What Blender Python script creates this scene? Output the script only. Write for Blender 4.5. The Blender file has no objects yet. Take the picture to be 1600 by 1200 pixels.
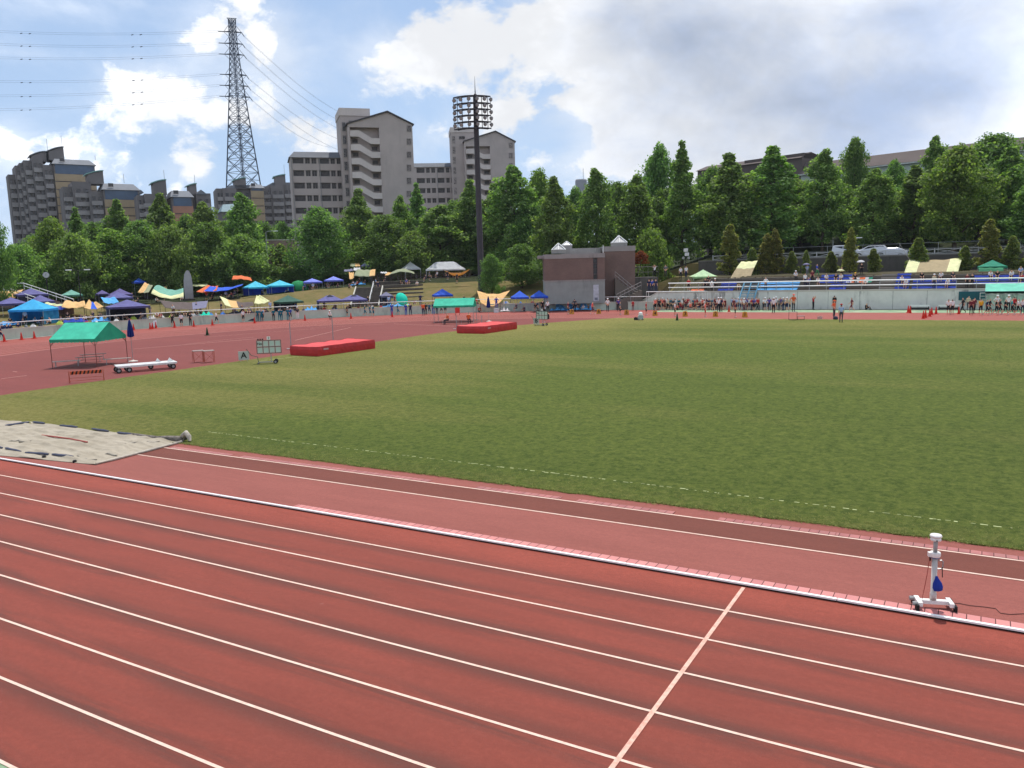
import bpy, bmesh, math, random
import numpy as np
from mathutils import Vector, Matrix
C = bpy.context.scene
COL = C.collection
R = math.radians
rnd = random.Random(7)

# ------------------------------------------------------------------ camera, sky, sun, exposure
F, PITCH, ROLL, YAW, EYE = 1267.47, 0.141439, -0.027747, 0.527727, 6.0266
_fw = Vector((-math.sin(YAW)*math.cos(PITCH), math.cos(YAW)*math.cos(PITCH), -math.sin(PITCH)))
_r = Vector((math.cos(YAW), math.sin(YAW), 0)); _u = _r.cross(_fw)
_r2 = math.cos(ROLL)*_r + math.sin(ROLL)*_u
_u2 = -math.sin(ROLL)*_r + math.cos(ROLL)*_u
cam = bpy.data.cameras.new('camera'); co = bpy.data.objects.new('camera', cam); COL.objects.link(co)
cam.sensor_width = 36; cam.lens = F/1600*36; cam.clip_start = .1; cam.clip_end = 9000
mw = Matrix((( _r2.x, _u2.x, -_fw.x, 0), (_r2.y, _u2.y, -_fw.y, 0), (_r2.z, _u2.z, -_fw.z, EYE), (0, 0, 0, 1)))
co.matrix_world = mw; C.camera = co
C.view_settings.view_transform = 'Standard'; C.view_settings.look = 'None'
C.view_settings.exposure = 0.3; C.view_settings.gamma = 1
SUN_EL, SUN_AZ = R(66), R(-14)           # azimuth measured from +Y towards +X
sdir = Vector((math.sin(SUN_AZ)*math.cos(SUN_EL), math.cos(SUN_AZ)*math.cos(SUN_EL), math.sin(SUN_EL)))
sl = bpy.data.lights.new('sun', 'SUN'); sl.energy = 3.4; sl.angle = R(.53); sl.color = (1, .96, .9)
so = bpy.data.objects.new('sun', sl); COL.objects.link(so)
so.rotation_euler = sdir.to_track_quat('Z', 'Y').to_euler()

def ray(x, y):
    return _fw + (x-800)/F*_r2 - (y-600)/F*_u2
def G(x, y, z=0.0):
    d = ray(x, y); t = (z-EYE)/d.z
    return Vector((0, 0, EYE)) + t*d
def PD(x, y, d):                          # the point on that line of sight at horizontal distance d
    r = ray(x, y); return Vector((0, 0, EYE)) + r*(d/math.hypot(r.x, r.y))
def PY(x, y, Y):
    r = ray(x, y); return Vector((0, 0, EYE)) + r*(Y/r.y)
def scl(x, d):                            # metres across per photograph pixel at horizontal distance d
    r = ray(x, 430); return d/math.hypot(r.x, r.y)/F
def azel(x, y):
    r = ray(x, y).normalized(); return math.atan2(r.x, r.y), math.asin(r.z)

world = bpy.data.worlds.new('World'); C.world = world; world.use_nodes = True
nt = world.node_tree; N = nt.nodes; L = nt.links; N.clear()
def wn(t, **k):
    n = N.new(t)
    for a, b in k.items(): setattr(n, a, b)
    return n
def wmath(op, a, b=None, c=None, clamp=False):
    n = wn('ShaderNodeMath', operation=op, use_clamp=clamp)
    for i, s in enumerate((a, b, c)):
        if s is None: continue
        if isinstance(s, (int, float)): n.inputs[i].default_value = s
        else: L.new(s, n.inputs[i])
    return n.outputs[0]
sky = wn('ShaderNodeTexSky', sky_type='NISHITA', sun_disc=False, sun_elevation=SUN_EL, sun_rotation=SUN_AZ, air_density=1.0, dust_density=.4, ozone_density=1.6)
tc = wn('ShaderNodeTexCoord'); sep = wn('ShaderNodeSeparateXYZ'); L.new(tc.outputs['Generated'], sep.inputs[0])
az = wmath('ARCTAN2', sep.outputs[0], sep.outputs[1]); el = wmath('ARCSINE', sep.outputs[2])
uv = wn('ShaderNodeCombineXYZ'); L.new(az, uv.inputs[0]); L.new(el, uv.inputs[1])
def blob(px, py, wx, wy, amp):
    a, e = azel(px, py); k = 1/F
    m = wn('ShaderNodeMapping', vector_type='TEXTURE')
    m.inputs['Location'].default_value = (a, e, 0); m.inputs['Scale'].default_value = (wx*k*1.16, wy*k*1.16, 1)
    L.new(uv.outputs[0], m.inputs[0])
    g = wn('ShaderNodeTexGradient', gradient_type='QUADRATIC_SPHERE'); L.new(m.outputs[0], g.inputs[0])
    return wmath('MULTIPLY', g.outputs['Fac'], amp)
def wsum(blobs):
    s = None
    for b in blobs:
        o = blob(*b); s = o if s is None else wmath('ADD', s, o)
    return s
dens = wsum([(225,135,130,75,1.0),(320,60,75,75,.85),(415,75,95,130,1.1),(330,170,170,55,.6),(470,205,150,50,.5),(655,85,160,72,1.2),(770,55,150,62,.95),
 (880,25,180,90,1.1),(15,235,75,60,.8),(140,262,80,40,.6),(300,262,70,52,.85),(560,232,130,45,.5),(720,215,190,50,.6),(903,157,60,18,.8),(800,172,150,34,.45),
 (990,185,110,70,1.2),(1150,100,400,220,1.8),(1450,90,480,330,2.2),(950,255,180,45,.7),(1330,235,420,130,1.6),(110,12,150,34,.4),(60,85,230,22,.3)])
holes = wsum([(1090,120,90,60,-.9),(60,140,140,60,-.35),(260,20,90,40,-.4),(470,270,80,60,-.4),(90,165,150,60,-.25),(545,25,120,60,-.8),(890,215,110,45,-.6),(70,30,200,60,-.2),(520,150,70,60,-.4)])
stretch = wn('ShaderNodeMapping'); stretch.inputs['Scale'].default_value = (1, 1, 1.5); L.new(tc.outputs['Generated'], stretch.inputs[0])
def wnoise(scale, detail, rough, dist=0):
    n = wn('ShaderNodeTexNoise'); n.inputs['Scale'].default_value = scale; n.inputs['Detail'].default_value = detail; n.inputs['Roughness'].default_value = rough; n.inputs['Distortion'].default_value = dist
    L.new(stretch.outputs[0], n.inputs['Vector']); return n.outputs['Fac']
n1 = wnoise(7, 10, .6, .25); n2 = wnoise(2.2, 6, .55); n3 = wnoise(22, 7, .6, .3); n4 = wnoise(4.2, 9, .62, .5)
def half(n, k): return wmath('MULTIPLY', wmath('SUBTRACT', n, .5), k)
far_cov = wmath('MULTIPLY', wmath('SUBTRACT', n2, .42), 2.2)      # beyond the pictured part the broken cloud goes on
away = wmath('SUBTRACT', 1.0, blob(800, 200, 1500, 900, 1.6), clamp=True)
body = wmath('ADD', wmath('ADD', dens, holes), wmath('MULTIPLY', far_cov, away))
body = wmath('ADD', wmath('ADD', body, half(n1, 2.9)), half(n3, 1.1))
def wramp(v, a, b, c=0, d=1):
    r = wn('ShaderNodeMapRange', interpolation_type='SMOOTHSTEP')
    for i, q in enumerate((a, b, c, d)): r.inputs[i+1].default_value = q
    L.new(v, r.inputs[0]); return r.outputs[0]
cover = wramp(body, .20, .62)
veil = wmath('MULTIPLY', wramp(wmath('ADD', wmath('ADD', dens, half(n4, 2.2)), .15), .0, 1.0), .5)   # thin wisps round the heaps
cover = wmath('MAXIMUM', cover, veil)
grey = wsum([(1250,160,480,110,1.1),(1500,130,360,200,1.0),(1080,60,260,170,1.2),(1400,20,420,120,1.2),(950,30,140,110,.6),(1330,240,460,110,1.1),(1080,250,160,60,.5),(430,190,150,45,.6),(600,165,150,40,.5),(440,110,60,70,.4),(740,150,160,40,.4),(250,185,130,40,.6),(330,120,60,50,.4),(200,110,60,40,.3),(850,70,120,60,.35),(40,285,120,40,.5)])
gz = wmath('ADD', wmath('ADD', grey, half(n2, 1.2)), wmath('ADD', half(n4, 2.3), half(n1, 1.1)))
gz = wmath('ADD', gz, half(n3, .35))
gf = wramp(gz, .0, 1.95)
cc = wn('ShaderNodeMixRGB'); L.new(gf, cc.inputs[0])
cc.inputs[1].default_value = (9.5, 9.6, 9.8, 1); cc.inputs[2].default_value = (3.5, 4.3, 5.95, 1)
sh = wramp(wmath('ADD', wmath('MULTIPLY', n4, .6), wmath('MULTIPLY', n3, .4)), .38, .6, .84, 1.03)
cs_ = wn('ShaderNodeMixRGB', blend_type='MULTIPLY'); cs_.inputs[0].default_value = 1; L.new(cc.outputs[0], cs_.inputs[1]); L.new(sh, cs_.inputs[2])
skm = wn('ShaderNodeMixRGB', blend_type='MULTIPLY'); skm.inputs[0].default_value = 1; skm.inputs[2].default_value = (1.0, 1.02, 1.08, 1); L.new(sky.outputs[0], skm.inputs[1])
hz = wn('ShaderNodeMixRGB'); hz.inputs[2].default_value = (4.6, 6.2, 8.7, 1); L.new(skm.outputs[0], hz.inputs[1]); L.new(wramp(el, .6, .0, .3, .85), hz.inputs[0])
# clouds out of the picture are brightened to add fill on shaded faces
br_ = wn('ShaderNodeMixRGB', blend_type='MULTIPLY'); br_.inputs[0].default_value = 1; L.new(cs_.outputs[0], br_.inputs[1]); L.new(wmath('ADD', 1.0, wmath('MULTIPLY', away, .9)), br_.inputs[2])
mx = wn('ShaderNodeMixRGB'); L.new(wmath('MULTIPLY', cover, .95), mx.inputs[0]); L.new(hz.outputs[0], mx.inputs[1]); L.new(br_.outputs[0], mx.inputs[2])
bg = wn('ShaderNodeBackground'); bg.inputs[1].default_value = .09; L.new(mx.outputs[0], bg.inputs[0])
out = wn('ShaderNodeOutputWorld'); L.new(bg.outputs[0], out.inputs[0])

# ------------------------------------------------------------------ materials
def lin(r, g, b):
    f = lambda c: (c/255/12.92) if c <= 10 else (((c/255)+.055)/1.055)**2.4
    return (f(r), f(g), f(b))
class NT:
    def __init__(s, name):
        s.m = bpy.data.materials.new(name); s.m.use_nodes = True; s.t = s.m.node_tree; s.n = s.t.nodes; s.l = s.t.links
        s.b = s.n['Principled BSDF']; s.tc = s.n.new('ShaderNodeTexCoord')
    def new(s, t, **k):
        n = s.n.new(t)
        for a, b in k.items(): setattr(n, a, b)
        return n
    def lk(s, a, b): s.l.new(a, b)
    def noise(s, scale, detail=4, rough=.55, stretch=(1, 1, 1), coord='Object', dist=0):
        mp = s.new('ShaderNodeMapping'); mp.inputs['Scale'].default_value = stretch; s.lk(s.tc.outputs[coord], mp.inputs[0])
        n = s.new('ShaderNodeTexNoise'); n.inputs['Scale'].default_value = scale; n.inputs['Detail'].default_value = detail; n.inputs['Roughness'].default_value = rough
        n.inputs['Distortion'].default_value = dist
        s.lk(mp.outputs[0], n.inputs['Vector']); return n.outputs['Fac']
    def math(s, op, a, b=None, clamp=False):
        n = s.new('ShaderNodeMath', operation=op, use_clamp=clamp)
        for i, q in enumerate((a, b)):
            if q is None: continue
            if isinstance(q, (int, float)): n.inputs[i].default_value = q
            else: s.lk(q, n.inputs[i])
        return n.outputs[0]
    def rng(s, v, a, b, c=0, d=1):
        n = s.new('ShaderNodeMapRange', interpolation_type='SMOOTHSTEP')
        for i, q in enumerate((a, b, c, d)): n.inputs[i+1].default_value = q
        s.lk(v, n.inputs[0]); return n.outputs[0]
    def mix(s, f, a, b, mode='MIX'):
        n = s.new('ShaderNodeMixRGB', blend_type=mode)
        for i, q in enumerate((f, a, b)):
            if isinstance(q, (int, float)): n.inputs[i].default_value = q
            elif isinstance(q, tuple): n.inputs[i].default_value = (*q, 1)
            else: s.lk(q, n.inputs[i])
        return n.outputs[0]
    def bump(s, h, strength=.3, dist=.02):
        n = s.new('ShaderNodeBump'); n.inputs['Strength'].default_value = strength; n.inputs['Distance'].default_value = dist
        s.lk(h, n.inputs['Height']); s.lk(n.outputs[0], s.b.inputs['Normal'])
    def xyz(s, coord='Object'):
        n = s.new('ShaderNodeSeparateXYZ'); s.lk(s.tc.outputs[coord], n.inputs[0]); return n.outputs
    def fin(s, col, rough=.8, spec=.3):
        if isinstance(col, tuple): s.b.inputs['Base Color'].default_value = (*col, 1)
        else: s.lk(col, s.b.inputs['Base Color'])
        s.b.inputs['Roughness'].default_value = rough; s.b.inputs['Specular IOR Level'].default_value = spec
        return s.m
_mats = {}
def M(name, rgb, rough=.75, var=.12, scale=3, spec=.3, metal=0, bump=0, bscale=20, trans=0):
    """plain painted / woven / metal surface with a little mottling"""
    if name in _mats: return _mats[name]
    s = NT(name); c = rgb
    lo = tuple(q*(1-var) for q in c); hi = tuple(min(1, q*(1+var)) for q in c)
    f = s.rng(s.noise(scale, 5), .3, .7)
    s.fin(s.mix(f, lo, hi), rough, spec); s.b.inputs['Metallic'].default_value = metal
    if bump: s.bump(s.noise(bscale, 3), bump, .02)
    if trans:
        tr = s.new('ShaderNodeBsdfTranslucent'); tr.inputs[0].default_value = (*hi, 1)
        ms = s.new('ShaderNodeMixShader'); ms.inputs[0].default_value = trans
        s.lk(s.b.outputs[0], ms.inputs[1]); s.lk(tr.outputs[0], ms.inputs[2]); s.lk(ms.outputs[0], s.n['Material Output'].inputs[0])
    _mats[name] = s.m; return s.m
def cloth(name, rgb, trans=.3):
    return M('fabric_'+name, rgb, .8, .12, 2, .2, 0, .25, 6, trans)

# ------------------------------------------------------------------ mesh building
class MB:
    def __init__(s): s.v = []; s.f = []; s.mi = []
    def add(s, vs, fs, m=0):
        o = len(s.v); s.v += [tuple(q) for q in vs]; s.f += [tuple(i+o for i in f) for f in fs]; s.mi += [m]*len(fs); return s
    def box(s, x0, x1, y0, y1, z0, z1, m=0):
        vs = [(x, y, z) for z in (z0, z1) for y in (y0, y1) for x in (x0, x1)]
        return s.add(vs, [(0,2,3,1),(4,5,7,6),(0,1,5,4),(2,6,7,3),(0,4,6,2),(1,3,7,5)], m)
    def cbox(s, c, sx, sy, sz, rz=0, m=0):
        ca, sa = math.cos(rz), math.sin(rz); vs = []
        for z in (-.5, .5):
            for y in (-.5, .5):
                for x in (-.5, .5):
                    a, b = x*sx, y*sy; vs.append((c[0]+a*ca-b*sa, c[1]+a*sa+b*ca, c[2]+z*sz))
        return s.add(vs, [(0,2,3,1),(4,5,7,6),(0,1,5,4),(2,6,7,3),(0,4,6,2),(1,3,7,5)], m)
    def tube(s, pts, r, n=6, m=0, cap=True):
        pts = [Vector(p) for p in pts]; rs = r if isinstance(r, (list, tuple)) else [r]*len(pts)
        vs = []; fs = []
        for i, p in enumerate(pts):
            a = pts[max(i-1, 0)]; b = pts[min(i+1, len(pts)-1)]; t = (b-a)
            t = t.normalized() if t.length > 1e-9 else Vector((0, 0, 1))
            ref = Vector((0, 0, 1)) if abs(t.z) < .9 else Vector((1, 0, 0))
            x = t.cross(ref).normalized(); y = t.cross(x)
            for k in range(n):
                a_ = 2*math.pi*(k+.5)/n; vs.append(p + rs[i]*(math.cos(a_)*x + math.sin(a_)*y))
        for i in range(len(pts)-1):
            for k in range(n):
                k2 = (k+1) % n; fs.append((i*n+k, i*n+k2, (i+1)*n+k2, (i+1)*n+k))
        if cap: fs.append(tuple(range(n))); fs.append(tuple(range((len(pts)-1)*n, len(pts)*n))[::-1])
        return s.add(vs, fs, m)
    def bar(s, p, q, w, m=0): return s.tube([p, q], w*.7071, 4, m)
    def lathe(s, prof, n=16, c=(0, 0, 0), m=0):
        vs = []; fs = []
        for r_, z in prof:
            for k in range(n):
                a = 2*math.pi*k/n; vs.append((c[0]+r_*math.cos(a), c[1]+r_*math.sin(a), c[2]+z))
        for i in range(len(prof)-1):
            for k in range(n):
                k2 = (k+1) % n; fs.append((i*n+k, i*n+k2, (i+1)*n+k2, (i+1)*n+k))
        fs.append(tuple(range(n))[::-1]); fs.append(tuple(range((len(prof)-1)*n, len(prof)*n)))
        return s.add(vs, fs, m)
    def prism(s, poly, y0, y1, m=0):      # polygon in x,z pushed along y
        n = len(poly); vs = [(a, y0, b) for a, b in poly] + [(a, y1, b) for a, b in poly]
        fs = [tuple(range(n)), tuple(range(n, 2*n))[::-1]] + [(i, i+n, (i+1) % n+n, (i+1) % n) for i in range(n)]
        return s.add(vs, fs, m)
    def flat(s, poly, z0, z1, m=0):       # polygon in x,y pushed up
        n = len(poly); vs = [(a, b, z0) for a, b in poly] + [(a, b, z1) for a, b in poly]
        fs = [tuple(range(n))[::-1], tuple(range(n, 2*n))] + [(i, (i+1) % n, (i+1) % n+n, i+n) for i in range(n)]
        return s.add(vs, fs, m)
    def sheet(s, fn, nu, nv, th=.015, mf=None, m=0):   # a thin two sided cloth: fn(u,v) -> point
        g = [[Vector(fn(i/nu, j/nv)) for i in range(nu+1)] for j in range(nv+1)]
        o = len(s.v); W = nu+1
        for lay in (0, -th):
            for row in g:
                for p in row: s.v.append((p.x, p.y, p.z+lay))
        K = W*(nv+1)
        for j in range(nv):
            for i in range(nu):
                a = o+j*W+i; mm = mf(i/nu, j/nv) if mf else m
                s.f.append((a, a+1, a+W+1, a+W)); s.mi.append(mm)
                a += K; s.f.append((a, a+W, a+W+1, a+1)); s.mi.append(mm)
        rim = [(j*W, (j+1)*W) for j in range(nv)] + [((j+1)*W+nu, j*W+nu) for j in range(nv)] + [(i+1, i) for i in range(nu)] + [(nv*W+i, nv*W+i+1) for i in range(nu)]
        for a, b in rim: s.f.append((o+a, o+b, o+b+K, o+a+K)); s.mi.append(m)
        return s
    def mesh(s, name, mats, smooth=False):
        me = bpy.data.meshes.new(name); me.from_pydata(s.v, [], s.f); me.update()
        mats = mats if isinstance(mats, (list, tuple)) else [mats]
        for q in mats: me.materials.append(q)
        if len(mats) > 1: me.polygons.foreach_set('material_index', s.mi)
        if smooth: me.polygons.foreach_set('use_smooth', [True]*len(me.polygons))
        return me
    def build(s, name, mats, parent=None, smooth=False, loc=None):
        o = bpy.data.objects.new(name, s.mesh(name, mats, smooth)); COL.objects.link(o)
        if parent: o.parent = parent
        if loc is not None: o.location = loc
        return o
def tag(o, label=None, cat=None, group=None, kind=None):
    if label: o['label'] = label
    if cat: o['category'] = cat
    if group: o['group'] = group
    if kind: o['kind'] = kind
    return o
def thing(name, label, cat, loc=(0, 0, 0), rz=0, group=None):
    o = bpy.data.objects.new(name, None); COL.objects.link(o); o.empty_display_size = .2
    o.location = loc; o.rotation_euler = (0, 0, rz); return tag(o, label, cat, group)
def dup(root, loc, rz=0, label=None, group=None, scale=None):
    r = root.copy(); COL.objects.link(r); r.location = loc; r.rotation_euler = (0, 0, rz)
    if scale: r.scale = scale
    if label: r['label'] = label
    if group: r['group'] = group
    for ch in list(root.children):
        c = ch.copy(); COL.objects.link(c); c.parent = r
        for g in list(ch.children):
            d = g.copy(); COL.objects.link(d); d.parent = c
    return r
def mobj(name, me, parent=None, loc=(0, 0, 0), rz=0):
    o = bpy.data.objects.new(name, me); COL.objects.link(o); o.location = loc; o.rotation_euler = (0, 0, rz)
    if parent: o.parent = parent
    return o
def lettering(txt, size, m, parent, loc, rot, th=.004, name='lettering'):
    cu = bpy.data.curves.new('t', 'FONT'); cu.body = txt; cu.size = size; cu.align_x = 'CENTER'; cu.align_y = 'CENTER'; cu.extrude = th; cu.offset = size*.02
    to = bpy.data.objects.new('t', cu); COL.objects.link(to)
    dg = bpy.context.evaluated_depsgraph_get(); me = bpy.data.meshes.new_from_object(to.evaluated_get(dg))
    bpy.data.objects.remove(to); me.materials.clear(); me.materials.append(m)
    o = mobj(name, me, parent, loc); o.rotation_euler = rot; return o
def face_cam(p):                           # rotation about z that turns local -Y towards the camera
    return math.atan2(p[1], p[0]) - math.pi/2
def lerp(a, b, t): return a+(b-a)*t
# ------------------------------------------------------------------ setting: ground, track, turf
DK = 14.68; LW = 1.22; CY0 = 51.2; XL = -37.0; XR = 47.4; RK = 36.5
def stadium(r, n=48):
    p = [(XL + r*math.cos(R(a)), CY0 + r*math.sin(R(a))) for a in np.linspace(90, 270, n)]
    return p + [(XR + r*math.cos(R(a)), CY0 + r*math.sin(R(a))) for a in np.linspace(-90, 90, n)]
def ring(mb, r0, r1, z, a0=90, a1=270, n=90, c=(XL, CY0)):
    vs = []
    for a in np.linspace(a0, a1, n):
        for r in (r0, r1): vs.append((c[0]+r*math.cos(R(a)), c[1]+r*math.sin(R(a)), z))
    mb.add(vs, [(2*i, 2*i+2, 2*i+3, 2*i+1) for i in range(n-1)])
def quad(mb, x0, x1, y0, y1, z, m=0): mb.add([(x0,y0,z),(x1,y0,z),(x1,y1,z),(x0,y1,z)], [(0,1,2,3)], m)

def track_mat(name, c, lanes=False, dark=.62, grain=.25):
    s = NT(name); X = s.xyz()
    big = s.rng(s.noise(.3, 6, .65, (.25, 1, 1)), .3, .7)
    streak = s.rng(s.noise(.9, 5, .65, (.12, 1.6, 1)), .32, .72)
    fine = s.noise(140, 3, .7)
    dk = tuple(q*dark for q in c); lt = tuple(q*1.12 for q in c)
    col = s.mix(big, tuple(q*.95 for q in c), lt)
    if lanes:                                  # rubber dulled by spikes and dirt either side of every lane line
        fr = s.math('FRACT', s.math('DIVIDE', s.math('SUBTRACT', DK, X[1]), LW))
        edge = s.math('MULTIPLY', s.math('ABSOLUTE', s.math('SUBTRACT', fr, .5)), 2.0)
        e2 = s.rng(edge, .28, .9)
        w = s.math('MULTIPLY', s.math('ADD', s.math('MULTIPLY', e2, .8), .2), s.rng(s.noise(.62, 7, .7, (.26, 2.2, 1), dist=.8), .40, .56, .25, 1))
        keep = s.rng(X[1], DK-.2, DK-1.6)      # the inside lane stays cleaner
        w = s.math('MULTIPLY', w, s.math('ADD', .35, s.math('MULTIPLY', keep, .65)))
        col = s.mix(s.math('MULTIPLY', w, 1.0), col, lin(80, 56, 49))
        col = s.mix(s.math('MULTIPLY', s.rng(X[1], DK-1.25, DK-.3), .6), col, lin(162, 77, 60))
    else:
        col = s.mix(s.math('MULTIPLY', streak, .4), col, dk)
    col = s.mix(grain, col, s.mix(s.rng(fine, .3, .7), tuple(q*.55 for q in c), tuple(min(1, q*1.5) for q in c)))
    spot = s.rng(s.noise(1.3, 6, .7, (1, 1, 1)), .68, .76)
    col = s.mix(s.math('MULTIPLY', spot, .16), col, (.62, .42, .36))
    mid = s.rng(s.noise(9, 7, .9), .43, .57); big2 = s.rng(s.noise(1.1, 7, .85, (.4, 1.6, 1)), .44, .6); col = s.mix(s.math('MULTIPLY', big2, .26), col, tuple(q*.66 for q in c)); col = s.mix(s.math('MULTIPLY', mid, .3), col, tuple(q*.62 for q in c)); scuff = s.rng(s.noise(6, 7, .75, (.25, 3, 1), dist=1.5), .66, .72); col = s.mix(s.math('MULTIPLY', scuff, .22), col, tuple(min(1, q*1.9) for q in c))
    s.bump(s.math('ADD', fine, s.math('MULTIPLY', mid, .6)), .45, .008)
    return s.fin(col, .85, .25)
m_lane = track_mat('lane_rubber', lin(135, 65, 52), True)
m_track = track_mat('bend_rubber', lin(138, 70, 61))
m_dzone = track_mat('inner_rubber', lin(122, 61, 55), dark=.8)
m_runway = track_mat('runway_rubber', lin(144, 82, 72), dark=.82)
m_runway_dark = track_mat('worn_runway_rubber', lin(114, 62, 50), dark=.7)
def line_mat(name, c, wear=.35):
    s = NT(name); f = s.rng(s.noise(7, 6, .7), .35, .75); g = s.rng(s.noise(120, 2), .35, .65)
    return s.fin(s.mix(s.math('MULTIPLY', g, .3), s.mix(s.math('MULTIPLY', f, wear), c, lin(196, 130, 112)), lin(205, 160, 145)), .8, .3)
m_line = line_mat('lane_paint', lin(220, 196, 178), .5)
m_lineworn = line_mat('worn_line_paint', lin(222, 178, 158), 1.0)
m_farline = line_mat('bend_line_paint', lin(215, 172, 160), .6)

def bare_mat():
    s = NT('bare_soil'); a = s.rng(s.noise(.05, 6), .3, .7); b = s.noise(3, 5)
    return s.fin(s.mix(b, s.mix(a, lin(70, 78, 48), lin(104, 100, 66)), lin(58, 66, 40)), .95, .1)
mb = MB(); n = 64
mb.add([(3500*math.cos(2*math.pi*i/n), 3500*math.sin(2*math.pi*i/n), -.12) for i in range(n)], [tuple(range(n))])
tag(mb.build('ground', bare_mat()), kind='structure')

# green artificial apron round the rubber
def green_mat():
    s = NT('green_apron'); a = s.rng(s.noise(.6, 6, .6), .3, .7); w = s.rng(s.noise(.35, 7, .7, (1, 2.2, 1)), .52, .66)
    col = s.mix(a, lin(110, 138, 108), lin(146, 166, 132)); col = s.mix(s.math('MULTIPLY', w, .75), col, lin(190, 180, 158))
    s.bump(s.noise(60), .3, .01); return s.fin(col, .9, .2)
mb = MB(); quad(mb, -90, 130, -14, 4.97, -.004); quad(mb, XL, 130, 99.4, 105.7, -.004)
tag(mb.build('green_apron', green_mat()), kind='structure')
mb = MB()
mb.add([(x, y, -.008) for x, y in stadium(52.95)], [tuple(range(96))])
tag(mb.build('track_bed', m_track), kind='structure')
mb = MB(); quad(mb, -90, 100, 4.9, DK+.02, 0)
tag(mb.build('home_straight', m_lane), kind='structure')
mb = MB(); ring(mb, 45.0, 52.6, -.004, 90, 268); quad(mb, XL, 100, CY0+36.6, 99.4, -.003)
tag(mb.build('bend_and_back_straight', track_mat('back_rubber', lin(150, 78, 68))), kind='structure')
mb = MB(); ring(mb, 52.35, 53, .02, 91, 240)
tag(mb.build('gutter', M('gutter_concrete', lin(172, 166, 156), .9, .2, 2)), kind='structure')
mb = MB(); pts = [(XL + 36.4*math.cos(R(a)), CY0 + 36.4*math.sin(R(a))) for a in np.linspace(91, 269, 70)] + [(-30, CY0-34), (-30, CY0+34)]
mb.add([(x, y, 0.0) for x, y in pts], [tuple(range(len(pts)))])
tag(mb.build('inner_field_surface', m_dzone), kind='structure')
# long-jump runway strip
mb = MB(); quad(mb, -60, 80, DK+.06, 19.4, .004); tag(mb.build('runway', m_runway), kind='structure')
mb = MB(); quad(mb, -60, 80, 17.2, 18.33, .008); tag(mb.build('runway_lane', m_runway_dark), kind='structure')

mb = MB()
for i in range(1, 9): quad(mb, -70, 80, DK-LW*i-.025, DK-LW*i+.025, .005)
tag(mb.build('lane_lines', m_line), kind='structure')
mb = MB(); quad(mb, -3.67, -3.60, DK-8*LW, DK-.06, .009)
tag(mb.build('start_line', m_lineworn), kind='structure')
mb = MB(); quad(mb, -58, 80, 17.17, 17.23, .012); quad(mb, -58, 80, 18.31, 18.37, .012)
tag(mb.build('runway_lines', m_line), kind='structure')
mb = MB(); ring(mb, RK-.03, RK+.09, .006, 90, 262)
for i in range(1, 9): ring(mb, RK+.3+LW*i-.03, RK+.3+LW*i+.03, .004, 90, 262)
for i in range(1, 9): quad(mb, XL, 90, CY0+RK+.3+LW*i-.03, CY0+RK+.3+LW*i+.03, .004)
quad(mb, XL, 90, CY0+RK-.03, CY0+RK+.1, .006)
tag(mb.build('bend_lines', m_farline), kind='structure')
mb = MB()
for a0, a1, r0 in ((150, 172, 31), (135, 150, 33), (168, 185, 26)): ring(mb, r0, r0+.05, .004, a0, a1, 14)
mb.cbox((-58, 62, .004), .06, 16, .004, .4); mb.cbox((-62, 50, .004), .06, 12, .004, -.3); mb.cbox((-54.5, 74, .004), 10, .05, .004, -.2)
mb.cbox((-57.4, 29.4, .004), .5, .05, .004); mb.cbox((-56.8, 30.4, .004), .5, .05, .004); mb.cbox((-53.6, 28.6, .004), .05, 1.6, .004)
tag(mb.build('inner_field_lines', m_farline), kind='structure')
# pink concrete drain covers, joints cut between the slabs
def slab_mat(name, px, tone=1.0):
    s = NT(name); X = s.xyz(); f = s.math('FRACT', s.math('DIVIDE', X[0], px))
    j = s.rng(s.math('ABSOLUTE', s.math('SUBTRACT', f, .5)), .455, .475)
    per = s.new('ShaderNodeTexWhiteNoise', noise_dimensions='1D'); s.lk(s.math('FLOOR', s.math('DIVIDE', X[0], px)), per.inputs['W'])
    base = s.mix(per.outputs['Value'], tuple(q*tone for q in lin(182, 118, 115)), tuple(q*tone for q in lin(198, 136, 130))); base = s.mix(s.math('MULTIPLY', s.rng(s.noise(2.5, 6), .35, .8), .5), base, lin(196, 124, 118))
    s.bump(s.noise(90, 2), .2, .004)
    return s.fin(s.mix(j, base, lin(70, 38, 36)), .85, .2)
m_slab = slab_mat('drain_slab_near', .21); m_slab2 = slab_mat('drain_slab_far', .21, .62)
mb = MB(); mb.box(-15.4, 80, DK+.075, DK+.40, -.05, .018); tag(mb.build('drain_covers', m_slab), kind='structure')
mb = MB(); mb.box(-15.4, 80, DK+.405, DK+.425, -.05, .009); tag(mb.build('drain_joint', M('joint_rubber', lin(60, 36, 36))), kind='structure')
mb = MB()
x = -25
while x < 60:
    l = rnd.choice((2.6, 5.2, 3.1, 7.8)); mb.box(x, min(60, x+l), 18.385, 18.60, -.05, .016); x += l + (rnd.choice((.5, 1.1, 1.6)) if x < -6 else .012)
tag(mb.build('runway_drain_covers', m_slab2), kind='structure')
# white aluminium kerb rail; the black strip below paints the shade of its gap
m_rail = M('kerb_white', lin(236, 234, 230), .35, .05, 4, .5); m_black = M('black_rubber_and_gap_shade', lin(28, 27, 27), .8)
mb = MB(); x = -70.0
while x < 80:
    mb.box(x, x+3.985, DK-.005, DK+.06, .031, .062); x += 4.0
x = -70.2
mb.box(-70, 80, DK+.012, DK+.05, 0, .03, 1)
tag(mb.build('track_kerb', [m_rail, m_black]), kind='structure')
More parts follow.
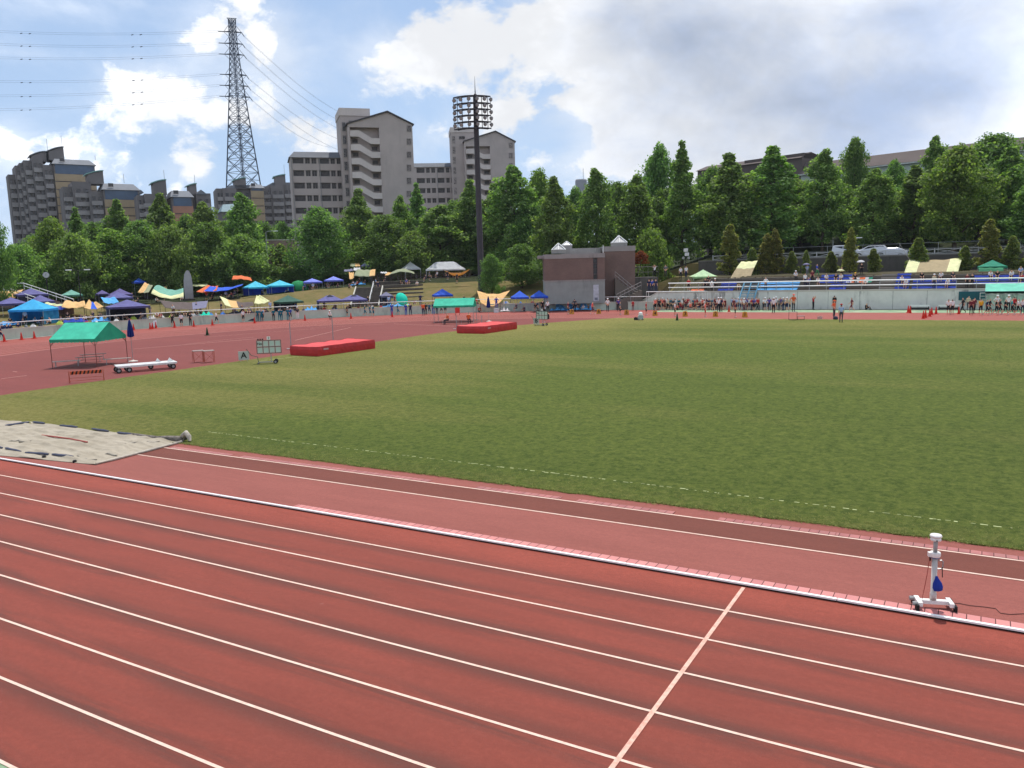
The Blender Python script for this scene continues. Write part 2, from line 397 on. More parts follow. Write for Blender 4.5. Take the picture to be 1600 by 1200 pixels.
# turf: irregular edge, worn touchline
def turf_mat():
    s = NT('turf'); X = s.xyz()
    patch = s.rng(s.noise(.055, 6, .6, (1, 1.6, 1)), .32, .68)
    band = s.rng(s.noise(.10, 4, .6, (.22, 1.5, 1), dist=.4), .35, .66)
    med = s.rng(s.noise(1.6, 7, .8), .36, .64); fine = s.noise(9, 8, .85); g1 = s.rng(s.noise(2.6, 5, .78), .44, .57); g2 = s.rng(s.noise(5.5, 5, .8, (1, .8, 1)), .47, .60); blade = s.noise(75, 3, .75)
    left = s.rng(X[0], -14, -44); far = s.rng(X[1], 45, 88); near = s.math('MULTIPLY', s.rng(X[1], 34, 20), s.rng(X[0], -32, -20))
    dry = s.math('ADD', s.math('MULTIPLY', left, .75), s.math('MULTIPLY', far, .45)); dry = s.math('ADD', dry, s.math('MULTIPLY', s.math('SUBTRACT', patch, .5), .4))
    dry = s.math('SUBTRACT', dry, s.math('MULTIPLY', near, .2)); dry = s.math('ADD', dry, s.math('MULTIPLY', s.math('SUBTRACT', band, .5), .45), clamp=True)
    edge = s.math('MULTIPLY', s.rng(X[1], 20.6, 19.2), s.rng(med, .2, .9)); dry = s.math('ADD', dry, s.math('MULTIPLY', edge, .35), clamp=True)
    col = s.mix(dry, lin(102, 113, 48), lin(137, 130, 72))
    col = s.mix(s.math('MULTIPLY', med, .6), col, s.mix(dry, lin(70, 88, 33), lin(112, 110, 52)))
    col = s.mix(s.math('MULTIPLY', g1, .62), col, s.mix(dry, lin(62, 80, 29), lin(108, 106, 52))); col = s.mix(s.math('MULTIPLY', g2, .5), col, s.mix(dry, lin(124, 130, 62), lin(158, 148, 92)))
    damp = s.rng(s.noise(.06, 4, .55, (.35, 1.6, 1), dist=.5), .5, .66); col = s.mix(s.math('MULTIPLY', damp, .24), col, lin(56, 76, 28))
    straw = s.rng(fine, .52, .75); col = s.mix(s.math('MULTIPLY', straw, .6), col, lin(158, 152, 90))
    dk = s.rng(blade, .55, .3); col = s.mix(s.math('MULTIPLY', dk, .65), col, lin(40, 56, 20))
    clump = s.rng(s.noise(3.2, 7, .85), .58, .66); col = s.mix(s.math('MULTIPLY', clump, .55), col, lin(52, 70, 26)); bare = s.rng(s.noise(.7, 7, .72), .68, .78); col = s.mix(s.math('MULTIPLY', bare, .3), col, lin(150, 130, 92))
    s.bump(s.math('ADD', blade, s.math('MULTIPLY', fine, .8)), .9, .05)
    return s.fin(col, .95, .12)
def turf_edge():
    p = []; x = 85.0
    pts = []
    # near edge right to left, left edge upwards, far edge left to right
    while x > -38: pts.append((x, 19.05)); x -= .22
    for a in np.linspace(0, 1, 26): pts.append((-38 - 7.6*math.sin(a*math.pi/2), 19.05 + 5.0*(1-math.cos(a*math.pi/2))))
    y = 24.3
    while y < 62: pts.append((-45.7, y)); y += .3
    for a in np.linspace(0, 1, 60): pts.append((-45.7 + 9.2*a**1.7, 62 + 25.4*a))
    x = -36.3
    while x < 85: pts.append((x, 87.42)); x += .5
    return [(a + rnd.gauss(0, .035), b + rnd.gauss(0, .035)) for a, b in pts]
te = turf_edge(); mb = MB()
mb.add([(a, b, .028) for a, b in te] + [(a, b, -.01) for a, b in te], [tuple(range(len(te)))[::-1]] + [(i, i+len(te), (i+1) % len(te)+len(te), (i+1) % len(te)) for i in range(len(te))])
tag(mb.build('turf', turf_mat()), kind='structure')
mb = MB(); x = -26.0
while x < 5:
    l = rnd.uniform(.03, .16); y = 20.55 + (x+26)*-.018 + .5*(1 if x < -20 else 0)*0
    mb.cbox((x+l/2, 20.95-.018*(x+26)+rnd.gauss(0, .015), .031), l, rnd.uniform(.02, .06), .004, rnd.gauss(0, .05)); x += l + abs(rnd.gauss(0, .16))
for k in range(16): mb.cbox((-43.9+k*.14-.3, 40.9+k*.62, .031), .07, .5, .004, -.22)
tag(mb.build('turf_chalk_line', M('chalk', lin(166, 172, 120), .9, .2)), kind='structure')
# short tufts along the frayed near edge and over the nearest turf
def tufts():
    s = NT('grass_blades'); g = s.new('ShaderNodeNewGeometry')
    r = s.new('ShaderNodeValToRGB'); e = r.color_ramp.elements; e[0].color = (*lin(92, 112, 52), 1); e[1].color = (*lin(160, 152, 92), 1); s.lk(g.outputs['Random Per Island'], r.inputs[0])
    m = s.fin(r.outputs[0], .9, .1); vs = []; n = 0
    q = random.Random(3); out = MB()
    for k in range(16000):
        u = q.random()
        x = q.uniform(-26, 6); y = 19.0 + 1.6*u*u*u + q.gauss(0, .03)
        h = q.uniform(.008, .028); a = q.uniform(0, 6.28); w = q.uniform(.006, .016); dx, dy = math.cos(a)*w, math.sin(a)*w; lx, ly = q.gauss(0, .02), q.gauss(0, .02)
        out.v += [(x-dx, y-dy, .02), (x+dx, y+dy, .02), (x+lx, y+ly, .028+h)]; out.f.append((3*k, 3*k+1, 3*k+2)); out.mi.append(0)
    return tag(out.build('grass', m), kind='stuff')
tufts()

# ------------------------------------------------------------------ terrain outside the wall
def upper(a): return lerp(2.25, 4.6, min(1, max(0, (153-a)/27)))
def prof_left(a):
    u = upper(a); k = min(1, max(0, (140-a)/8)); e = lerp(19, 25, k)
    return [(.1, .98), (8, 1.08), (9.2, 1.2), (e, u), (46, u+.5), (75, u+1.8), (120, u+5), (200, 12), (420, 14)]
PR = [(1.5, .0), (1.9, 1.6), (2.6, 2.0), (6.9, 3.85), (7.6, 4.15), (18.6, 4.2), (18.9, 6.0), (28, 6.15), (32, 7), (60, 11.5), (95, 15), (200, 17), (420, 18)]
def interp(pr, s):
    if s <= pr[0][0]: return pr[0][1]
    for (a, za), (b, zb) in zip(pr, pr[1:]):
        if s <= b: return lerp(za, zb, (s-a)/(b-a))
    return pr[-1][1]
def tz_key(ang, X, s):
    if X is None:
        k = min(1, max(0, (98-ang)/6)); zl = interp(prof_left(ang), s)
        if k <= 0 or s < 10: return zl
        return lerp(zl, interp(PR, s), k)
    k = min(1, max(0, (X+40)/1.0)); return interp(PR, s)
def TZ(X, Y):
    if X < XL:
        a = math.degrees(math.atan2(Y-CY0, X-XL)) % 360; s = math.hypot(X-XL, Y-CY0)-53
        return 0.0 if s < 0 else tz_key(a, None, s)
    s = Y-CY0-53
    return 0.0 if s < 0 else tz_key(90, X, s)
SS = [.1, 1.5, 1.9, 2.6, 5, 6.9, 7.6, 8, 9.2, 10.5, 12, 14, 16, 18.6, 18.9, 19, 22, 25, 28, 32, 38, 46, 60, 75, 95, 120, 160, 200, 300, 420]
def bank_mat(name, c1, c2, c3):
    s = NT(name); a = s.rng(s.noise(.35, 6, .65), .3, .7); b = s.noise(5, 6, .75); d = s.rng(s.noise(1.2, 5), .45, .75)
    col = s.mix(a, c1, c2); col = s.mix(s.math('MULTIPLY', d, .5), col, c3); col = s.mix(s.math('MULTIPLY', s.rng(b, .45, .7), .4), col, tuple(q*.45 for q in c3))
    s.bump(b, .8, .12); return s.fin(col, .95, .1)
def strip(name, s0, s1, mat, side='ax'):
    rows = [s for s in SS if s0 <= s <= s1]; cols = ([('a', a) for a in np.arange(236, 90, -2.0)] if 'a' in side else [('a', 90.5)]) + [('x', x) for x in [XL] + (list(np.arange(-34, 170, 6)) if 'x' in side else [])]
    vs = []; fs = []; q = random.Random(2)
    for k, v in cols:
        for s in rows:
            if k == 'a': x, y, z = XL+(53+s)*math.cos(R(v)), CY0+(53+s)*math.sin(R(v)), tz_key(v, None, s)
            else: x, y, z = v, CY0+53+s, tz_key(90, v, s)
            if s > 19 or (k == 'a' and s > 9): z += q.gauss(0, .05)
            vs.append((x, y, z))
    n = len(rows)
    for i in range(len(cols)-1):
        for j in range(n-1): fs.append((i*n+j, (i+1)*n+j, (i+1)*n+j+1, i*n+j+1))
    b = MB(); b.add(vs, fs); return tag(b.build(name, mat), kind='structure')
strip('grass_bank', 0, 22, bank_mat('dry_grass', lin(122, 106, 70), lin(98, 96, 54), lin(134, 112, 76)), 'a')
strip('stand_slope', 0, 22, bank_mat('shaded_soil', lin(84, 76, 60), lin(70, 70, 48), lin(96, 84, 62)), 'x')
strip('hillside', 22, 420, bank_mat('undergrowth', lin(50, 58, 34), lin(38, 46, 26), lin(64, 62, 40)))

# ------------------------------------------------------------------ walls round the track
def conc_mat(name, c, stain=.5, sc=1.0):
    s = NT(name); a = s.rng(s.noise(.7*sc, 6, .6), .3, .7); v = s.rng(s.noise(1.3*sc, 7, .75, (1, 1, .22)), .48, .62); t = s.rng(s.noise(.22*sc, 4, .6), .42, .6)
    col = s.mix(a, tuple(q*.9 for q in c), tuple(q*1.08 for q in c)); col = s.mix(s.math('MULTIPLY', s.math('MULTIPLY', v, t), stain), col, tuple(q*.3 for q in c))
    fine = s.noise(30, 4, .6); col = s.mix(.2, col, s.mix(fine, tuple(q*.6 for q in c), tuple(q*1.3 for q in c)))
    s.bump(fine, .2, .01); return s.fin(col, .9, .2)
m_conc = conc_mat('concrete', lin(182, 192, 176), .45); m_stain = conc_mat('stained_concrete', lin(214, 215, 206), 1.0); m_cop = conc_mat('coping_concrete', lin(190, 186, 174), .3)
m_darkconc = conc_mat('old_dark_concrete', lin(92, 88, 84), .8)
m_white = M('white_paint', lin(228, 228, 224), .5, .05, 3, .4); m_steel = M('galvanised_steel', lin(160, 162, 162), .4, .1, 5, .5, .6)
def arc_wall(mb, r0, r1, z0, z1, a0, a1, n):
    vs = []
    for a in np.linspace(a0, a1, n):
        for r in (r0, r1):
            for z in (z0, z1): vs.append((XL+r*math.cos(R(a)), CY0+r*math.sin(R(a)), z))
    fs = []
    for i in range(n-1):
        o = 4*i; p = o+4
        fs += [(o, p, p+1, o+1), (o+2, o+3, p+3, p+2), (o+1, p+1, p+3, o+3), (o, o+2, p+2, p)]
    fs += [(0, 1, 3, 2), (4*n-4, 4*n-2, 4*n-1, 4*n-3)]
    mb.add(vs, fs)
w = thing('low_wall', 'low grey-green concrete wall curving round the outside of the far bend', 'wall', (XL, CY0, 0))
mb = MB(); arc_wall(mb, 53.0, 53.25, -.1, 1.05, 236, 90, 90); o = mb.build('wall_body', m_conc, w); o.location = (-XL, -CY0, 0)
mb = MB(); arc_wall(mb, 52.97, 53.28, 1.052, 1.12, 236, 90.2, 90); o = mb.build('coping', m_cop, w); o.location = (-XL, -CY0, 0)
w = thing('guard_rail', 'thin white tube railing on posts on top of the low bend wall', 'railing', (XL, CY0, 1.12))
P3 = lambda a, r, z: (r*math.cos(R(a)), r*math.sin(R(a)), z)
mb = MB(); mb.tube([P3(a, 53.12, .66) for a in np.linspace(236, 92, 100)], .045, 5); mb.build('top_rail', m_white, w)
pm = MB().tube([(0, 0, 0), (0, 0, .64)], .028, 5).mesh('post', m_steel)
for a in np.linspace(234, 92.5, 58): mobj('post', pm, w, P3(a, 53.12, 0))
# tall wall below the stand
w = thing('stand_wall', 'tall stained grey concrete wall below the right hand stand', 'wall', (-39.5, 105.6, 0))
mb = MB(); mb.prism([(1.6, -.1), (120, -.1), (120, 2.2), (1.6, 2.2)], 0, .35); mb.prism([(-1.3, -.1), (1.597, -.1), (1.597, 2.2), (1.2, 2.2), (-1.3, .9)], 0, .34); mb.build('wall_body', m_stain, w)
mb = MB(); mb.prism([(1.2, 2.203), (120, 2.203), (120, 2.36), (1.2, 2.36)], -.04, .45); mb.prism([(-1.4, .903), (1.19, 2.203), (1.19, 2.36), (-1.4, 1.06)], -.04, .45); mb.build('coping', m_cop, w)
m_joint = M('wall_joint_grey', lin(96, 102, 98))  # joint strips in a darker grey than the wall
mb = MB()
for x in np.arange(5, 118, 3.6): mb.box(x, x+.03, -.012, -.002, 0, 2.19)
mb.build('joint_strip', m_joint, w)
# the stand: stepped concrete with plank benches
m_bench = M('bench_plank', lin(96, 80, 68), .8, .25, 2); m_step = conc_mat('stand_concrete', lin(104, 98, 90), .7)
stand = thing('spectator_stand', 'stepped concrete stand with brown plank benches above the tall wall', 'grandstand', (-33, 106.05, 2.0))
mb = MB()
for k in range(5): mb.box(0, 115, .8*k+.35, 6.5, .38*k-(0 if k else .3), .38*k+.378)
mb.box(0, 115, -.08, .35, -.3, .30)
mb.build('steps', m_step, stand)
for k in range(5):
    bmesh_ = MB(); bmesh_.box(0, 3.4, 0, .3, .10, .15); bmesh_.box(.3, .4, .08, .22, 0, .1); bmesh_.box(3.0, 3.1, .08, .22, 0, .1); me = bmesh_.mesh('bench', m_bench)
    for i in range(14):
        if i % 8 == 6: continue
        mobj('bench', me, stand, (i*3.6, .8*k+.72, .38*k+.381))
mb = MB()
for i in (6, 14, 22):
    for k in range(10): mb.box(i*3.6+.4, i*3.6+2.6, .4*k+.36, .4*k+.8, .19*k+.15, .19*k+.372)
mb.build('aisle_steps', conc_mat('aisle_concrete', lin(150, 142, 132), .4), stand)
rail = thing('stand_railing', 'double white tube railing along the front of the right hand stand', 'railing', (-33, 106.15, 2.3))
mb = MB(); mb.tube([(-4, 0, 1.15), (110, 0, 1.15)], .07, 6); mb.build('top_rail', m_white, rail)
mb = MB(); mb.tube([(-4, 0, .58), (110, 0, .58)], .055, 6); mb.build('middle_rail', m_white, rail)
pm = MB().tube([(0, 0, 0), (0, 0, 1.13)], .035, 5).mesh('post', m_steel)
for x in np.arange(-3.8, 50, 2.0): mobj('post', pm, rail, (x, 0, 0))
m_dullwhite = M('dull_white_paint', lin(186, 186, 184), .5, .08)
# upper retaining wall, road, guard rail
w = thing('retaining_wall', 'dark weathered concrete retaining wall behind the conifers, below the road', 'wall', (-38, CY0+53+18.6, 4.1))
mb = MB(); mb.box(0, 150, 0, .35, -.2, 2.15); mb.build('wall_body', m_darkconc, w)
mb = MB(); mb.box(0, 150, -.05, .4, 2.153, 2.3); mb.build('coping', conc_mat('dull_coping', lin(128, 124, 118)), w)
mb = MB(); mb.box(-38, 130, 123.3, 132.2, 6.1, 6.2); tag(mb.build('road', track_mat('asphalt', (.06, .06, .062), dark=.8)), kind='structure')
fence = thing('road_fence', 'white post and cross panel fence along the road in front of the parked cars', 'fence', (-36, 123.6, 6.2))
pm = MB().box(-.06, .06, -.06, .06, 0, .95).mesh('post', m_dullwhite)
q = MB(); q.bar((.1, 0, .85), (2.9, 0, .85), .07); q.bar((.1, 0, .25), (2.9, 0, .25), .06); q.bar((.1, 0, .3), (2.9, 0, .8), .045); q.bar((.1, .001, .8), (2.9, .001, .3), .045)
xm = q.mesh('cross_panel', m_dullwhite)
for i in range(20): mobj('post', pm, fence, (i*3, 0, 0)); mobj('cross_panel', xm, fence, (i*3, 0, 0))
# ------------------------------------------------------------------ buildings
class Frame:
    """a vertical plane standing at horizontal distance d on the sight line of pixel column px, turned by yaw; uz() reads a pixel on it in metres"""
    def __init__(s, px, d, yaw=0.0, z=0.0):
        p = PD(px, 430, d); s.o = Vector((p.x, p.y, z)); s.rz = face_cam(p)+yaw
        s.x = Vector((math.cos(s.rz), math.sin(s.rz), 0)); s.n = Vector((-math.sin(s.rz), math.cos(s.rz), 0))
    def uz(s, px, py, v=0.0):
        r = ray(px, py); e = Vector((0, 0, EYE)); o = s.o + s.n*v
        t = (o-e).dot(s.n)/r.dot(s.n); q = e+r*t
        return (q-o).dot(s.x), q.z-s.o.z
    def u(s, px, py=300, v=0.0): return s.uz(px, py, v)[0]
    def z(s, px, py, v=0.0): return s.uz(px, py, v)[1]
    def thing(s, name, label, cat, group=None): return thing(name, label, cat, s.o, s.rz, group)
def pane_mat(name, c, rough=.18):
    s = NT(name); f = s.rng(s.noise(1.1, 3), .35, .65); return s.fin(s.mix(f, tuple(q*.6 for q in c), tuple(q*1.5 for q in c)), rough, .5)
m_pane = pane_mat('dark_glass', (.035, .032, .035)); m_brownpane = pane_mat('shaded_opening', (.055, .045, .043), .5)
m_mull = M('pale_frame', lin(150, 142, 138), .6)
def window(parent, x, z, w, h, y, frame_m=None, pane_m=None, cross=True, name='window', fd=.12):
    """recessed window: a pane set back with a proud frame and a mullion in one part"""
    fm = frame_m or m_mull; b = MB(); t = min(.09, w*.12)
    b.box(-w/2+t, w/2-t, .02, .05, t, h-t, 1)
    b.box(-w/2, w/2, -fd, .06, 0, t); b.box(-w/2, w/2, -fd, .06, h-t, h); b.box(-w/2, -w/2+t, -fd, .058, t, h-t); b.box(w/2-t, w/2, -fd, .058, t, h-t)
    if cross: b.box(-t*.3, t*.3, -.02, .03, t, h-t)
    key = (name, round(w, 2), round(h, 2), fm.name, (pane_m or m_pane).name, cross)
    if key not in window.c: window.c[key] = b.mesh(name, [fm, pane_m or m_pane])
    return mobj(name, window.c[key], parent, (x, y, z))
window.c = {}
# --- apartment houses in the middle: low wing with balcony rows, gabled stair tower
def wall_mat(name, c, v=.08):
    s = NT(name); a = s.rng(s.noise(.25, 6, .6), .3, .7); st = s.rng(s.noise(.8, 5, .7, (1, 1, .1)), .5, .8)
    col = s.mix(a, tuple(q*(1-v) for q in c), tuple(q*(1+v) for q in c)); col = s.mix(s.math('MULTIPLY', st, .3), col, tuple(q*.6 for q in c))
    s.bump(s.noise(8, 4), .15, .02); return s.fin(col, .9, .2)
m_apt = wall_mat('apartment_wall', lin(180, 167, 160)); m_aptp = wall_mat('parapet_wall', lin(204, 192, 184)); m_slate = wall_mat('slate_roof', lin(104, 106, 110)); m_rim = M('dark_eaves', lin(80, 76, 78))
def wing(fr, t, x0, x1, yr0, yr1, rows, wins, ybot, deep=9.0):
    """pixel-read wing: roof band yr0..yr1, window rows [(top,bottom)], window spans"""
    xm = (x0+x1)/2; u0, u1 = fr.u(x0), fr.u(x1); zr = fr.z(xm, yr0); ze = fr.z(xm, yr1); zb = 0
    b = MB(); zz = ze; lv = []
    for (a, c) in rows: lv.append((fr.z(xm, a), fr.z(xm, c)))
    b.box(u0, u1, .75, deep, zb, ze-.01)                                   # core behind the balconies
    top = ze
    for za, zc in lv: b.box(u0, u1, 0, .745, za, top); top = zc          # spandrels
    b.box(u0, u1, 0, .745, zb, top)
    span = [(fr.u(a), fr.u(c)) for a, c in wins]; edges = [u0] + [q for s_ in span for q in s_] + [u1]
    for i in range(0, len(edges), 2):
        if edges[i+1]-edges[i] > .02:
            for za, zc in lv: b.box(edges[i], edges[i+1], .004, .74, zc+.002, za-.002)
    b.build('wall', m_apt, t)
    for za, zc in lv:
        for a, c in span: window(t, (a+c)/2, zc+.01, c-a-.02, za-zc-.02, .5, pane_m=m_brownpane, cross=(c-a < 2))
    r = MB(); r.add([(u0-.3, -.35, ze), (u1, -.35, ze), (u1, deep+.3, ze), (u0-.3, deep+.3, ze), (u0+1.0, 2.5, zr), (u1, 2.5, zr), (u1, deep-2.5, zr), (u0+1.0, deep-2.5, zr)],
        [(0,1,5,4), (1,2,6,5), (2,3,7,6), (3,0,4,7), (4,5,6,7), (3,2,1,0)]); r.build('roof', m_slate, t)
    g = MB()
    for a, c in ((x0+.4, 0), ((x0+x1)/2+2, 0)): g.tube([(fr.u(a)+.25, -.1, 0), (fr.u(a)+.25, -.1, ze)], .08, 5)
    g.build('drainpipe', M('drainpipe_grey', lin(150, 146, 144)), t)
def gable_tower(fr, t, P, stairs, strip_w, side_w, v0=-7.0, deep=13):
    """P: pixel outline of the gable wall (eave left, ridge, eave right); v0 = how far it stands before the wing"""
    (xl, yl), (xp, yp), (xr, yr) = P
    A = fr.uz(xl, yl, v0); B = fr.uz(xp, yp, v0); Cc = fr.uz(xr, yr, v0); u0, u1 = A[0], Cc[0]
    sx0, sx1 = fr.u(stairs[0], 280, v0), fr.u(stairs[1], 280, v0)
    b = MB(); y0 = v0
    zc = lerp(A[1], B[1], (sx1-u0)/(B[0]-u0)) if sx1 < B[0] else B[1]
    b.prism([(sx1, 0), (u1, 0), (u1, Cc[1]), (B[0], B[1])] + ([(sx1, zc)] if sx1 < B[0] else []), y0, y0+deep)
    b.prism([(u0, 0), (sx1-.005, 0), (sx1-.005, min(zc, B[1])), (u0, A[1])], y0+1.7, y0+deep)                # stair well back wall
    ztop = fr.z(stairs[0], stairs[2], v0)
    b.prism([(u0, ztop+.75), (sx1-.01, ztop+.75), (sx1-.01, zc-.02), (u0, A[1]-.02)], y0+.004, y0+1.69)           # wall above the stairs
    b.box(u0, u0+.35, y0, y0+1.69, 0, ztop+.74)
    b.build('wall', m_apt, t)
    pitch = stairs[3]; sw = sx1-u0
    for k in range(stairs[4]):
        zk = ztop - k*pitch; q = MB(); h = 1.25; drop = pitch*.52
        q.prism([(u0+.36, zk-h), (u0+sw*.32, zk-h), (u0+sw*.72, zk-h-drop), (sx1, zk-h-drop), (sx1, zk-drop), (u0+sw*.74, zk-drop), (u0+sw*.34, zk+.1), (u0+.36, zk)], y0-.25, y0-.05)
        q.box(u0+.36, u0+sw*.32, y0-.04, y0+1.69, zk-h, zk-h+.2); q.box(u0+sw*.72, sx1-.01, y0-.04, y0+1.69, zk-h-drop, zk-h-drop+.2)
        q.build('stair_parapet', m_aptp, t)
        for a, zz, w_ in ((u0+.7+sw*.12, zk-pitch+.55, sw*.2), (u0+sw*.86, zk-drop-pitch+.5, sw*.2)):
            window(t, a, zz, w_, .95, y0+1.65, pane_m=m_brownpane, cross=False)
    for (wx, wy, w_, h_) in strip_w: window(t, fr.u(wx, wy, v0), fr.z(wx, wy, v0)-h_/2, w_, h_, y0-.02, pane_m=m_brownpane)
    r = MB(); o = .35
    r.prism([(u0-o, A[1]-.1), (B[0], B[1]+.02), (Cc[0]+o, Cc[1]-.1), (Cc[0]+o, Cc[1]+.15), (B[0], B[1]+.32), (u0-o, A[1]+.15)], y0-.4, y0+deep+.2); r.build('roof', m_rim, t)
    # lift tower rising behind the gable
    (px0, py0), (px1, py1), zside = side_w
    b = MB(); ua, ub = fr.u(px0, 200, v0+3), fr.u(px1, 200, v0+3); zt = fr.z(px0, py0, v0+3); zl = fr.z(px0, py1, v0+3)
    b.box(ua, ub, y0+3, y0+deep-1, 0, zl); b.build('lift_tower', m_apt, t)
    b = MB(); b.box(ua-.15, ub+.15, y0+2.85, y0+deep-.8, zl+.003, zt); b.build('lift_tower_cap', m_aptp, t)
    window(t, lerp(ua, ub, .42), zl-1.9, 1.7, .9, y0+2.98)
    for wy in zside: window(t, ua+.75, fr.z(px0, wy, v0+3), .8, 1.9, y0+2.98)
fr = Frame(545, 190, .10)
A = fr.thing('apartment_block', 'grey apartment block with a gabled stair tower, left of the floodlight mast', 'apartment block', 'grey gabled apartment blocks')
wing(fr, A, 456.5, 540, 235, 246.5, [(247,256),(266,275.6),(285.4,295),(305,314.6),(324.4,334),(343.6,353)], [(460,477.5),(479.5,487.5),(489.3,497.5),(500.5,517.5),(519,526.5),(528.5,536)], 400)
gable_tower(fr, A, ((543.5, 193.5), (605, 175.5), (644, 195)), (545, 596, 204, 20.6*scl(570, 183), 8), [(639, 201+20.4*k, 1.0, 1.35) for k in range(8)], ((532, 168.5), (578, 180.5), [205+20.4*k for k in range(8)]))
fr = Frame(745, 240, .08)
B = fr.thing('apartment_block', 'second grey gabled apartment block, farther off, partly behind the floodlight mast', 'apartment block', 'grey gabled apartment blocks')
wing(fr, B, 640, 722, 253, 261, [(262,270),(278,286),(293.7,301.6),(309.5,317),(325,333),(341,348)], [(652,665),(667,673),(675,681.5),(684,695.5),(698,703.5),(705.5,711.5)], 400)
gable_tower(fr, B, ((725.5, 221), (774, 206), (804, 221.5)), (726, 767, 233, 15.6*scl(745, 233), 8), [(798, 227+16*k, 1.1, 1.4) for k in range(6)], ((704, 199), (745, 207), [224+16*k for k in range(7)]))
# --- housing estate on the far left
m_eslate = wall_mat('estate_slate', lin(126, 128, 132)); m_edark = wall_mat('estate_wall', lin(122, 116, 114)); m_ebeige = wall_mat('estate_beige_panel', lin(168, 148, 120)); m_eband = M('estate_blue_glass', lin(62, 84, 110), .25, .15, .5, .5)
m_epink = wall_mat('estate_pink_panel', lin(176, 130, 108)); m_copper = M('green_copper_roof', lin(128, 168, 158), .6)
def bay(b, fr, x0, x1, ytop, v, deep, m=0): u0, u1 = fr.u(x0, 330, v), fr.u(x1, 330, v); z = fr.z((x0+x1)/2, ytop, v); b.box(u0, u1, v, v+deep, 0, z, m); return u0, u1, z
def bay_windows(t, fr, x0, x1, ytop, v, pitch_px, n, cols=1, fill=.7, hf=.55):
    u0, u1 = fr.u(x0, 330, v), fr.u(x1, 330, v); w = (u1-u0)/cols
    for k in range(n):
        z0 = fr.z((x0+x1)/2, ytop+pitch_px*(k+.9), v); z1 = fr.z((x0+x1)/2, ytop+pitch_px*(k+.9-hf), v)
        for c in range(cols): window(t, u0+w*(c+.5), z0, w*fill, z1-z0, v-.06, m_edark, m_pane, cross=w > 2)
        q = MB(); q.box(u0+.1, u1-.1, v-.8, v-.02, z0-.95*(z1-z0), z0-.05); q.build('balcony', wall_mat_b, t)
wall_mat_b = wall_mat('estate_balcony', lin(152, 146, 143))
def barrel(t, fr, x0, x1, ytop, yeave, v, deep, m_roof, ybase):
    u0, u1 = fr.u(x0, 280, v), fr.u(x1, 280, v); zt = fr.z(x1, ytop, v); ze = fr.z(x0, yeave, v); zb = fr.z(x0, ybase, v)
    b = MB(); b.prism([(u0+.2, zb), (u1, zb), (u1, zt-.1), (u0+.2, ze-.1)], v, v+deep); b.build('penthouse', m_edark, t)
    n = 8; top = [(lerp(u0-.3, u1+.1, i/n), ze + (zt-ze)*math.sin(math.pi/2*i/n)) for i in range(n+1)]
    b = MB(); b.prism(top + [(a, z-.25) for a, z in top[::-1]], v-.3, v+deep+.3); b.build('penthouse_roof', m_roof, t)
def end_facade(t, fr, x0, x1, yroof, yband0, yband1, ybot, v, deep, mpan, pitch):
    u0, u1 = fr.u(x0, 300, v), fr.u(x1, 300, v); xm = (x0+x1)/2; zr, z0, z1 = fr.z(xm, yroof, v), fr.z(xm, yband0, v), fr.z(xm, yband1, v)
    zb = fr.z(xm, ybot, v)
    b = MB(); b.box(u0, u1, v+.3, v+deep, 0, z0); b.build('wall', m_edark, t)
    top = z1
    while top > max(zb, 2):
        lo = max(0, top-pitch); q = MB(); q.box(u0, u1, v, v+.295, lo+.25, top-.02); q.build('wall_panel', mpan, t); top = lo
    q = MB(); q.box(u0+.3, u1-.3, v+.1, v+.28, z1+.03, z0-.02); q.build('glass_band', m_eband, t)
    b = MB(); w = (u1-u0)*.06
    b.add([(u0-.4, v-.4, z0), (u1+.4, v-.4, z0), (u1+.4, v+deep, z0), (u0-.4, v+deep, z0), (u0+w, v+2.2, zr), (u1-w*1.6, v+2.2, zr), (u1-w*1.6, v+deep-2, zr), (u0+w, v+deep-2, zr)],
        [(0,1,5,4), (1,2,6,5), (2,3,7,6), (3,0,4,7), (4,5,6,7), (3,2,1,0)]); b.build('roof', m_eslate, t)
    window(t, u0+(u1-u0)*.22, z0+(zr-z0)*.45, 1.2, .9, v+.4, m_edark, m_pane, False, 'skylight')
def mast(t, fr, x, y0, y1, v):
    b = MB(); u = fr.u(x, y0, v); b.tube([(u, v, fr.z(x, y0, v)), (u, v, fr.z(x, y1, v))], .07, 4); b.build('antenna', m_steel, t)
fr = Frame(120, 258, .13)
t = fr.thing('apartment_tower', 'tall dark stepped apartment tower with curved penthouse roofs, at the far left edge', 'apartment block', 'dark stepped apartment blocks of the far left estate')
bays = [(18.5, 33, 273, 9.0, 8), (31, 40, 259, 6.5, 8), (38, 46, 255, 5.5, 8), (45, 60, 251, 4.0, 9), (58, 75, 247, 2.6, 9), (74, 90, 258, 1.2, 9)]
b = MB()
for x0, x1, y, v, n in bays: bay(b, fr, x0, x1, y, v, 16-v)
b.build('wall', m_edark, t)
for x0, x1, y, v, n in bays: bay_windows(t, fr, x0+1, x1-1, y+3, v, 14, n, 1 if x1-x0 < 12 else 2, .62)
end_facade(t, fr, 88, 152, 248, 257.5, 272.5, 390, 0, 14, m_ebeige, 12.1*scl(120, 258))
barrel(t, fr, 52, 76, 236, 242.5, 4.5, 6, m_eslate, 252); barrel(t, fr, 79, 104, 229, 236, 3.5, 6, m_eslate, 250)
mast(t, fr, 74.5, 236, 217, 5); mast(t, fr, 97, 230, 212, 5); mast(t, fr, 149, 250, 243, 5)
fr = Frame(180, 240, .14)
t = fr.thing('apartment_tower', 'lower stepped block with green copper penthouse and beige panels, right of the tall dark tower', 'apartment block', 'dark stepped apartment blocks of the far left estate')
b = MB()
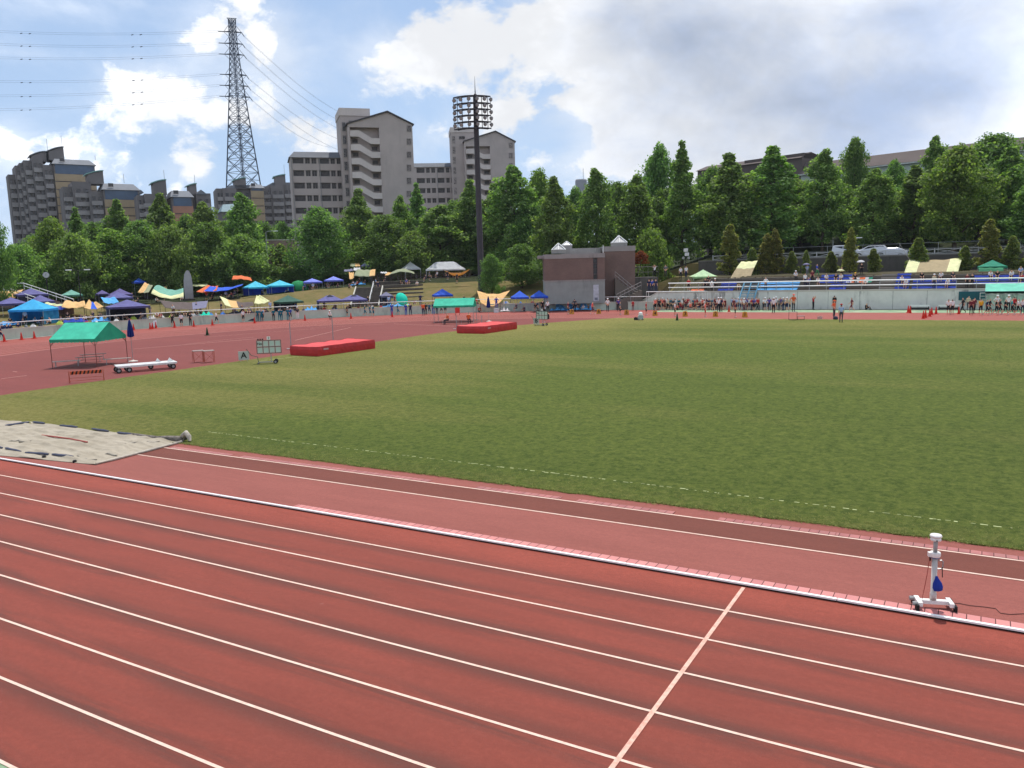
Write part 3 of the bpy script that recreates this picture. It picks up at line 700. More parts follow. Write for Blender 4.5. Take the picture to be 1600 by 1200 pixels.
for x0, x1, y, v in ((101, 119, 292, 5.5), (117, 146, 284, 3.8), (142, 164, 299, 1.5)): bay(b, fr, x0, x1, y, v, 14-v)
b.build('wall', m_edark, t)
for x0, x1, y, v, n in ((101, 118, 296, 5.5, 6), (119, 144, 290, 3.8, 6), (144, 162, 302, 1.5, 5)): bay_windows(t, fr, x0, x1, y, v, 13.5, n, 2, .6)
end_facade(t, fr, 162, 217, 286, 297, 312, 390, 0, 13, m_ebeige, 12.6*scl(180, 240))
barrel(t, fr, 136, 162, 266, 271.5, 3.8, 5, m_copper, 287); mast(t, fr, 194, 286, 272, 4)
b = MB(); u0, u1 = fr.u(205, 290, 5), fr.u(224, 290, 5); b.prism([(u0, fr.z(215, 305, 5)), (u1, fr.z(215, 301, 5)), (u1-.6, fr.z(215, 297, 5)), (u0, fr.z(215, 292, 5))], 5, 12); b.build('side_roof', m_eslate, t)
fr = Frame(270, 225, .12)
t = fr.thing('apartment_tower', 'low stepped block with zigzag stairs, copper topped turret and pink panel, left of the pylon', 'apartment block', 'dark stepped apartment blocks of the far left estate')
b = MB()
for x0, x1, y, v in ((216, 232, 305, 4.5), (228, 262, 303, 3), (296, 307, 303, 6), (308, 331, 302, 4)): bay(b, fr, x0, x1, y, v, 13-v)
b.build('wall', m_edark, t)
for x0, x1, y, v, n in ((217, 230, 308, 4.5, 4), (309, 329, 306, 4, 4)): bay_windows(t, fr, x0, x1, y, v, 13, n, 2, .6)
for k in range(4):
    u0, u1 = fr.u(224, 320, 3), fr.u(256, 320, 3); z = fr.z(240, 319+k*13, 3); q = MB(); w = u1-u0
    q.prism([(u0, z-.9), (u0+w*.45, z-.9), (u0+w*.8, z+.4), (u1, z+.4), (u1, z+1.4), (u0+w*.8, z+1.4), (u0+w*.45, z+.1), (u0, z+.1)], 2.2, 2.4); q.build('stair_parapet', wall_mat_b, t)
end_facade(t, fr, 268, 300, 297, 308, 322, 360, 0, 12, m_epink, 12.5*scl(270, 225))
barrel(t, fr, 237, 259, 280, 285.5, 3, 5, m_copper, 304); barrel(t, fr, 293, 306, 286, 289.5, 5, 4, m_copper, 304); mast(t, fr, 257, 281, 266, 4); mast(t, fr, 304.5, 287, 273, 6)
b = MB(); u0, um, u1 = fr.u(307, 303, 4), fr.u(314, 303, 4), fr.u(323, 303, 4); z = fr.z(315, 304, 4); b.prism([(u0-.2, z), (u1+.2, z), (um, fr.z(315, 296.5, 4))], 3.6, 12); b.build('gable_roof', m_eslate, t)
fr = Frame(375, 262, .1)
t = fr.thing('apartment_tower', 'dark stepped block with beige gable standing behind the legs of the pylon', 'apartment block', 'dark stepped apartment blocks of the far left estate')
b = MB()
for x0, x1, y, v in ((340, 352, 294.5, 3), (350, 372, 294, 2), (370, 394, 293, 4)): bay(b, fr, x0, x1, y, v, 14-v)
b.build('wall', m_edark, t); 
for x0, x1, y, v, n in ((341, 351, 297, 3, 4), (352, 371, 297, 2, 4), (372, 392, 297, 4, 4)): bay_windows(t, fr, x0, x1, y, v, 12, n, 2, .6)
end_facade(t, fr, 392, 412, 287, 294, 298, 340, 1, 12, m_ebeige, 12*scl(375, 262))
barrel(t, fr, 365, 384, 277, 281.5, 3, 5, m_copper, 295)
b = MB(); u0, u1 = fr.u(348, 295, 2), fr.u(413, 295, 2); b.prism([(u0, fr.z(350, 295, 2)), (u1, fr.z(410, 293, 2)), (u1-1, fr.z(405, 288, 2)), (u0+2.5, fr.z(356, 289, 2))], 3, 13); b.build('roof', m_eslate, t)
fr = Frame(435, 268, .05)
t = fr.thing('apartment_tower', 'dark stepped block with copper penthouse, between the pylon and the grey apartments', 'apartment block', 'dark stepped apartment blocks of the far left estate')
b = MB()
for x0, x1, y, v in ((411, 427, 291, 2), (425, 446, 290, 1), (444, 462, 289, 2)): bay(b, fr, x0, x1, y, v, 14-v)
b.build('wall', m_edark, t)
for x0, x1, y, v, n in ((412, 426, 294, 2, 6), (427, 445, 294, 1, 6), (446, 460, 293, 2, 6)): bay_windows(t, fr, x0, x1, y, v, 11.5, n, 2, .6)
barrel(t, fr, 428, 446, 272, 276, 2, 5, m_copper, 291); mast(t, fr, 444.5, 272, 257, 4)
b = MB(); u0, u1 = fr.u(414, 295, 2), fr.u(462, 295, 2); b.prism([(u0, fr.z(414, 291, 2)), (u1, fr.z(462, 289, 2)), (u1, fr.z(460, 284, 2)), (u0+2.5, fr.z(422, 284, 2))], 4, 13); b.build('roof', m_eslate, t)
fr = Frame(360, 215, .2)
t = fr.thing('roof_hut', 'small house with blue-grey roof among the trees below the pylon', 'house')
b = MB(); u0, u1 = fr.u(345, 330), fr.u(375, 330); ze = fr.z(360, 331); b.box(u0+.3, u1-.3, .2, 6, 0, ze); b.build('wall', m_edark, t)
b = MB(); b.add([(u0, -.3, ze), (u1, -.3, ze), (u1, 6.4, ze), (u0, 6.4, ze), (u0+1.2, 3, fr.z(355, 318)), (u1-.8, 3, fr.z(366, 317))], [(0,1,5,4), (1,2,5), (2,3,4,5), (3,0,4), (3,2,1,0)]); b.build('roof', M('blue_grey_roof', lin(120, 140, 146)), t)
# --- long hall on the hill at the right
p0 = PD(1086, 262, 205); p1 = PD(1250, 247, 190); p2 = PD(1660, 212, 172)
m_hroof = wall_mat('brown_metal_roof', lin(94, 84, 80)); m_hwall = M('pale_green_cladding', lin(172, 182, 174), .6, .06, .4); m_htrim = M('pale_trim', lin(206, 210, 206))
d = Vector((p2.x-p1.x, p2.y-p1.y, 0)); ln = d.length; rz = math.atan2(d.y, d.x); zr = PD(1300, 243, math.hypot(*(p1+(p2-p1)*.13)[:2])).z
t = thing('hillside_hall', 'long pale green hall with a dark brown roof on the hill above the trees', 'hall', (p1.x, p1.y, 12), rz)
b_low = -7
ze = zr-12-3.4; b = MB(); b.box(0, ln, .6, 18, b_low, ze-.02); b.build('wall', m_hwall, t)
b = MB(); b.prism([(-.3, ze), (ln, ze), (ln, ze+.25), (-.3, ze+.25)], -.1, .3); b.build('eaves_trim', m_htrim, t)
b = MB(); b.add([(-.3, -.2, ze+.26), (ln+.3, -.2, ze+.26), (ln+.3, 19, ze+.26), (-.3, 19, ze+.26), (-.3, 4.5, ze+2.9), (ln+.3, 4.5, ze+2.9), (ln+.3, 14, ze+2.9), (-.3, 14, ze+2.9)], [(0,1,5,4), (1,2,6,5), (2,3,7,6), (3,0,4,7), (4,5,6,7), (3,2,1,0)]); b.build('roof', m_hroof, t)
b = MB(); b.box(3, ln-3, .4, .58, ze-4.4, ze-4.2); b.build('wall_band', m_htrim, t)
w2 = (p1-p0).length; rz2 = math.atan2(p1.y-p0.y, p1.x-p0.x); zt = PD(1247, 235.5, 190).z-12; za = PD(1158, 245, 197).z-12; zl = PD(1100, 261, 203).z-12
t = thing('hillside_hall', 'raised brown hipped-roof left end of the long hall, between the treetops', 'hall', (p0.x, p0.y, 12), rz2)  # part of the same hall, kept as a separate object
b = MB(); b.box(0, w2*.995, 1, 14, b_low, zl-.6); b.box(w2*.45, w2*.99, 2, 12, 0, za-.6); b.build('wall', m_hroof, t)
b = MB(); b.add([(-.3, .5, zl-.6), (w2*.99, .5, zl-.6), (w2*.99, 15, zl-.6), (-.3, 15, zl-.6), (-.3, 5, zl+.8), (w2*.99, 5, zl+.9)], [(0,1,5,4), (1,2,5), (2,3,4,5), (3,0,4), (3,2,1,0)]); b.build('lower_roof', m_hroof, t)
b = MB(); x0, x1 = w2*.42, w2*.99; b.add([(x0-.4, 1.4, za-3.6), (x1+.4, 1.4, za-3.6), (x1+.4, 13, za-3.6), (x0-.4, 13, za-3.6), (x0+2.2, 6, za), (x1-.4, 6, zt)], [(0,1,5,4), (1,2,5), (2,3,4,5), (3,0,4), (3,2,1,0)]); b.build('upper_roof', m_hroof, t)
# --- round water tank peeping over the trees
q = PD(908, 292, 330); t = thing('water_tank', 'round grey rooftop tank with a thin mast peeping over the trees', 'tank', (q.x, q.y, 10))
zt = PD(908, 280.5, 330).z-10; s_ = scl(908, 330); b = MB(); b.lathe([(9*s_, 0), (9*s_, zt-.6), (8.4*s_, zt)], 20); b.build('tank_body', wall_mat('tank_wall', lin(150, 150, 154)), t, True)
b = MB(); b.tube([(1, 0, zt), (1, 0, zt+4.2)], .1, 4); b.build('antenna', m_steel, t)
# --- club house beside the stand
fr = Frame(897, 112.5, .06, 1.0)
m_brick = NT('brown_brick')
def brick_mat():
    s = m_brick; mp = s.new('ShaderNodeMapping'); mp.inputs['Rotation'].default_value = (R(90), 0, 0); s.lk(s.tc.outputs['Object'], mp.inputs[0])
    br = s.new('ShaderNodeTexBrick'); br.inputs['Scale'].default_value = 1; br.inputs['Brick Width'].default_value = .24; br.inputs['Row Height'].default_value = .075; br.inputs['Mortar Size'].default_value = .008
    br.inputs['Color1'].default_value = (*lin(126, 104, 94), 1); br.inputs['Color2'].default_value = (*lin(112, 94, 86), 1); br.inputs['Mortar'].default_value = (*lin(104, 90, 88), 1); s.lk(mp.outputs[0], br.inputs['Vector'])
    f = s.rng(s.noise(.5, 5), .3, .7); return s.fin(s.mix(.35, br.outputs[0], s.mix(f, lin(102, 86, 80), lin(134, 114, 104))), .9, .2)
m_brick = brick_mat(); m_capc = conc_mat('parapet_concrete', lin(150, 146, 142), .4); m_basec = conc_mat('base_concrete', lin(144, 150, 146), .45)
t = fr.thing('clubhouse', 'brown brick clubhouse on a grey concrete base with pyramid skylights', 'clubhouse')
u0, u1, u2 = fr.u(850.5, 430), fr.u(945, 430), fr.u(992.5, 430); zc0, zc1, zb, z0 = fr.z(897, 396.5), fr.z(897, 403.5), fr.z(897, 437.5), 0
ws0, ws1 = fr.u(927, 430), fr.u(933.5, 430)
b = MB(); b.box(u0, u1, 0, 9, 0, zb-.15); b.build('concrete_base', m_basec, t)
b = MB(); b.box(u0-.06, u1+.06, -.06, 9.06, zb-.147, zb); b.build('string_course', m_capc, t)
b = MB(); b.box(u0, ws0, 0, 9, zb+.003, zc1); b.box(ws1, u1, 0, 9, zb+.003, zc1); b.box(ws0+.001, ws1-.001, .3, 9, zb+.003, zc1); b.build('wall', m_brick, t)
b = MB(); b.box(u0-.05, u1+.05, -.05, 9, zc1+.003, zc0); b.box(u0-.8, u0-.06, 1, 8, zc1+.1, zc1+.5); b.build('parapet', m_capc, t)
nwin = 4; hz = (zc1-zb-.1)/nwin
for k in range(nwin): window(t, (ws0+ws1)/2, zb+.05+k*hz, ws1-ws0-.04, hz-.05, .15, m_rim, m_pane, False)
dx0, dx1 = fr.u(927, 455), fr.u(935.5, 455); dz = fr.z(931, 445)
dr = MB().box(dx0, dx1, -.05, -.005, .25, dz).build('door', M('pale_door', lin(178, 184, 192), .5), t); MB().box(dx0+.15, dx1-.15, -.065, -.052, .4, .75).build('door_vent', M('vent_grey', lin(110, 118, 130)), dr); MB().box(dx1-.2, dx1-.12, -.1, -.052, 1.1, 1.25).build('handle', m_steel, dr)
zr1, zr2 = fr.z(968, 384.5, 2.5), fr.z(968, 392.5, 2.5); a0, a1 = u1+.004, fr.u(992.5, 430, 2.5)
b = MB(); b.box(a0, a1, 2.5, 11, 0, zr2); b.build('wall', m_brick, t)
b = MB(); b.box(a0-.002, a1+.05, 2.44, 11, zr2+.003, zr1); b.build('parapet', m_capc, t)
b = MB(); b.box(fr.u(880, 395, 4), u1-.15, 4, 10.5, zc0+.003, fr.z(920, 387.5, 4)); b.build('roof_parapet', m_capc, t)
b = MB(); b.tube([(fr.u(942.5, 390, 2.4), 2.4, zc0), (fr.u(942.5, 390, 2.4), 2.4, fr.z(942, 383, 2.4))], .05, 5); b.build('vent_pipe', m_white, t)
def skylight(x, yt, yb, hw, v):
    c = fr.u(x, yb, v+hw); zt_, zb_ = fr.z(x, yt, v+hw), fr.z(x, yb, v+hw); b = MB()
    s_ = MB(); s_.box(c-hw, c+hw, v, v+2*hw, zb_-.5, zb_); base = s_.build('skylight', m_capc, t)
    b.add([(c-hw, v, zb_), (c+hw, v, zb_), (c+hw, v+2*hw, zb_), (c-hw, v+2*hw, zb_), (c, v+hw, zt_-.08)], [(0,1,4), (1,2,4), (2,3,4), (3,0,4)]); b.build('pane', M('skylight_glass', lin(120, 122, 128), .3, .1, 2, .5), base)
    f = MB(); cs = [(c-hw, v), (c+hw, v), (c+hw, v+2*hw), (c-hw, v+2*hw)]
    for i in range(4):
        q = cs[i]; n_ = cs[(i+1) % 4]; f.bar((*q, zb_+.03), (c, v+hw, zt_), .1); f.bar((*q, zb_+.04), (*n_, zb_+.04), .09); f.bar(((q[0]+n_[0])/2, (q[1]+n_[1])/2, zb_+.05), (c, v+hw, zt_-.02), .07)
    f.build('frame', m_white, base)
skylight(872.5, 380, 390.5, .95, 1.2); skylight(885.5, 377, 383.5, .75, 7); skylight(967, 368, 379.5, 1.05, 4)
# walkway, retaining wall and stairs beside the club house
fw = Frame(1000, 113.5, .12, 1.0); t = fw.thing('entrance_stairs', 'dark concrete stairs and railed landing between the clubhouse and the stand', 'stairs')
x0, x1 = fw.u(946, 450), fw.u(1034, 450); zl = fw.z(990, 434.5); zr = fw.z(990, 417.5)
b = MB(); b.box(x0, x1, 3.4, 9, -1, zl); b.build('landing', m_darkconc, t)
b = MB()
for k in range(12): b.box(lerp(fw.u(962, 440), fw.u(1000, 440), k/12), lerp(fw.u(962, 440), fw.u(1000, 440), (k+1)/12), .8, 3.39, -1, zl-k*(zl-.4)/12)
b.build('flight', m_step, t)
b = MB()
for k in range(8): b.box(lerp(fw.u(962, 440), fw.u(1002, 440), k/8), lerp(fw.u(962, 440), fw.u(1002, 440), (k+1)/8), -1.2, .6, -1, .2+k*.2)
b.build('lower_flight', m_step, t)
rl = MB(); rl.tube([(x0, 3.5, zr), (x1, 3.5, zr)], .04, 5); rl.tube([(x0, 3.5, (zl+zr)/2), (x1, 3.5, (zl+zr)/2)], .03, 5)
for k in range(12): x = lerp(x0, x1, k/11); rl.tube([(x, 3.5, zl), (x, 3.5, zr)], .03, 4)
rl.build('railing', M('dark_rail', lin(112, 108, 104)), t)
rl = MB(); a = fw.u(962, 440); c_ = fw.u(1000, 440)
for h in (.95, .5): rl.tube([(a, .85, zl+h), (c_, .85, .4+h)], .035, 5); rl.tube([(a, -1.25, .2+h), (c_, -1.25, 1.8+h)], .035, 5)
for k in range(7):
    x = lerp(a, c_, k/6); z = lerp(zl, .4, k/6); rl.tube([(x, .85, z), (x, .85, z+.95)], .025, 4); z = lerp(.2, 1.8, k/6); rl.tube([(x, -1.25, z), (x, -1.25, z+.95)], .025, 4)
rl.build('stair_rail', M('grey_rail', lin(150, 146, 142)), t)

# ------------------------------------------------------------------ floodlight mast
q = PD(752, 440, 131); bz = TZ(q.x, q.y); rz = face_cam(q); s_ = scl(747, 131)
t = thing('floodlight_mast', 'tall dark floodlight mast with a curved rack of round lamps', 'floodlight', (q.x, q.y, bz), rz)
Z = lambda y: PD(747, y, 131).z-bz
m_mast = M('mast_brown', lin(56, 48, 50), .6, .15); ztop = Z(149)
b = MB(); b.lathe([(.62, -.5), (.62, .3), (.52, .35), (.40, ztop-5), (.36, ztop-.3), (.2, ztop+.2), (.12, ztop+.25)], 12); b.build('pole', m_mast, t, True)
b = MB(); b.tube([(0, 0, ztop+.2), (0, 0, ztop+1.2), (0, 0, Z(119))], [.09, .05, .015], 6); b.build('lightning_rod', m_mast, t)
def arc(u, off=0):      # plan curve of the rack: u 0..1 across
    a = lerp(-.95, .75, u); rr = 3.5+off; return (-.3 + rr*math.sin(a), 2.6 - rr*math.cos(a)+.3)
b = MB(); lv = [Z(151), Z(162), Z(171.5), Z(181), Z(191), Z(201)]
for i, z in enumerate(lv):
    b.tube([(*arc(u, .35), z) for u in np.linspace(0, 1, 12)], .11, 4); b.tube([(*arc(u, -.35), z) for u in np.linspace(0, 1, 12)], .10, 4)
    for u in np.linspace(0, 1, 7): b.tube([(*arc(u, -.35), z), (*arc(u, .35), z)], .04, 4)
    b.tube([(0, 0, z), (*arc(.45, -.35), z)], .06, 4)
for u in np.linspace(0, 1, 6): b.tube([(*arc(u, -.35), lv[-1]), (*arc(u, -.35), lv[0])], .08, 4)
for u in (0, 1): b.tube([(*arc(u, .35), lv[-1]), (*arc(u, .35), lv[0])], .055, 4)
b.build('lamp_rack', m_mast, t)
b = MB(); b.lathe([(.03, .34), (.14, .32), (.26, .16), (.31, 0), (.31, -.05)], 14); b.box(-.03, .03, -.04, .04, .3, .5)
lm = b.mesh('lamp', M('lamp_housing', lin(96, 92, 94), .5), True)
g = MB(); g.lathe([(.295, -.06), (.2, -.075), (.05, -.08)], 14); gm = g.mesh('lens', M('lamp_lens', lin(150, 142, 142), .25, .1, 3, .5), True)
for i in range(5):
    for u in (.06, .25, .45, .64, .82, 1.0):
        x, y = arc(u, .5); a = lerp(-.95, .75, u); o = mobj('lamp', lm, t, (x, y, (lv[i]*.55+lv[i+1]*.45)))
        o.rotation_euler = (R(-74), 0, a*.5+.45); k = mobj('lens', gm, o); o.rotation_mode = 'XYZ'
        o.rotation_euler = (R(72), 0, .35+a*.4); o.scale = (1, 1, 1)
        # lamp axis: local -Z is the lens side, tipped towards the field
        o.rotation_euler = Vector((-math.sin(.5+a*.45), math.cos(.5+a*.45), .35)).to_track_quat('Z', 'Y').to_euler()
        k.parent = o

# ------------------------------------------------------------------ pylon and its lines
q = PD(389, 404, 290); s_ = scl(385, 290); rz = face_cam(q)
pyl = thing('pylon', 'tall steel lattice pylon with six pairs of arms, above the estate', 'pylon', (q.x, q.y, q.z), rz)
ZP = lambda y: PD(378, y, 290).z-q.z
m_pyl = M('pylon_steel', lin(72, 80, 94), .6, .1, .3, .4, .3)
def hw(z):  # half diagonal
    y = 404 - z/s_
    k = [(30, 4.6), (90, 5.6), (137, 9.4), (220, 17.6), (290, 24.8), (404, 36)]
    for (a, x), (c, w) in zip(k, k[1:]):
        if y <= c: return lerp(x, w, (y-a)/(c-a))*s_
    return 36*s_
ys = [404, 372, 344, 318, 293, 270, 249, 230, 213, 198, 184, 171, 159, 148, 138, 128, 119, 110, 101, 93, 85, 77, 69, 62, 55, 49, 43, 37, 31]
zs = [ZP(y) for y in ys]; zs[0] = 0
corner = lambda k, z: (hw(z)*math.cos(k*math.pi/2), hw(z)*math.sin(k*math.pi/2), z)
b = MB()
for k in range(4): b.tube([corner(k, z) for z in zs], [lerp(.30, .15, i/len(zs)) for i in range(len(zs))], 4)
b.build('legs', m_pyl, pyl)
b = MB()
for i in range(len(zs)-1):
    for k in range(4):
        p_, q_ = corner(k, zs[i]), corner((k+1) % 4, zs[i]); r_, w_ = corner(k, zs[i+1]), corner((k+1) % 4, zs[i+1]); th = .12 if i < 10 else .085
        b.tube([p_, w_], th, 3); b.tube([q_, r_], th, 3); b.tube([r_, w_], th*.8, 3)
        if i < 9:
            mid = lambda a, c: tuple((x+y)/2 for x, y in zip(a, c)); b.tube([mid(p_, r_), mid(mid(p_, w_), mid(q_, r_))], .06, 3); b.tube([mid(q_, w_), mid(mid(p_, w_), mid(q_, r_))], .06, 3)
b.build('bracing', m_pyl, pyl)
b = MB()
for x in (-.45, .45): b.tube([(x, 0, 0), (x, 0, zs[-1])], .10, 4)
for z in np.arange(1, zs[-1], 1.4): b.tube([(-.45, 0, z), (.45, 0, z+.7)], .05, 3)
b.build('ladder_mast', m_pyl, pyl)
b = MB(); z = zs[-1]; b.tube([(-7*s_, 0, z+.3), (7*s_, 0, z+.3)], .12, 4)
for k in range(4): b.tube([corner(k, ZP(45)), ((-6 if k % 2 else 6)*s_, 0, z+.3)], .08, 3)
b.build('crown_beam', m_pyl, pyl)
levels = [(51, 351, 383.5), (69, 352.5, 386), (86, 353.5, 386.5), (117.5, 355, 389.5), (134.5, 356, 390.5), (151.5, 357, 392)]
m_ins = M('insulator_grey', lin(92, 96, 104), .4); ends = []
for i, (y, xl, xr) in enumerate(levels):
    z = ZP(y); h = hw(z); L_ = -(h + (7.5 if i < 3 else 6)*s_); Rr = h + (7.5 if i < 3 else 6.5)*s_; b = MB()
    for ex in (L_, Rr):
        for sy in (-.5, .5): b.tube([(math.copysign(h*.5, ex), sy*h, z+.1), (ex, 0, z)], .14, 4)
        b.tube([(math.copysign(h*.9, ex), 0, z+2.2), (ex, 0, z)], .08, 4); b.tube([(math.copysign(h, ex), 0, z-1.6), (ex, 0, z)], .07, 4)
    arm = b.build('crossarm', m_pyl, pyl)
    for ex, dxy in ((L_, (-1.7, .25, 0)), (Rr, (.75, -.2, -1.1))):
        for sy in (-.22, .22):
            c = MB(); n_ = 10; pts = [(ex+dxy[0]*k/n_, sy, z+dxy[2]*k/n_) for k in range(n_+1)]; c.tube(pts, [.05 if k % 2 else .15 for k in range(n_+1)], 5); c.build('insulator', m_ins, arm)
    ends.append((Vector((L_-1.7, 0, z)), Vector((Rr+.75, 0, z-1.1))))
pyl_m = Matrix.Translation(q) @ Matrix.Rotation(rz, 4, 'Z')
m_wire = M('power_cable', lin(74, 82, 100), .6)
lab = ['topmost', 'second', 'third', 'fourth', 'fifth', 'lowest']
ylef = [47, 67, 88, 125, 147.5, 169]; rt = [(532, 173), (532, 186), (532, 199), (530, 214), (530, 231), (500, 222)]
for i in range(6):
    a, c = pyl_m @ ends[i][0], pyl_m @ ends[i][1]
    e = PD(-60, ylef[i]+(ylef[i]-levels[i][0])*.17, 330); b = MB()
    for o in (-.22, .22): b.tube([Vector(a).lerp(e, k/30) + Vector((0, 0, o*1.3-2.2*math.sin(math.pi*k/30)*.5)) for k in range(31)], .024, 4)
    for k in (9, 10, 22, 23): b.cbox(Vector(a).lerp(e, k/30) + Vector((0, 0, -1.1*math.sin(math.pi*k/30)-.3)), 1.0, .2, .2)
    tag(b.build('power_line', m_wire), '%s power line bundle running left from the pylon arms' % lab[i], 'power line', 'power lines left of the pylon')
    x, y = rt[i]; sx = (x-levels[i][2]); sy = (y-levels[i][0]); e = PD(levels[i][2]+sx*1.15, levels[i][0]+sy*1.12, 420); b = MB()
    for o in (-.2, .2): b.tube([Vector(c).lerp(e, k/30) + Vector((o, 0, -3.0*math.sin(math.pi*k/30))) for k in range(31)],   .026, 4)
    tag(b.build('power_line', m_wire), '%s power line sloping right from the pylon towards the grey apartments' % lab[i], 'power line', 'power lines right of the pylon')
# ------------------------------------------------------------------ trees
def leaf_mat(name, c0, c1, c2):
    s = NT(name); g = s.new('ShaderNodeNewGeometry'); r = s.new('ShaderNodeValToRGB'); r.color_ramp.interpolation = 'LINEAR'
    e = r.color_ramp.elements; e[0].color = (*c0, 1); e[1].color = (*c2, 1); k = e.new(.5); k.color = (*c1, 1); s.lk(g.outputs['Random Per Island'], r.inputs[0])
    oi = s.new('ShaderNodeObjectInfo'); hs = s.new('ShaderNodeHueSaturation')
    s.lk(s.math('ADD', .485, s.math('MULTIPLY', oi.outputs['Random'], .03)), hs.inputs['Hue']); s.lk(s.math('ADD', .78, s.math('MULTIPLY', oi.outputs['Random'], .28)), hs.inputs['Value']); s.lk(r.outputs[0], hs.inputs['Color'])
    s.fin(hs.outputs[0], .62, .18)
    tr = s.new('ShaderNodeBsdfTranslucent'); br = s.mix(1.0, hs.outputs[0], (1.5, 1.7, .7), 'MULTIPLY'); s.lk(br, tr.inputs[0])
    ms = s.new('ShaderNodeMixShader'); ms.inputs[0].default_value = .46; s.lk(s.b.outputs[0], ms.inputs[1]); s.lk(tr.outputs[0], ms.inputs[2]); s.lk(ms.outputs[0], s.n['Material Output'].inputs[0])
    return s.m
m_leaf = leaf_mat('plane_leaves', lin(82, 108, 58), lin(108, 136, 72), lin(150, 170, 104))
m_leafd = leaf_mat('dark_leaves', lin(76, 102, 56), lin(98, 126, 68), lin(134, 156, 92))
m_leafy = leaf_mat('yellowish_leaves', lin(84, 114, 54), lin(108, 138, 66), lin(148, 168, 94))
m_conif = leaf_mat('conifer_sprays', lin(88, 108, 56), lin(116, 130, 68), lin(150, 150, 84))
m_conib = leaf_mat('browned_conifer_sprays', lin(104, 114, 62), lin(130, 132, 72), lin(164, 150, 86))
m_redleaf = leaf_mat('red_leaves', lin(96, 44, 34), lin(132, 62, 42), lin(150, 84, 52))
m_bark = M('bark', lin(84, 72, 60), .95, .3, 3, .1, 0, .6, 12)
def crown_mesh(name, h, w, base, prof, nb, nl, leaf, mat, seed, up=.15, ragged=1.0):
    """leaf-sized faces gathered in clumps through the whole crown; prof(t) = relative radius at height t 0..1"""
    q = np.random.default_rng(seed); ch = h-base
    t = q.random(nb)**.85; rr = np.array([prof(a) for a in t])*w/2
    # clumps: most of them near the surface so light reaches some and leaves others dark
    f = np.sqrt(q.random(nb))*.96; an = q.random(nb)*2*np.pi; bul = 1 + ragged*.13*np.sin(an*2+t*7+seed) + ragged*.11*np.sin(an*5-t*13+2*seed) + ragged*.12*q.normal(size=nb)
    cx = rr*f*bul*np.cos(an); cy = rr*f*bul*np.sin(an); cz = base + t*ch*(1+.02*q.normal(size=nb))
    cs = np.maximum(.28, (.075+.10*q.random(nb))*w*np.clip(.45+rr/(w/2), .5, 1))
    idx = q.integers(0, nb, nl)
    d = q.normal(size=(nl, 3)); d /= np.linalg.norm(d, axis=1)[:, None]; d *= (q.random(nl)**.45)[:, None]
    P = np.stack([cx[idx], cy[idx], cz[idx]], 1) + d*cs[idx][:, None]*np.array([1, 1, .9])
    P[:, 2] = np.clip(P[:, 2], base*.75, None)
    nrm = q.normal(size=(nl, 3)); nrm[:, 2] = np.abs(nrm[:, 2])+up; nrm += d*.9; nrm /= np.linalg.norm(nrm, axis=1)[:, None]
    a = np.cross(nrm, q.normal(size=(nl, 3))); a /= np.linalg.norm(a, axis=1)[:, None]; b = np.cross(nrm, a)
    L_ = leaf*(.6+.8*q.random(nl))[:, None]; a *= L_*.62; b *= L_*.42
    V = np.stack([P-a, P-b*1.0+a*.1, P+a, P+b+a*.1], 1).reshape(-1, 3)
    me = bpy.data.meshes.new(name); me.vertices.add(4*nl); me.vertices.foreach_set('co', V.astype(np.float32).ravel())
    me.loops.add(4*nl); me.loops.foreach_set('vertex_index', np.arange(4*nl, dtype=np.int32)); me.polygons.add(nl)
    me.polygons.foreach_set('loop_start', np.arange(0, 4*nl, 4, dtype=np.int32)); me.polygons.foreach_set('loop_total', np.full(nl, 4, np.int32)); me.update(calc_edges=True)
    me.materials.append(mat); return me
def trunk_mesh(name, h, r, base, w, seed, n=9):
    q = random.Random(seed); b = MB()
    pts = [(q.gauss(0, .012)*h*i/8, q.gauss(0, .012)*h*i/8, h*.9*i/8) for i in range(9)]; pts[0] = (0, 0, -1.2)
    b.tube(pts, [r*1.5] + [r*(1-i/9.2) for i in range(1, 9)], 7)
    for k in range(n):
        z = lerp(base*.8, h*.75, k/n); a = k*2.4+q.random(); l = w*.42*(1-.55*k/n); z2 = z+l*.75
        i = min(7, int(z/(h*.9)*8)); o = Vector(pts[i]).lerp(Vector(pts[i+1]), .5); o.z = z
        b.tube([o, (o.x+math.cos(a)*l*.5, o.y+math.sin(a)*l*.5, lerp(z, z2, .55)), (o.x+math.cos(a)*l, o.y+math.sin(a)*l, z2)], [r*.42, r*.28, r*.08], 5)
    return b.mesh(name, m_bark, True)
def ovoid(lo, pk, p=1.0): return lambda t: (lo+(1-lo)*min(1, t/pk)**.6) if t < pk else max(.03, (1-((t-pk)/(1-pk))**1.5))**p
TREE = {}
def kind(key, h, w, base, prof, nb, nl, leaf, mat, r, seeds, up=.15, ragged=1.35):
    for i, sd in enumerate(seeds): TREE[key+str(i)] = (h, w, crown_mesh(key+'_crown', h, w, base, prof, nb, nl, leaf, mat, sd, up, ragged), trunk_mesh(key+'_trunk', h, r, base, w, sd))
kind('plane', 15, 7, 1.6, ovoid(.62, .30, .95), 190, 15000, .29, m_leaf, .22, (1, 2, 3))
kind('tall', 16, 5.6, 1.4, ovoid(.7, .22, .9), 180, 13000, .28, m_leaf, .2, (5, 6))
kind('broad', 14, 10, 1.8, ovoid(.6, .38, .7), 230, 18000, .31, m_leafy, .28, (7, 8))
kind('dark', 12, 10, 1.3, ovoid(.75, .30, .65), 220, 18000, .28, m_leafd, .3, (9, 10))
kind('hedge', 8, 9, .6, ovoid(.8, .35, .6), 170, 14000, .26, m_leaf, .2, (12, 13))
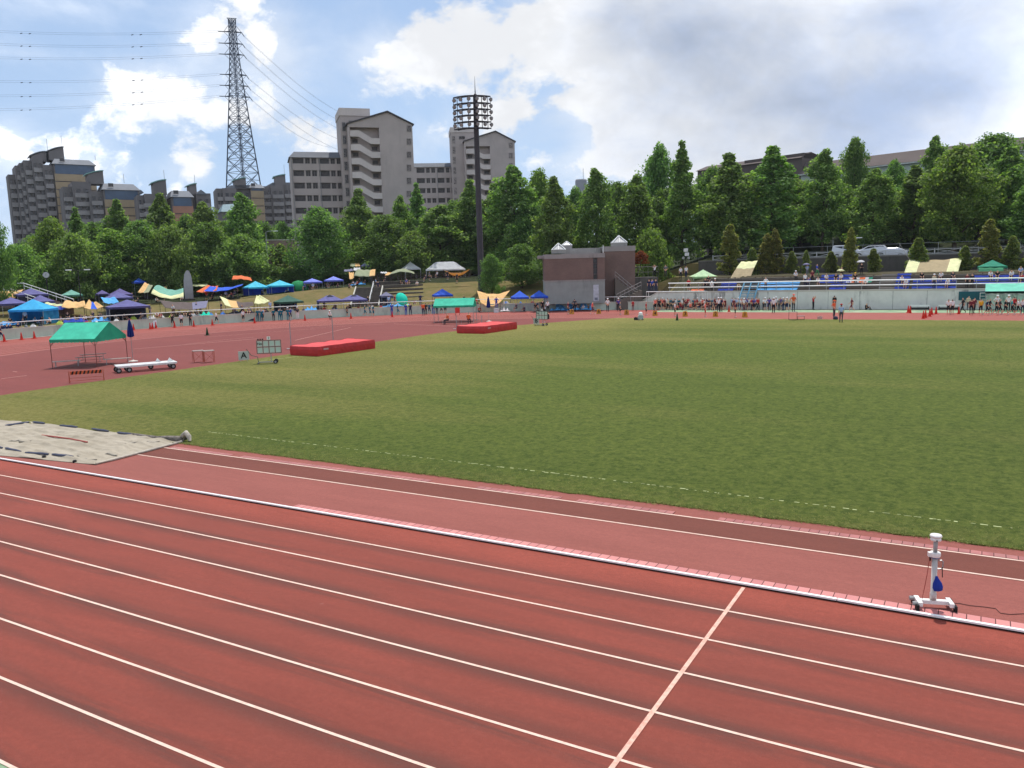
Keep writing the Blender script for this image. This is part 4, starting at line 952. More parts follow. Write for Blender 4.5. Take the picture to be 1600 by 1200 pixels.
def cone(t): return max(.05, (1-t)**.72)*(min(1, .55+t*3))
def column(t): return max(.08, 1-t**3.2)*(min(1, .7+t*2.5))
kind('cone', 3.4, 2.3, .1, cone, 130, 6500, .15, m_conif, .08, (21, 22), .9, .5)
kind('column', 6.0, 2.2, .2, column, 170, 9000, .17, m_conib, .1, (23, 24), .9, .5)
kind('bush', 3.6, 5.5, .1, lambda t: max(.1, 1-t**2)**.5, 110, 7000, .2, m_leafy, .1, (25,), .7, .6)
def tree(key, px, ytop, d, wpx, name, label, cat, group, rz=None, z=None):
    p = PD(px, 430, d); bz = TZ(p.x, p.y) if z is None else z; h0, w0, cm, tm = TREE[key]
    h = PD(px, ytop, d).z - bz; w = wpx*scl(px, d)*(1.3 if key[:-1] in ('cone', 'column') else 1.14 if key[:-1] in ('plane', 'tall', 'broad', 'dark', 'hedge') else 1.04)
    t = thing(name, label, cat, (p.x, p.y, bz-.05), rnd.uniform(0, 6.28) if rz is None else rz, group)
    t.scale = (w/w0, w/w0, h/h0*1.01)
    mobj('crown', cm, t); mobj('trunk', tm, t); return t
RW = 'trees standing behind the right hand stand'; BK = 'taller trees behind the front row'; LF = 'trees behind the tents on the left'; LB = 'second row of trees at the left'
PL = 'plane_tree'
# front row, left to right: key, x, top y, distance, width px, label
for k, x, y, d, w, lb in [
 ('plane1', 806, 262, 150, 88, 'broad green tree with its top left of the roof tank, beside the far gabled block'),
 ('plane0', 868, 282, 137, 66, 'pointed green tree rising behind the left half of the brick clubhouse'),
 ('plane2', 932, 266, 137, 66, 'pointed green tree with its tip beside the round grey roof tank'),
 ('plane1', 996, 276, 138, 68, 'lighter green tree behind the right end of the clubhouse roof'),
 ('tall0', 1066, 233, 138, 62, 'tall narrow dark green tree right of the clubhouse, tip high against the cloud'),
 ('plane0', 1138, 246, 137, 92, 'thick egg-shaped tree with bright flanks just left of the raised brown roof'),
 ('tall1', 1205, 233, 138, 84, 'loose tall tree standing in front of the raised brown roof'),
 ('plane2', 1284, 236, 139, 68, 'slender tree in front of the left end of the pale green hall'),
 ('plane1', 1362, 266, 137, 70, 'small pointed bright green tree in front of the pale green hall'),
 ('tall1', 1424, 262, 140, 70, 'tall dull green tree half hidden behind the big bright tree'),
 ('broad0', 1489, 236, 135, 104, 'big bright yellow-green tree, the widest crown of the right hand row'),
 ('plane0', 1570, 236, 140, 84, 'light green tree near the right edge with a grey street lamp before it'),
 ('plane2', 1610, 282, 134, 78, 'bright tree cut by the right edge of the picture'),
 ('plane0', 1700, 250, 138, 90, 'tree outside the row beyond the right edge')][:13]:
    tree(k, x, y, d, w, PL, lb, 'tree', RW)
for k, x, y, d, w, lb in [
 ('dark0', 1030, 236, 152, 70, 'dark tree behind the right end of the clubhouse, twin tips against the sky'),
 ('dark1', 1330, 222, 156, 54, 'dark round-topped tree standing up in front of the brown hall roof'),
 ('dark0', 1392, 256, 156, 50, 'small dark tree below the pale hall wall, right of the dark round-topped one'),
 ('plane1', 1452, 216, 152, 52, 'tall tree whose tip overtops the brown hall roof'),
 ('dark1', 1545, 216, 158, 118, 'broad dark tree closing off the right end of the hall roof'),
 ('broad1', 1240, 284, 152, 80, 'yellowish tree filling the gap under the hall, between two slender trees'),
 ('dark0', 1110, 268, 150, 76, 'dark low tree in the gap left of the thick egg-shaped tree'),
 ('dark1', 964, 290, 150, 66, 'dark tree filling the gap behind the clubhouse skylights'),
 ('dark0', 900, 300, 152, 60, 'dark tree below the round grey tank'),
 ('broad0', 846, 272, 158, 62, 'pale feathery tree left of the round grey tank'),
 ('dark1', 1175, 290, 148, 80, 'dark undergrowth tree behind the tilted tan sheet'),
 ('dark0', 1250, 306, 147, 84, 'dark tree behind the white cars, left part'),
 ('dark1', 1325, 300, 147, 84, 'dark tree behind the white cars, middle part'),
 ('dark0', 1405, 296, 147, 84, 'dark tree behind the striped tan sheet'),
 ('dark1', 1525, 290, 148, 84, 'dark tree right of the big bright tree'),
 ('dark0', 1590, 262, 152, 80, 'dark tree behind the last bright tree at the right edge'),
 ('dark1', 1040, 300, 146, 80, 'dark tree low behind the speaker pole')]:
    tree(k, x, y, d, w, PL, lb, 'tree', BK)
for k, x, y, d, w, nm, lb in [
 ('dark1', -8, 336, 128, 56, PL, 'dark tree cut by the left edge of the picture'),
 ('hedge0', 30, 388, 140, 80, PL, 'yellow-green bushy tree in front of the tall dark tower'),
 ('broad0', 88, 346, 150, 76, PL, 'rounded light tree right of the foot of the tall dark tower'),
 ('tall0', 128, 333, 158, 46, PL, 'slim tree before the left end of the lower stepped block'),
 ('hedge1', 120, 372, 142, 84, PL, 'bushy tree behind the striped navy and tan sheets'),
 ('tall1', 192, 316, 158, 52, PL, 'tall slim tree before the beige panelled end wall'),
 ('broad1', 176, 362, 146, 84, PL, 'low spreading tree behind the navy tents'),
 ('dark0', 226, 350, 148, 84, PL, 'dark green spreading tree left of the stone monument'),
 ('plane0', 260, 308, 160, 62, PL, 'tall tree in front of the low block with zigzag stairs'),
 ('hedge0', 268, 360, 144, 76, PL, 'bushy tree just behind the stone monument'),
 ('plane1', 324, 318, 158, 66, PL, 'pointed tree in front of the small gabled end of the estate'),
 ('dark1', 330, 352, 147, 84, PL, 'dark tree over the blue and orange sheets'),
 ('plane2', 385, 304, 158, 66, PL, 'pointed tree directly below the pylon'),
 ('hedge1', 382, 372, 145, 84, PL, 'bushy tree over the orange canopy'),
 ('hedge0', 446, 352, 185, 44, PL, 'small light tree at the foot of the grey apartments, by the street lamp'),
 ('cone0', 440, 385, 152, 40, PL, 'small dark pointed tree beside the brick terrace'),
 ('dark0', 502, 330, 146, 92, PL, 'dark dome-shaped tree in front of the low apartment wing'),
 ('plane0', 566, 300, 156, 62, PL, 'pale leafy tree in front of the zigzag apartment stairs'),
 ('dark1', 606, 340, 147, 92, PL, 'dark round tree in front of the apartment stair tower'),
 ('plane1', 630, 308, 154, 46, PL, 'slim bright tree in front of the blank gable wall'),
 ('tall0', 657, 295, 158, 46, PL, 'slim bluish tree right of the gable wall'),
 ('plane2', 690, 322, 148, 84, PL, 'bushy tree above the long white tent'),
 ('hedge1', 648, 366, 145, 72, PL, 'low yellowish tree behind the white pyramid tent'),
 ('plane0', 738, 286, 150, 62, PL, 'tall tree directly behind the floodlight mast'),
 ('tall1', 776, 290, 147, 52, PL, 'slim tree just right of the floodlight mast')]:
    tree(k, x, y, d*(1.06 if x > 0 else 1), w, nm, lb, 'tree', LF)
for k, x, y, d, w, lb in [
 ('dark0', 60, 372, 162, 70, 'dark tree behind the yellow-green bushy tree at far left'),
 ('dark1', 155, 352, 166, 80, 'dark tree between two slim trees before the estate'),
 ('dark0', 296, 342, 168, 70, 'dark tree between the tall tree and the pointed one left of the pylon'),
 ('dark1', 354, 350, 168, 60, 'dark tree left of the tree below the pylon'),
 ('dark0', 418, 352, 172, 46, 'dark tree right of the pylon foot'),
 ('dark1', 545, 366, 160, 80, 'dark tree filling the gap before the apartment stair tower'),
 ('dark0', 715, 320, 160, 70, 'dark tree in the gap left of the floodlight mast'),
 ('dark1', 762, 318, 158, 60, 'dark tree in the gap right of the floodlight mast'),
 ('dark0', 830, 330, 146, 70, 'dark tree close behind the left corner of the clubhouse')]:
    tree(k, x, y, d*(1.06 if x < 700 else 1.02), w, PL, lb, 'tree', LB)
UN = ['at the far left edge', 'behind the brown brick stairs', 'behind the pole clock', 'under the double lamp post', 'behind the dull sea-green tent', 'behind the mauve tents', 'by the tiny blue tent', 'left of the stone monument', 'right of the stone monument', 'behind the long blue sheet', 'under the orange canopy', 'behind the pale cyan tents', 'left of the emerald dome', 'behind the left lilac tent', 'behind the right lilac tent', 'behind the olive sheet', 'behind the arched sheet', 'behind the white pointed tent', 'behind the long white tent, left part', 'behind the long white tent, right part', 'right of the floodlight mast']
for i, lb in enumerate(UN):
    tree('dark%d' % (i % 2), -5+38.5*i+rnd.uniform(-6, 6), 424-.6*i+rnd.uniform(-5, 5), 154+2*(i % 2), 62, 'shrub', 'dark shrub in the tree shade '+lb, 'shrub', 'dark shrubs under the left trees')
for k, x, y, d, w, lb in [
 ('dark0', 768, 400, 128, 38, 'yellow-green shrub right of the foot of the floodlight mast'),
 ('dark1', 815, 384, 132, 62, 'yellow-green spreading shrub left of the clubhouse'),
 ('bush0', 1019, 364, 128, 60, 'rounded light green shrub right of the clubhouse'),
 ('bush0', 778, 447, 121, 12, 'small shrub on the slope below the floodlight mast')]:
    tree(k, x, y, d, w, 'shrub', lb, 'shrub', 'shrubs round the clubhouse')
cg = 'clipped conifers along the top of the stand'
for k, x, y, w, lb in [
 ('column0', 1140, 353, 26, 'tall browned columnar conifer left of the tilted tan sheet'), ('cone0', 1175, 389, 22, 'small green conifer behind the tilted tan sheet'),
 ('column1', 1198, 366, 21, 'left half of the double columnar conifer'), ('column0', 1210, 360, 20, 'right, taller half of the double columnar conifer'),
 ('cone1', 1237, 394, 20, 'small conifer right of the double columnar one'), ('cone0', 1259, 393, 14, 'thin small conifer left of the grey umbrella'), ('cone1', 1298, 394, 22, 'small conifer in front of the white van bonnet'),
 ('column1', 1328, 357, 17, 'tall thin conifer in front of the gap between the white cars'), ('cone0', 1364, 390, 22, 'small conifer in front of the second white car'),
 ('cone1', 1433, 374, 32, 'rounded wide conifer above the striped tan sheet'), ('cone0', 1506, 386, 24, 'dark small conifer right of the striped tan sheet'),
 ('column0', 1543, 345, 27, 'tall columnar conifer behind the green tent'), ('cone1', 1580, 371, 28, 'pointed conifer right of the tall columnar one'), ('cone0', 1610, 380, 28, 'conifer cut by the right edge')]:
    p = PY(x, 420, 119.6+rnd.uniform(-.4, .4)); tree(k, x, y, math.hypot(p.x, p.y), w, 'conifer', lb, 'conifer', cg)
tree('bush0', 1607, 372, 148, 44, 'red_shrub', 'red-leaved shrub at the right edge beyond the conifers', 'shrub', None).children[0].data.name
rs = [o for o in COL.objects if o.name.startswith('red_shrub')][0].children[0]; rs.material_slots[0].link = 'OBJECT'; rs.material_slots[0].material = m_redleaf
t_ = tree('bush0', 1001, 393, 119, 24, 'red_shrub', 'small red-leaved shrub beside the right wall of the clubhouse', 'shrub', None, z=PD(1001, 412, 119).z); t_.children[0].material_slots[0].link = 'OBJECT'; t_.children[0].material_slots[0].material = m_redleaf
# ------------------------------------------------------------------ objects on the track and infield
m_pole = M('brown_tube', lin(120, 72, 62), .5); m_greyt = M('grey_tube', lin(150, 148, 146), .45); m_blackm = M('black_metal', lin(40, 38, 38), .6)
GT = cloth('tent_green', lin(84, 206, 174), .35); GTd = GT
def gable_tent(px, py, wid, dep, he, hr, rz, label, colm, polem, cat='tent', group=None, names=6, base=None, ridge_along='x'):
    p = base if base is not None else G(px, py); t = thing('gable_tent', label, cat, p, rz, group)
    w2, d2 = wid/2, dep/2
    b = MB(); sc = lambda s_: -.10*abs(math.sin(s_*math.pi*9))
    def slope(sg):
        return lambda u, v: (lerp(-w2, w2, u), sg*lerp(d2, 0, v), he+(hr-he)*v - .05*math.sin(math.pi*v)*math.sin(math.pi*u*2)**2)
    b.sheet(slope(-1), 18, 6, .012); b.sheet(slope(1), 18, 6, .012)
    for sx in (-1, 1):
        b.sheet(lambda u, v, sx=sx: (sx*(w2+.005), lerp(-d2, d2, u), lerp(he-.16+sc(u), max(he, he+(hr-he)*(1-abs(2*u-1))), v)), 24, 3, .004)
    for sy in (-1, 1):
        b.sheet(lambda u, v, sy=sy: (lerp(-w2, w2, u), sy*(d2+.006), lerp(he-.16+sc(u*1.5), he, v)), 36, 2, .004)
    b.build('canopy', colm, t, False)
    for x, y in ((-w2, -d2), (w2, -d2), (-w2, d2), (w2, d2)):
        q = MB(); q.tube([(x*.985, y*.985, 0), (x*.985, y*.985, he-.01)], .028, 6); q.box(x*.985-.08, x*.985+.08, y*.985-.08, y*.985+.08, 0, .02)
        for dx, dy in ((-math.copysign(.45, x), 0), (0, -math.copysign(.45, y))): q.tube([(x*.985, y*.985, he-.5), (x*.985+dx, y*.985+dy, he-.05)], .016, 4)
        q.build('pole', polem, t)
    q = MB(); q.tube([(-w2*.98, 0, hr-.04), (w2*.98, 0, hr-.04)], .025, 5)
    for x in (-w2*.98, w2*.98): q.tube([(x, -d2, he-.03), (x, 0, hr-.05), (x, d2, he-.03)], .022, 5); q.tube([(x, -d2, he-.03), (x, d2, he-.03)], .02, 5)
    q.build('roof_frame', polem, t); return t
# measured feet of the near tent: (85,573) (198,565) and (133,575) (160,545)
tA = G(85, 574); tB = G(133, 578); tC = G(198, 566)
rzn = math.atan2((tC-tB).y, (tC-tB).x)
ctr = (tA+tC)/2; wid = 2*abs((tB-tA).dot(Vector((math.cos(rzn+math.pi/2), math.sin(rzn+math.pi/2), 0))))
sA = scl(140, math.hypot(ctr.x, ctr.y)); w_ = 3.6; d_ = 3.6
xax = face_cam(ctr)
near_tent = gable_tent(0, 0, 3.45, 3.6, 2.0, 3.05, xax-.62, 'green gable tent on brown poles standing on the red surface, nearest the left edge', GT, m_pole, 'tent', 'green gable tents on the track', base=ctr)
ctr2 = G(712, 502.5)
gable_tent(0, 0, 4.7, 2.8, 1.95, 2.75, face_cam(ctr2)-.16, 'green gable tent beside the farther red mat, two people in orange sitting beneath', GT, m_greyt, 'tent', 'green gable tents on the track', base=ctr2)
# aqua tent roof at the right edge in front of the tall wall
ctr3 = PY(1608, 490, 103.6); ctr3.z = 0
AQ = cloth('tent_aqua', lin(176, 244, 226), .6)
gable_tent(0, 0, 8.4, 2.6, 2.15, 2.95, 0, 'pale aqua gable tent against the tall wall at the right edge', AQ, m_greyt, 'tent', base=ctr3)
# benches
def bench_mesh():
    q = MB(); q.box(-.9, .9, -.17, .17, .38, .42)
    for x in (-.7, .7): q.bar((x, -.14, 0), (x, -.14, .38), .03, 1); q.bar((x, .14, 0), (x, .14, .38), .03, 1); q.bar((x, -.14, .3), (x, .14, .3), .025, 1)
    return q.v, q.f, q.mi
def bench(p, rz, label, seatm=None, group=None, l=1.8):
    t = thing('bench', label, 'bench', p, rz, group); k = l/1.8
    b = MB(); b.box(-.9*k, .9*k, -.17, .17, .38, .42); b.build('seat', seatm or m_alu, t)
    for x in (-.7*k, .7*k):
        b = MB(); b.bar((x, -.14, 0), (x, -.14, .378), .03); b.bar((x, .14, 0), (x, .14, .378), .03); b.bar((x, -.14, .2), (x, .14, .2), .025); b.build('leg', m_greyt, t)
    return t
m_alu = M('weathered_board', lin(170, 160, 150), .5, .2)
bg_ = 'benches round the near green tent'
bench(G(105, 573), xax-.1, 'pale bench under the left side of the near green tent', None, bg_)
bench(G(140, 566), xax-.05, 'dark slatted bench under the middle of the near green tent, nearest the camera', M('dark_board', lin(96, 84, 80)), bg_); bench(G(146, 561.5), xax-.05, 'dark slatted bench behind another one under the near green tent', M('dark_board', lin(96, 84, 80)), bg_)
bench(G(184, 569), xax-.05, 'pale bench at the right foot of the near green tent', None, bg_)
# striped barrier board
p = G(136, 597); t = thing('barrier', 'low work barrier with orange and black striped board before the near green tent', 'barrier', p, xax-.1)
m_or = M('signal_orange', lin(205, 92, 52), .5); m_rust = M('rusty_orange_tube', lin(168, 84, 62), .5)
q = MB(); q.box(-.86, .86, -.02, .02, .50, .70); q.build('board', m_or, t)
q = MB()
for i in range(8): x = -.8+i*.21; q.prism([(x, .502), (x+.1, .502), (x+.17, .698), (x+.07, .698)], -.024, .024)
q.build('stripes', m_black, t)
for x in (-.92, .92): q = MB(); q.bar((x, -.2, 0), (x, 0, .72), .03); q.bar((x, .2, 0), (x, 0, .72), .03); q.build('leg', m_rust, t)
q = MB(); q.bar((-.92, -.06, .3), (.92, -.06, .3), .022); q.bar((-.92, .06, .12), (.92, .06, .12), .022); q.build('rail', m_rust, t)
# closed parasols on poles
def parasol(px, py, h, label):
    p = G(px, py); t = thing('parasol', label, 'parasol', p, 0, 'closed blue parasols on the track')
    q = MB(); q.tube([(0, 0, 0), (0, 0, h)], .02, 6); q.build('pole', m_greyt, t)
    q = MB(); q.lathe([(.34, 0), (.34, .05), (.1, .1), (.05, .14)], 14); q.build('foot', M('pale_base', lin(200, 190, 180)), t)
    q = MB(); n = 16; prof = [(.08, h-1.3), (.20, h-1.22), (.17, h-.8), (.10, h-.3), (.025, h+.02)]; o = len(q.v); vs = []
    for r_, z in prof:
        for k in range(n): a = 2*math.pi*k/n; rr = r_*(1.25 if k % 2 else .7); vs.append((rr*math.cos(a), rr*math.sin(a), z))
    q.add(vs, [(i*n+k, i*n+(k+1) % n, (i+1)*n+(k+1) % n, (i+1)*n+k) for i in range(len(prof)-1) for k in range(n)] + [tuple(range(n))[::-1], tuple(range(4*n, 5*n))]); q.build('folded_canopy', cloth('navy_parasol', lin(34, 50, 120), .1), t)
parasol(208, 565, 3.1, 'closed navy parasol beside the near green tent'); parasol(764, 502.5, 2.9, 'closed navy parasol right of the farther green tent')
# white runway trolley
p = (G(178, 582)+G(278, 575))/2; e = G(275, 575)-G(181, 583); t = thing('trolley', 'long white flat trolley on black wheels at the edge of the turf', 'trolley', p, math.atan2(e.y, e.x))
Lh = e.length/2; q = MB(); q.box(-Lh, Lh, -.62, -.30, .40, .47); q.box(-Lh, Lh, -.14, .14, .40, .47); q.box(-Lh, Lh, .30, .62, .40, .47)
for x in np.linspace(-Lh+.3, Lh-.3, 4): q.box(x-.04, x+.04, -.61, .61, .33, .398)
q.build('deck', m_white, t)
q = MB(); q.box(-Lh+.05, Lh-.05, -.655, -.625, .34, .46); q.box(-Lh+.05, Lh-.05, .625, .655, .34, .46); q.build('side_beam', M('trolley_beam', lin(210, 208, 204)), t)
MB().prism([(Lh-.5, .475), (Lh-.1, .475), (Lh-.35, .72)], -.05, .05).build('bracket', m_white, t); MB().prism([(Lh*.35, .475), (Lh*.35+.35, .475), (Lh*.35+.15, .72)], .3, .36).build('bracket', m_white, t)
def wheel(t, c, r=.17, w=.09):
    q = MB(); n = 16
    prof = [(r*.55, -w/2), (r, -w/2), (r, w/2), (r*.55, w/2)]; vs = []; fs = []
    for i, (rr, y) in enumerate(prof):
        for k in range(n): a = 2*math.pi*k/n; vs.append((rr*math.cos(a), y, rr*math.sin(a)))
    for i in range(4):
        for k in range(n): fs.append((i*n+k, i*n+(k+1) % n, ((i+1) % 4)*n+(k+1) % n, ((i+1) % 4)*n+k))
    q.add(vs, fs); o = q.build('wheel', m_black, t, False, c)
    q = MB(); q.tube([(0, -w*.4, 0), (0, w*.4, 0)], r*.56, 12); q.build('rim', m_greyt, o); return o
for x, y in ((-Lh+.12, -.56), (-Lh+.12, .56), (-Lh+.75, -.5), (-Lh+.75, .5), (Lh-.25, -.5), (Lh-.25, .5), (Lh*.2, .5)): wheel(t, (x, y, .17))
q = MB(); q.tube([(-Lh+.75, -.5, .17), (-Lh+.75, .5, .17)], .025); q.tube([(-Lh+.12, -.56, .17), (-Lh+.12, .56, .17)], .025); q.tube([(Lh-.25, -.5, .17), (Lh-.25, .5, .17)], .025)
for x in (-Lh+.12, -Lh+.75, Lh-.25): q.bar((x, -.3, .17), (x, -.3, .33), .04); q.bar((x, .3, .17), (x, .3, .33), .04)
q.build('axle', m_blackm, t)
q = MB(); q.tube([(-Lh, 0, .45), (-Lh-.25, 0, .62), (-Lh-.28, -.2, .66)], .02); q.build('handle', m_blackm, t)
# two stools side by side
for px, lb in ((310.5, 'left of two wire-legged stools on the red inner surface'), (327, 'right of two wire-legged stools on the red inner surface')):
    p = G(px, 566); t = thing('stool', lb, 'stool', p, xax+.1, 'wire legged stools')
    q = MB(); q.box(-.36, .36, -.22, .22, .80, .85); q.build('seat', m_alu, t)
    for sx in (-1, 1): q = MB(); q.bar((sx*.34, -.2, 0), (sx*.34, -.2, .80), .028); q.bar((sx*.34, .2, 0), (sx*.34, .2, .80), .028); q.bar((sx*.34, -.2, .1), (sx*.34, .2, .7), .02); q.build('leg', m_rust, t)
    q = MB(); q.bar((-.33, -.21, .12), (.33, -.21, .74), .018); q.bar((.33, -.212, .12), (-.33, -.212, .74), .018); q.bar((-.33, -.2, .03), (.33, -.2, .03), .02); q.build('brace', m_rust, t)
# letter boards
m_board = M('board_grey', lin(176, 180, 172), .6, .08); m_ink = M('black_ink', (.012, .012, .012), .6)
def letter_board(px, py, ch, w, h, z0, label):
    p = G(px, py); t = thing('letter_board', label, 'sign', p, face_cam(p)); q = MB(); q.box(-w/2, w/2, -.02, .02, z0, z0+h); q.build('board', m_board, t)
    q = MB(); q.bar((-w*.3, .03, 0), (-w*.3, .03, z0+h*.5), .03); q.bar((w*.3, .03, 0), (w*.3, .03, z0+h*.5), .03); q.build('legs', m_greyt, t)
    lettering(ch, h*.95, m_ink, t, (0, -.026, z0+h/2), (R(90), 0, 0)); return t
letter_board(381.5, 565.5, 'A', .72, .62, .14, 'pale board with black letter A in front of the nearer red mat')
letter_board(838, 508, 'B', .6, .62, .14, 'pale board with black letter B left of the far scoreboard')
# scoreboards on wheels
def scoreboard(px, py, label, top, rot, k=1.0):
    p = G(px, py); t = thing('scoreboard', label, 'scoreboard', p, face_cam(p)+rot); t.scale = (k, k, k)
    mg = M('scoreboard_green', lin(56, 84, 72), .5)
    q = MB()
    for z in (.72, 1.16, 1.60): q.box(-.82, .82, -.03, .03, z-.02, z+.02)
    for x in np.linspace(-.8, .8, 5): q.box(x-.018, x+.018, -.028, .028, .742, 1.578)
    q.build('grid_frame', mg, t)
    cell = MB().box(-.165, .165, -.012, .012, -.18, .18).mesh('number_card', M('card_pale_green', lin(178, 196, 182), .5, .06))
    for i in range(4):
        for j in range(2): mobj('number_card', cell, t, (-.6+.4*i, 0, .94+.44*j))
    q = MB(); q.box(-.10, .12, -.02, .02, 1.65, 1.86); q.build('top_card', M('white_card', lin(220, 220, 214)), t); lettering('1', .22, m_ink, t, (.01, -.026, 1.755), (R(90), 0, 0))
    lettering('No', .24, m_ink, t, (-.6, -.018, 1.38), (R(90), 0, 0)); 
    q = MB()
    for i in range(3): q.box(-.74+.15*i, -.64+.15*i, -.02, .02, 1.64, 1.74)
    q.build('small_card', m_blackm, t)
    q = MB(); q.bar((.1, .03, .12), (.1, .03, 1.6), .05); q.bar((-.75, 0, .12), (.45, 0, .12), .06); q.bar((-.75, -.3, .08), (-.75, .3, .08), .05); q.bar((.4, -.3, .14), (.4, .3, .14), .05); q.build('stand', m_greyt, t)
    q = MB(); q.tube([(-.75, 0, .1), (-.8, 0, .5), (-1.2, 0, .62), (-1.5, 0, 1.05)], .022, 5); q.build('pull_handle', mg, t)
    for y in (-.32, .32): wheel(t, (.4, y, .14), .14, .07)
    for y in (-.3, .3): wheel(t, (-.75, y, .06), .06, .04)
scoreboard(422, 568, 'wheeled green scoreboard with cards reading No and 1, beside the nearer red mat', '1', -.1)
scoreboard(847, 509, 'wheeled green scoreboard seen nearly edge-on beside letter B', '1', -.7, .95)
# high jump mats
m_mat = M('red_vinyl', lin(214, 60, 54), .45, .1, 2, .4, 0, .3, 3); m_matd = M('red_vinyl_side', lin(180, 40, 42), .5, .1, 2, .35, 0, .3, 3)
def jump_mat(a, b, c, h, label, rest=None):
    A, B, D = G(*a), G(*b), G(*c); u = (B-A); v = (D-B); u.z = v.z = 0
    x = v.normalized(); n = Vector((-x.y, x.x, 0)); wv = abs(u.dot(n)); le = v.length
    rz = math.atan2(x.y, x.x); t = thing('high_jump_mat', label, 'mat', B, rz, 'red high jump mats')
    q = MB(); nx, ny = 26, 10
    def top(i, j): return (lerp(0, le, i), lerp(0, wv, j), h + .05*math.sin(3.1*i)*math.sin(math.pi*j) - .03*math.sin(i*21+j*3)*(.3+j) + rnd.gauss(0, .004))
    g = [[top(i/nx, j/ny) for i in range(nx+1)] for j in range(ny+1)]; vs = [p for r_ in g for p in r_]; W = nx+1
    fs = [(j*W+i, j*W+i+1, (j+1)*W+i+1, (j+1)*W+i) for j in range(ny) for i in range(nx)]
    ring_ = [i for i in range(nx)] + [nx+W*j for j in range(ny)] + [W*ny+nx-i for i in range(nx)] + [W*(ny-j) for j in range(ny)]
    q.add(vs, fs); q.build('top_cover', m_mat, t, True)
    s_ = MB(); P_ = [vs[i] for i in ring_]; m = len(P_); rows = []
    cx, cy = le/2, wv/2
    for k, (zf, off) in enumerate(((1, .012), (.66, .05), (.33, .045), (0, .02))):
        for pp in P_:
            dx = .0 if 0.01 < pp[0] < le-.01 else math.copysign(off, pp[0]-cx); dy = .0 if .01 < pp[1] < wv-.01 else math.copysign(off, pp[1]-cy)
            rows.append((pp[0]+dx+rnd.gauss(0, .006), pp[1]+dy+rnd.gauss(0, .006), pp[2]*zf+.012))
    s_.add(rows, [(k*m+i, k*m+(i+1) % m, (k+1)*m+(i+1) % m, (k+1)*m+i) for k in range(3) for i in range(m)]); s_.build('side_cover', m_matd, t)
    lb = MB(); lb.box(.5, 1.0, -.085, -.078, h*.62, h*.8); lb.build('label_patch', M('label_pale', lin(196, 150, 148)), t)
    return t, le, wv
mat1, le1, wv1 = jump_mat((450, 556), (497, 557.5), (585.5, 545), .72, 'big red high jump mat nearer the camera, beside the wheeled scoreboard')
mat2, le2, wv2 = jump_mat((711.5, 521.5), (757, 522), (807, 514.5), .72, 'big red high jump mat farther off, in front of the far green tent')
# jump uprights
def upright(px, py, h, label, bent=0):
    p = G(px, py); t = thing('jump_upright', label, 'stand', p, face_cam(p), 'high jump uprights'); q = MB(); q.box(-.35, .35, -.2, .2, 0, .04); q.build('foot', m_greyt, t)
    q = MB(); pts = [(0, 0, .04), (0, 0, h)] + ([(.12, 0, h+.25), (.5, 0, h+.42)] if bent else []); q.tube(pts, .035, 6); q.build('post', m_greyt, t)
upright(455, 545, 2.1, 'thin bent grey upright behind the left end of the nearer red mat', 1); upright(521, 538, 2.35, 'thin straight grey upright behind the middle of the nearer red mat')
upright(713.5, 514, 1.4, 'short grey upright at the left end of the farther red mat'); upright(753, 510, 1.2, 'short grey upright behind the middle of the farther red mat')
# things left behind the mats
p = G(489, 546); t = tag(MB().cbox((0, 0, .16), .34, .26, .32, .3).lathe([(.09, .32), (.06, .4), (.02, .44)], 8).build('sports_bag', M('dark_bag', lin(70, 62, 66)), None, False, p), 'small dark bag behind the nearer red mat', 'bag')
p = G(776, 507); t = thing('crash_box', 'low dark box on the track behind the farther red mat', 'box', p, .2); MB().box(-.5, .5, -.3, .3, .05, .3).build('box_body', M('dark_box', lin(66, 60, 62)), t); MB().box(-.52, .52, -.32, .32, .302, .34).build('lid', m_blackm, t)
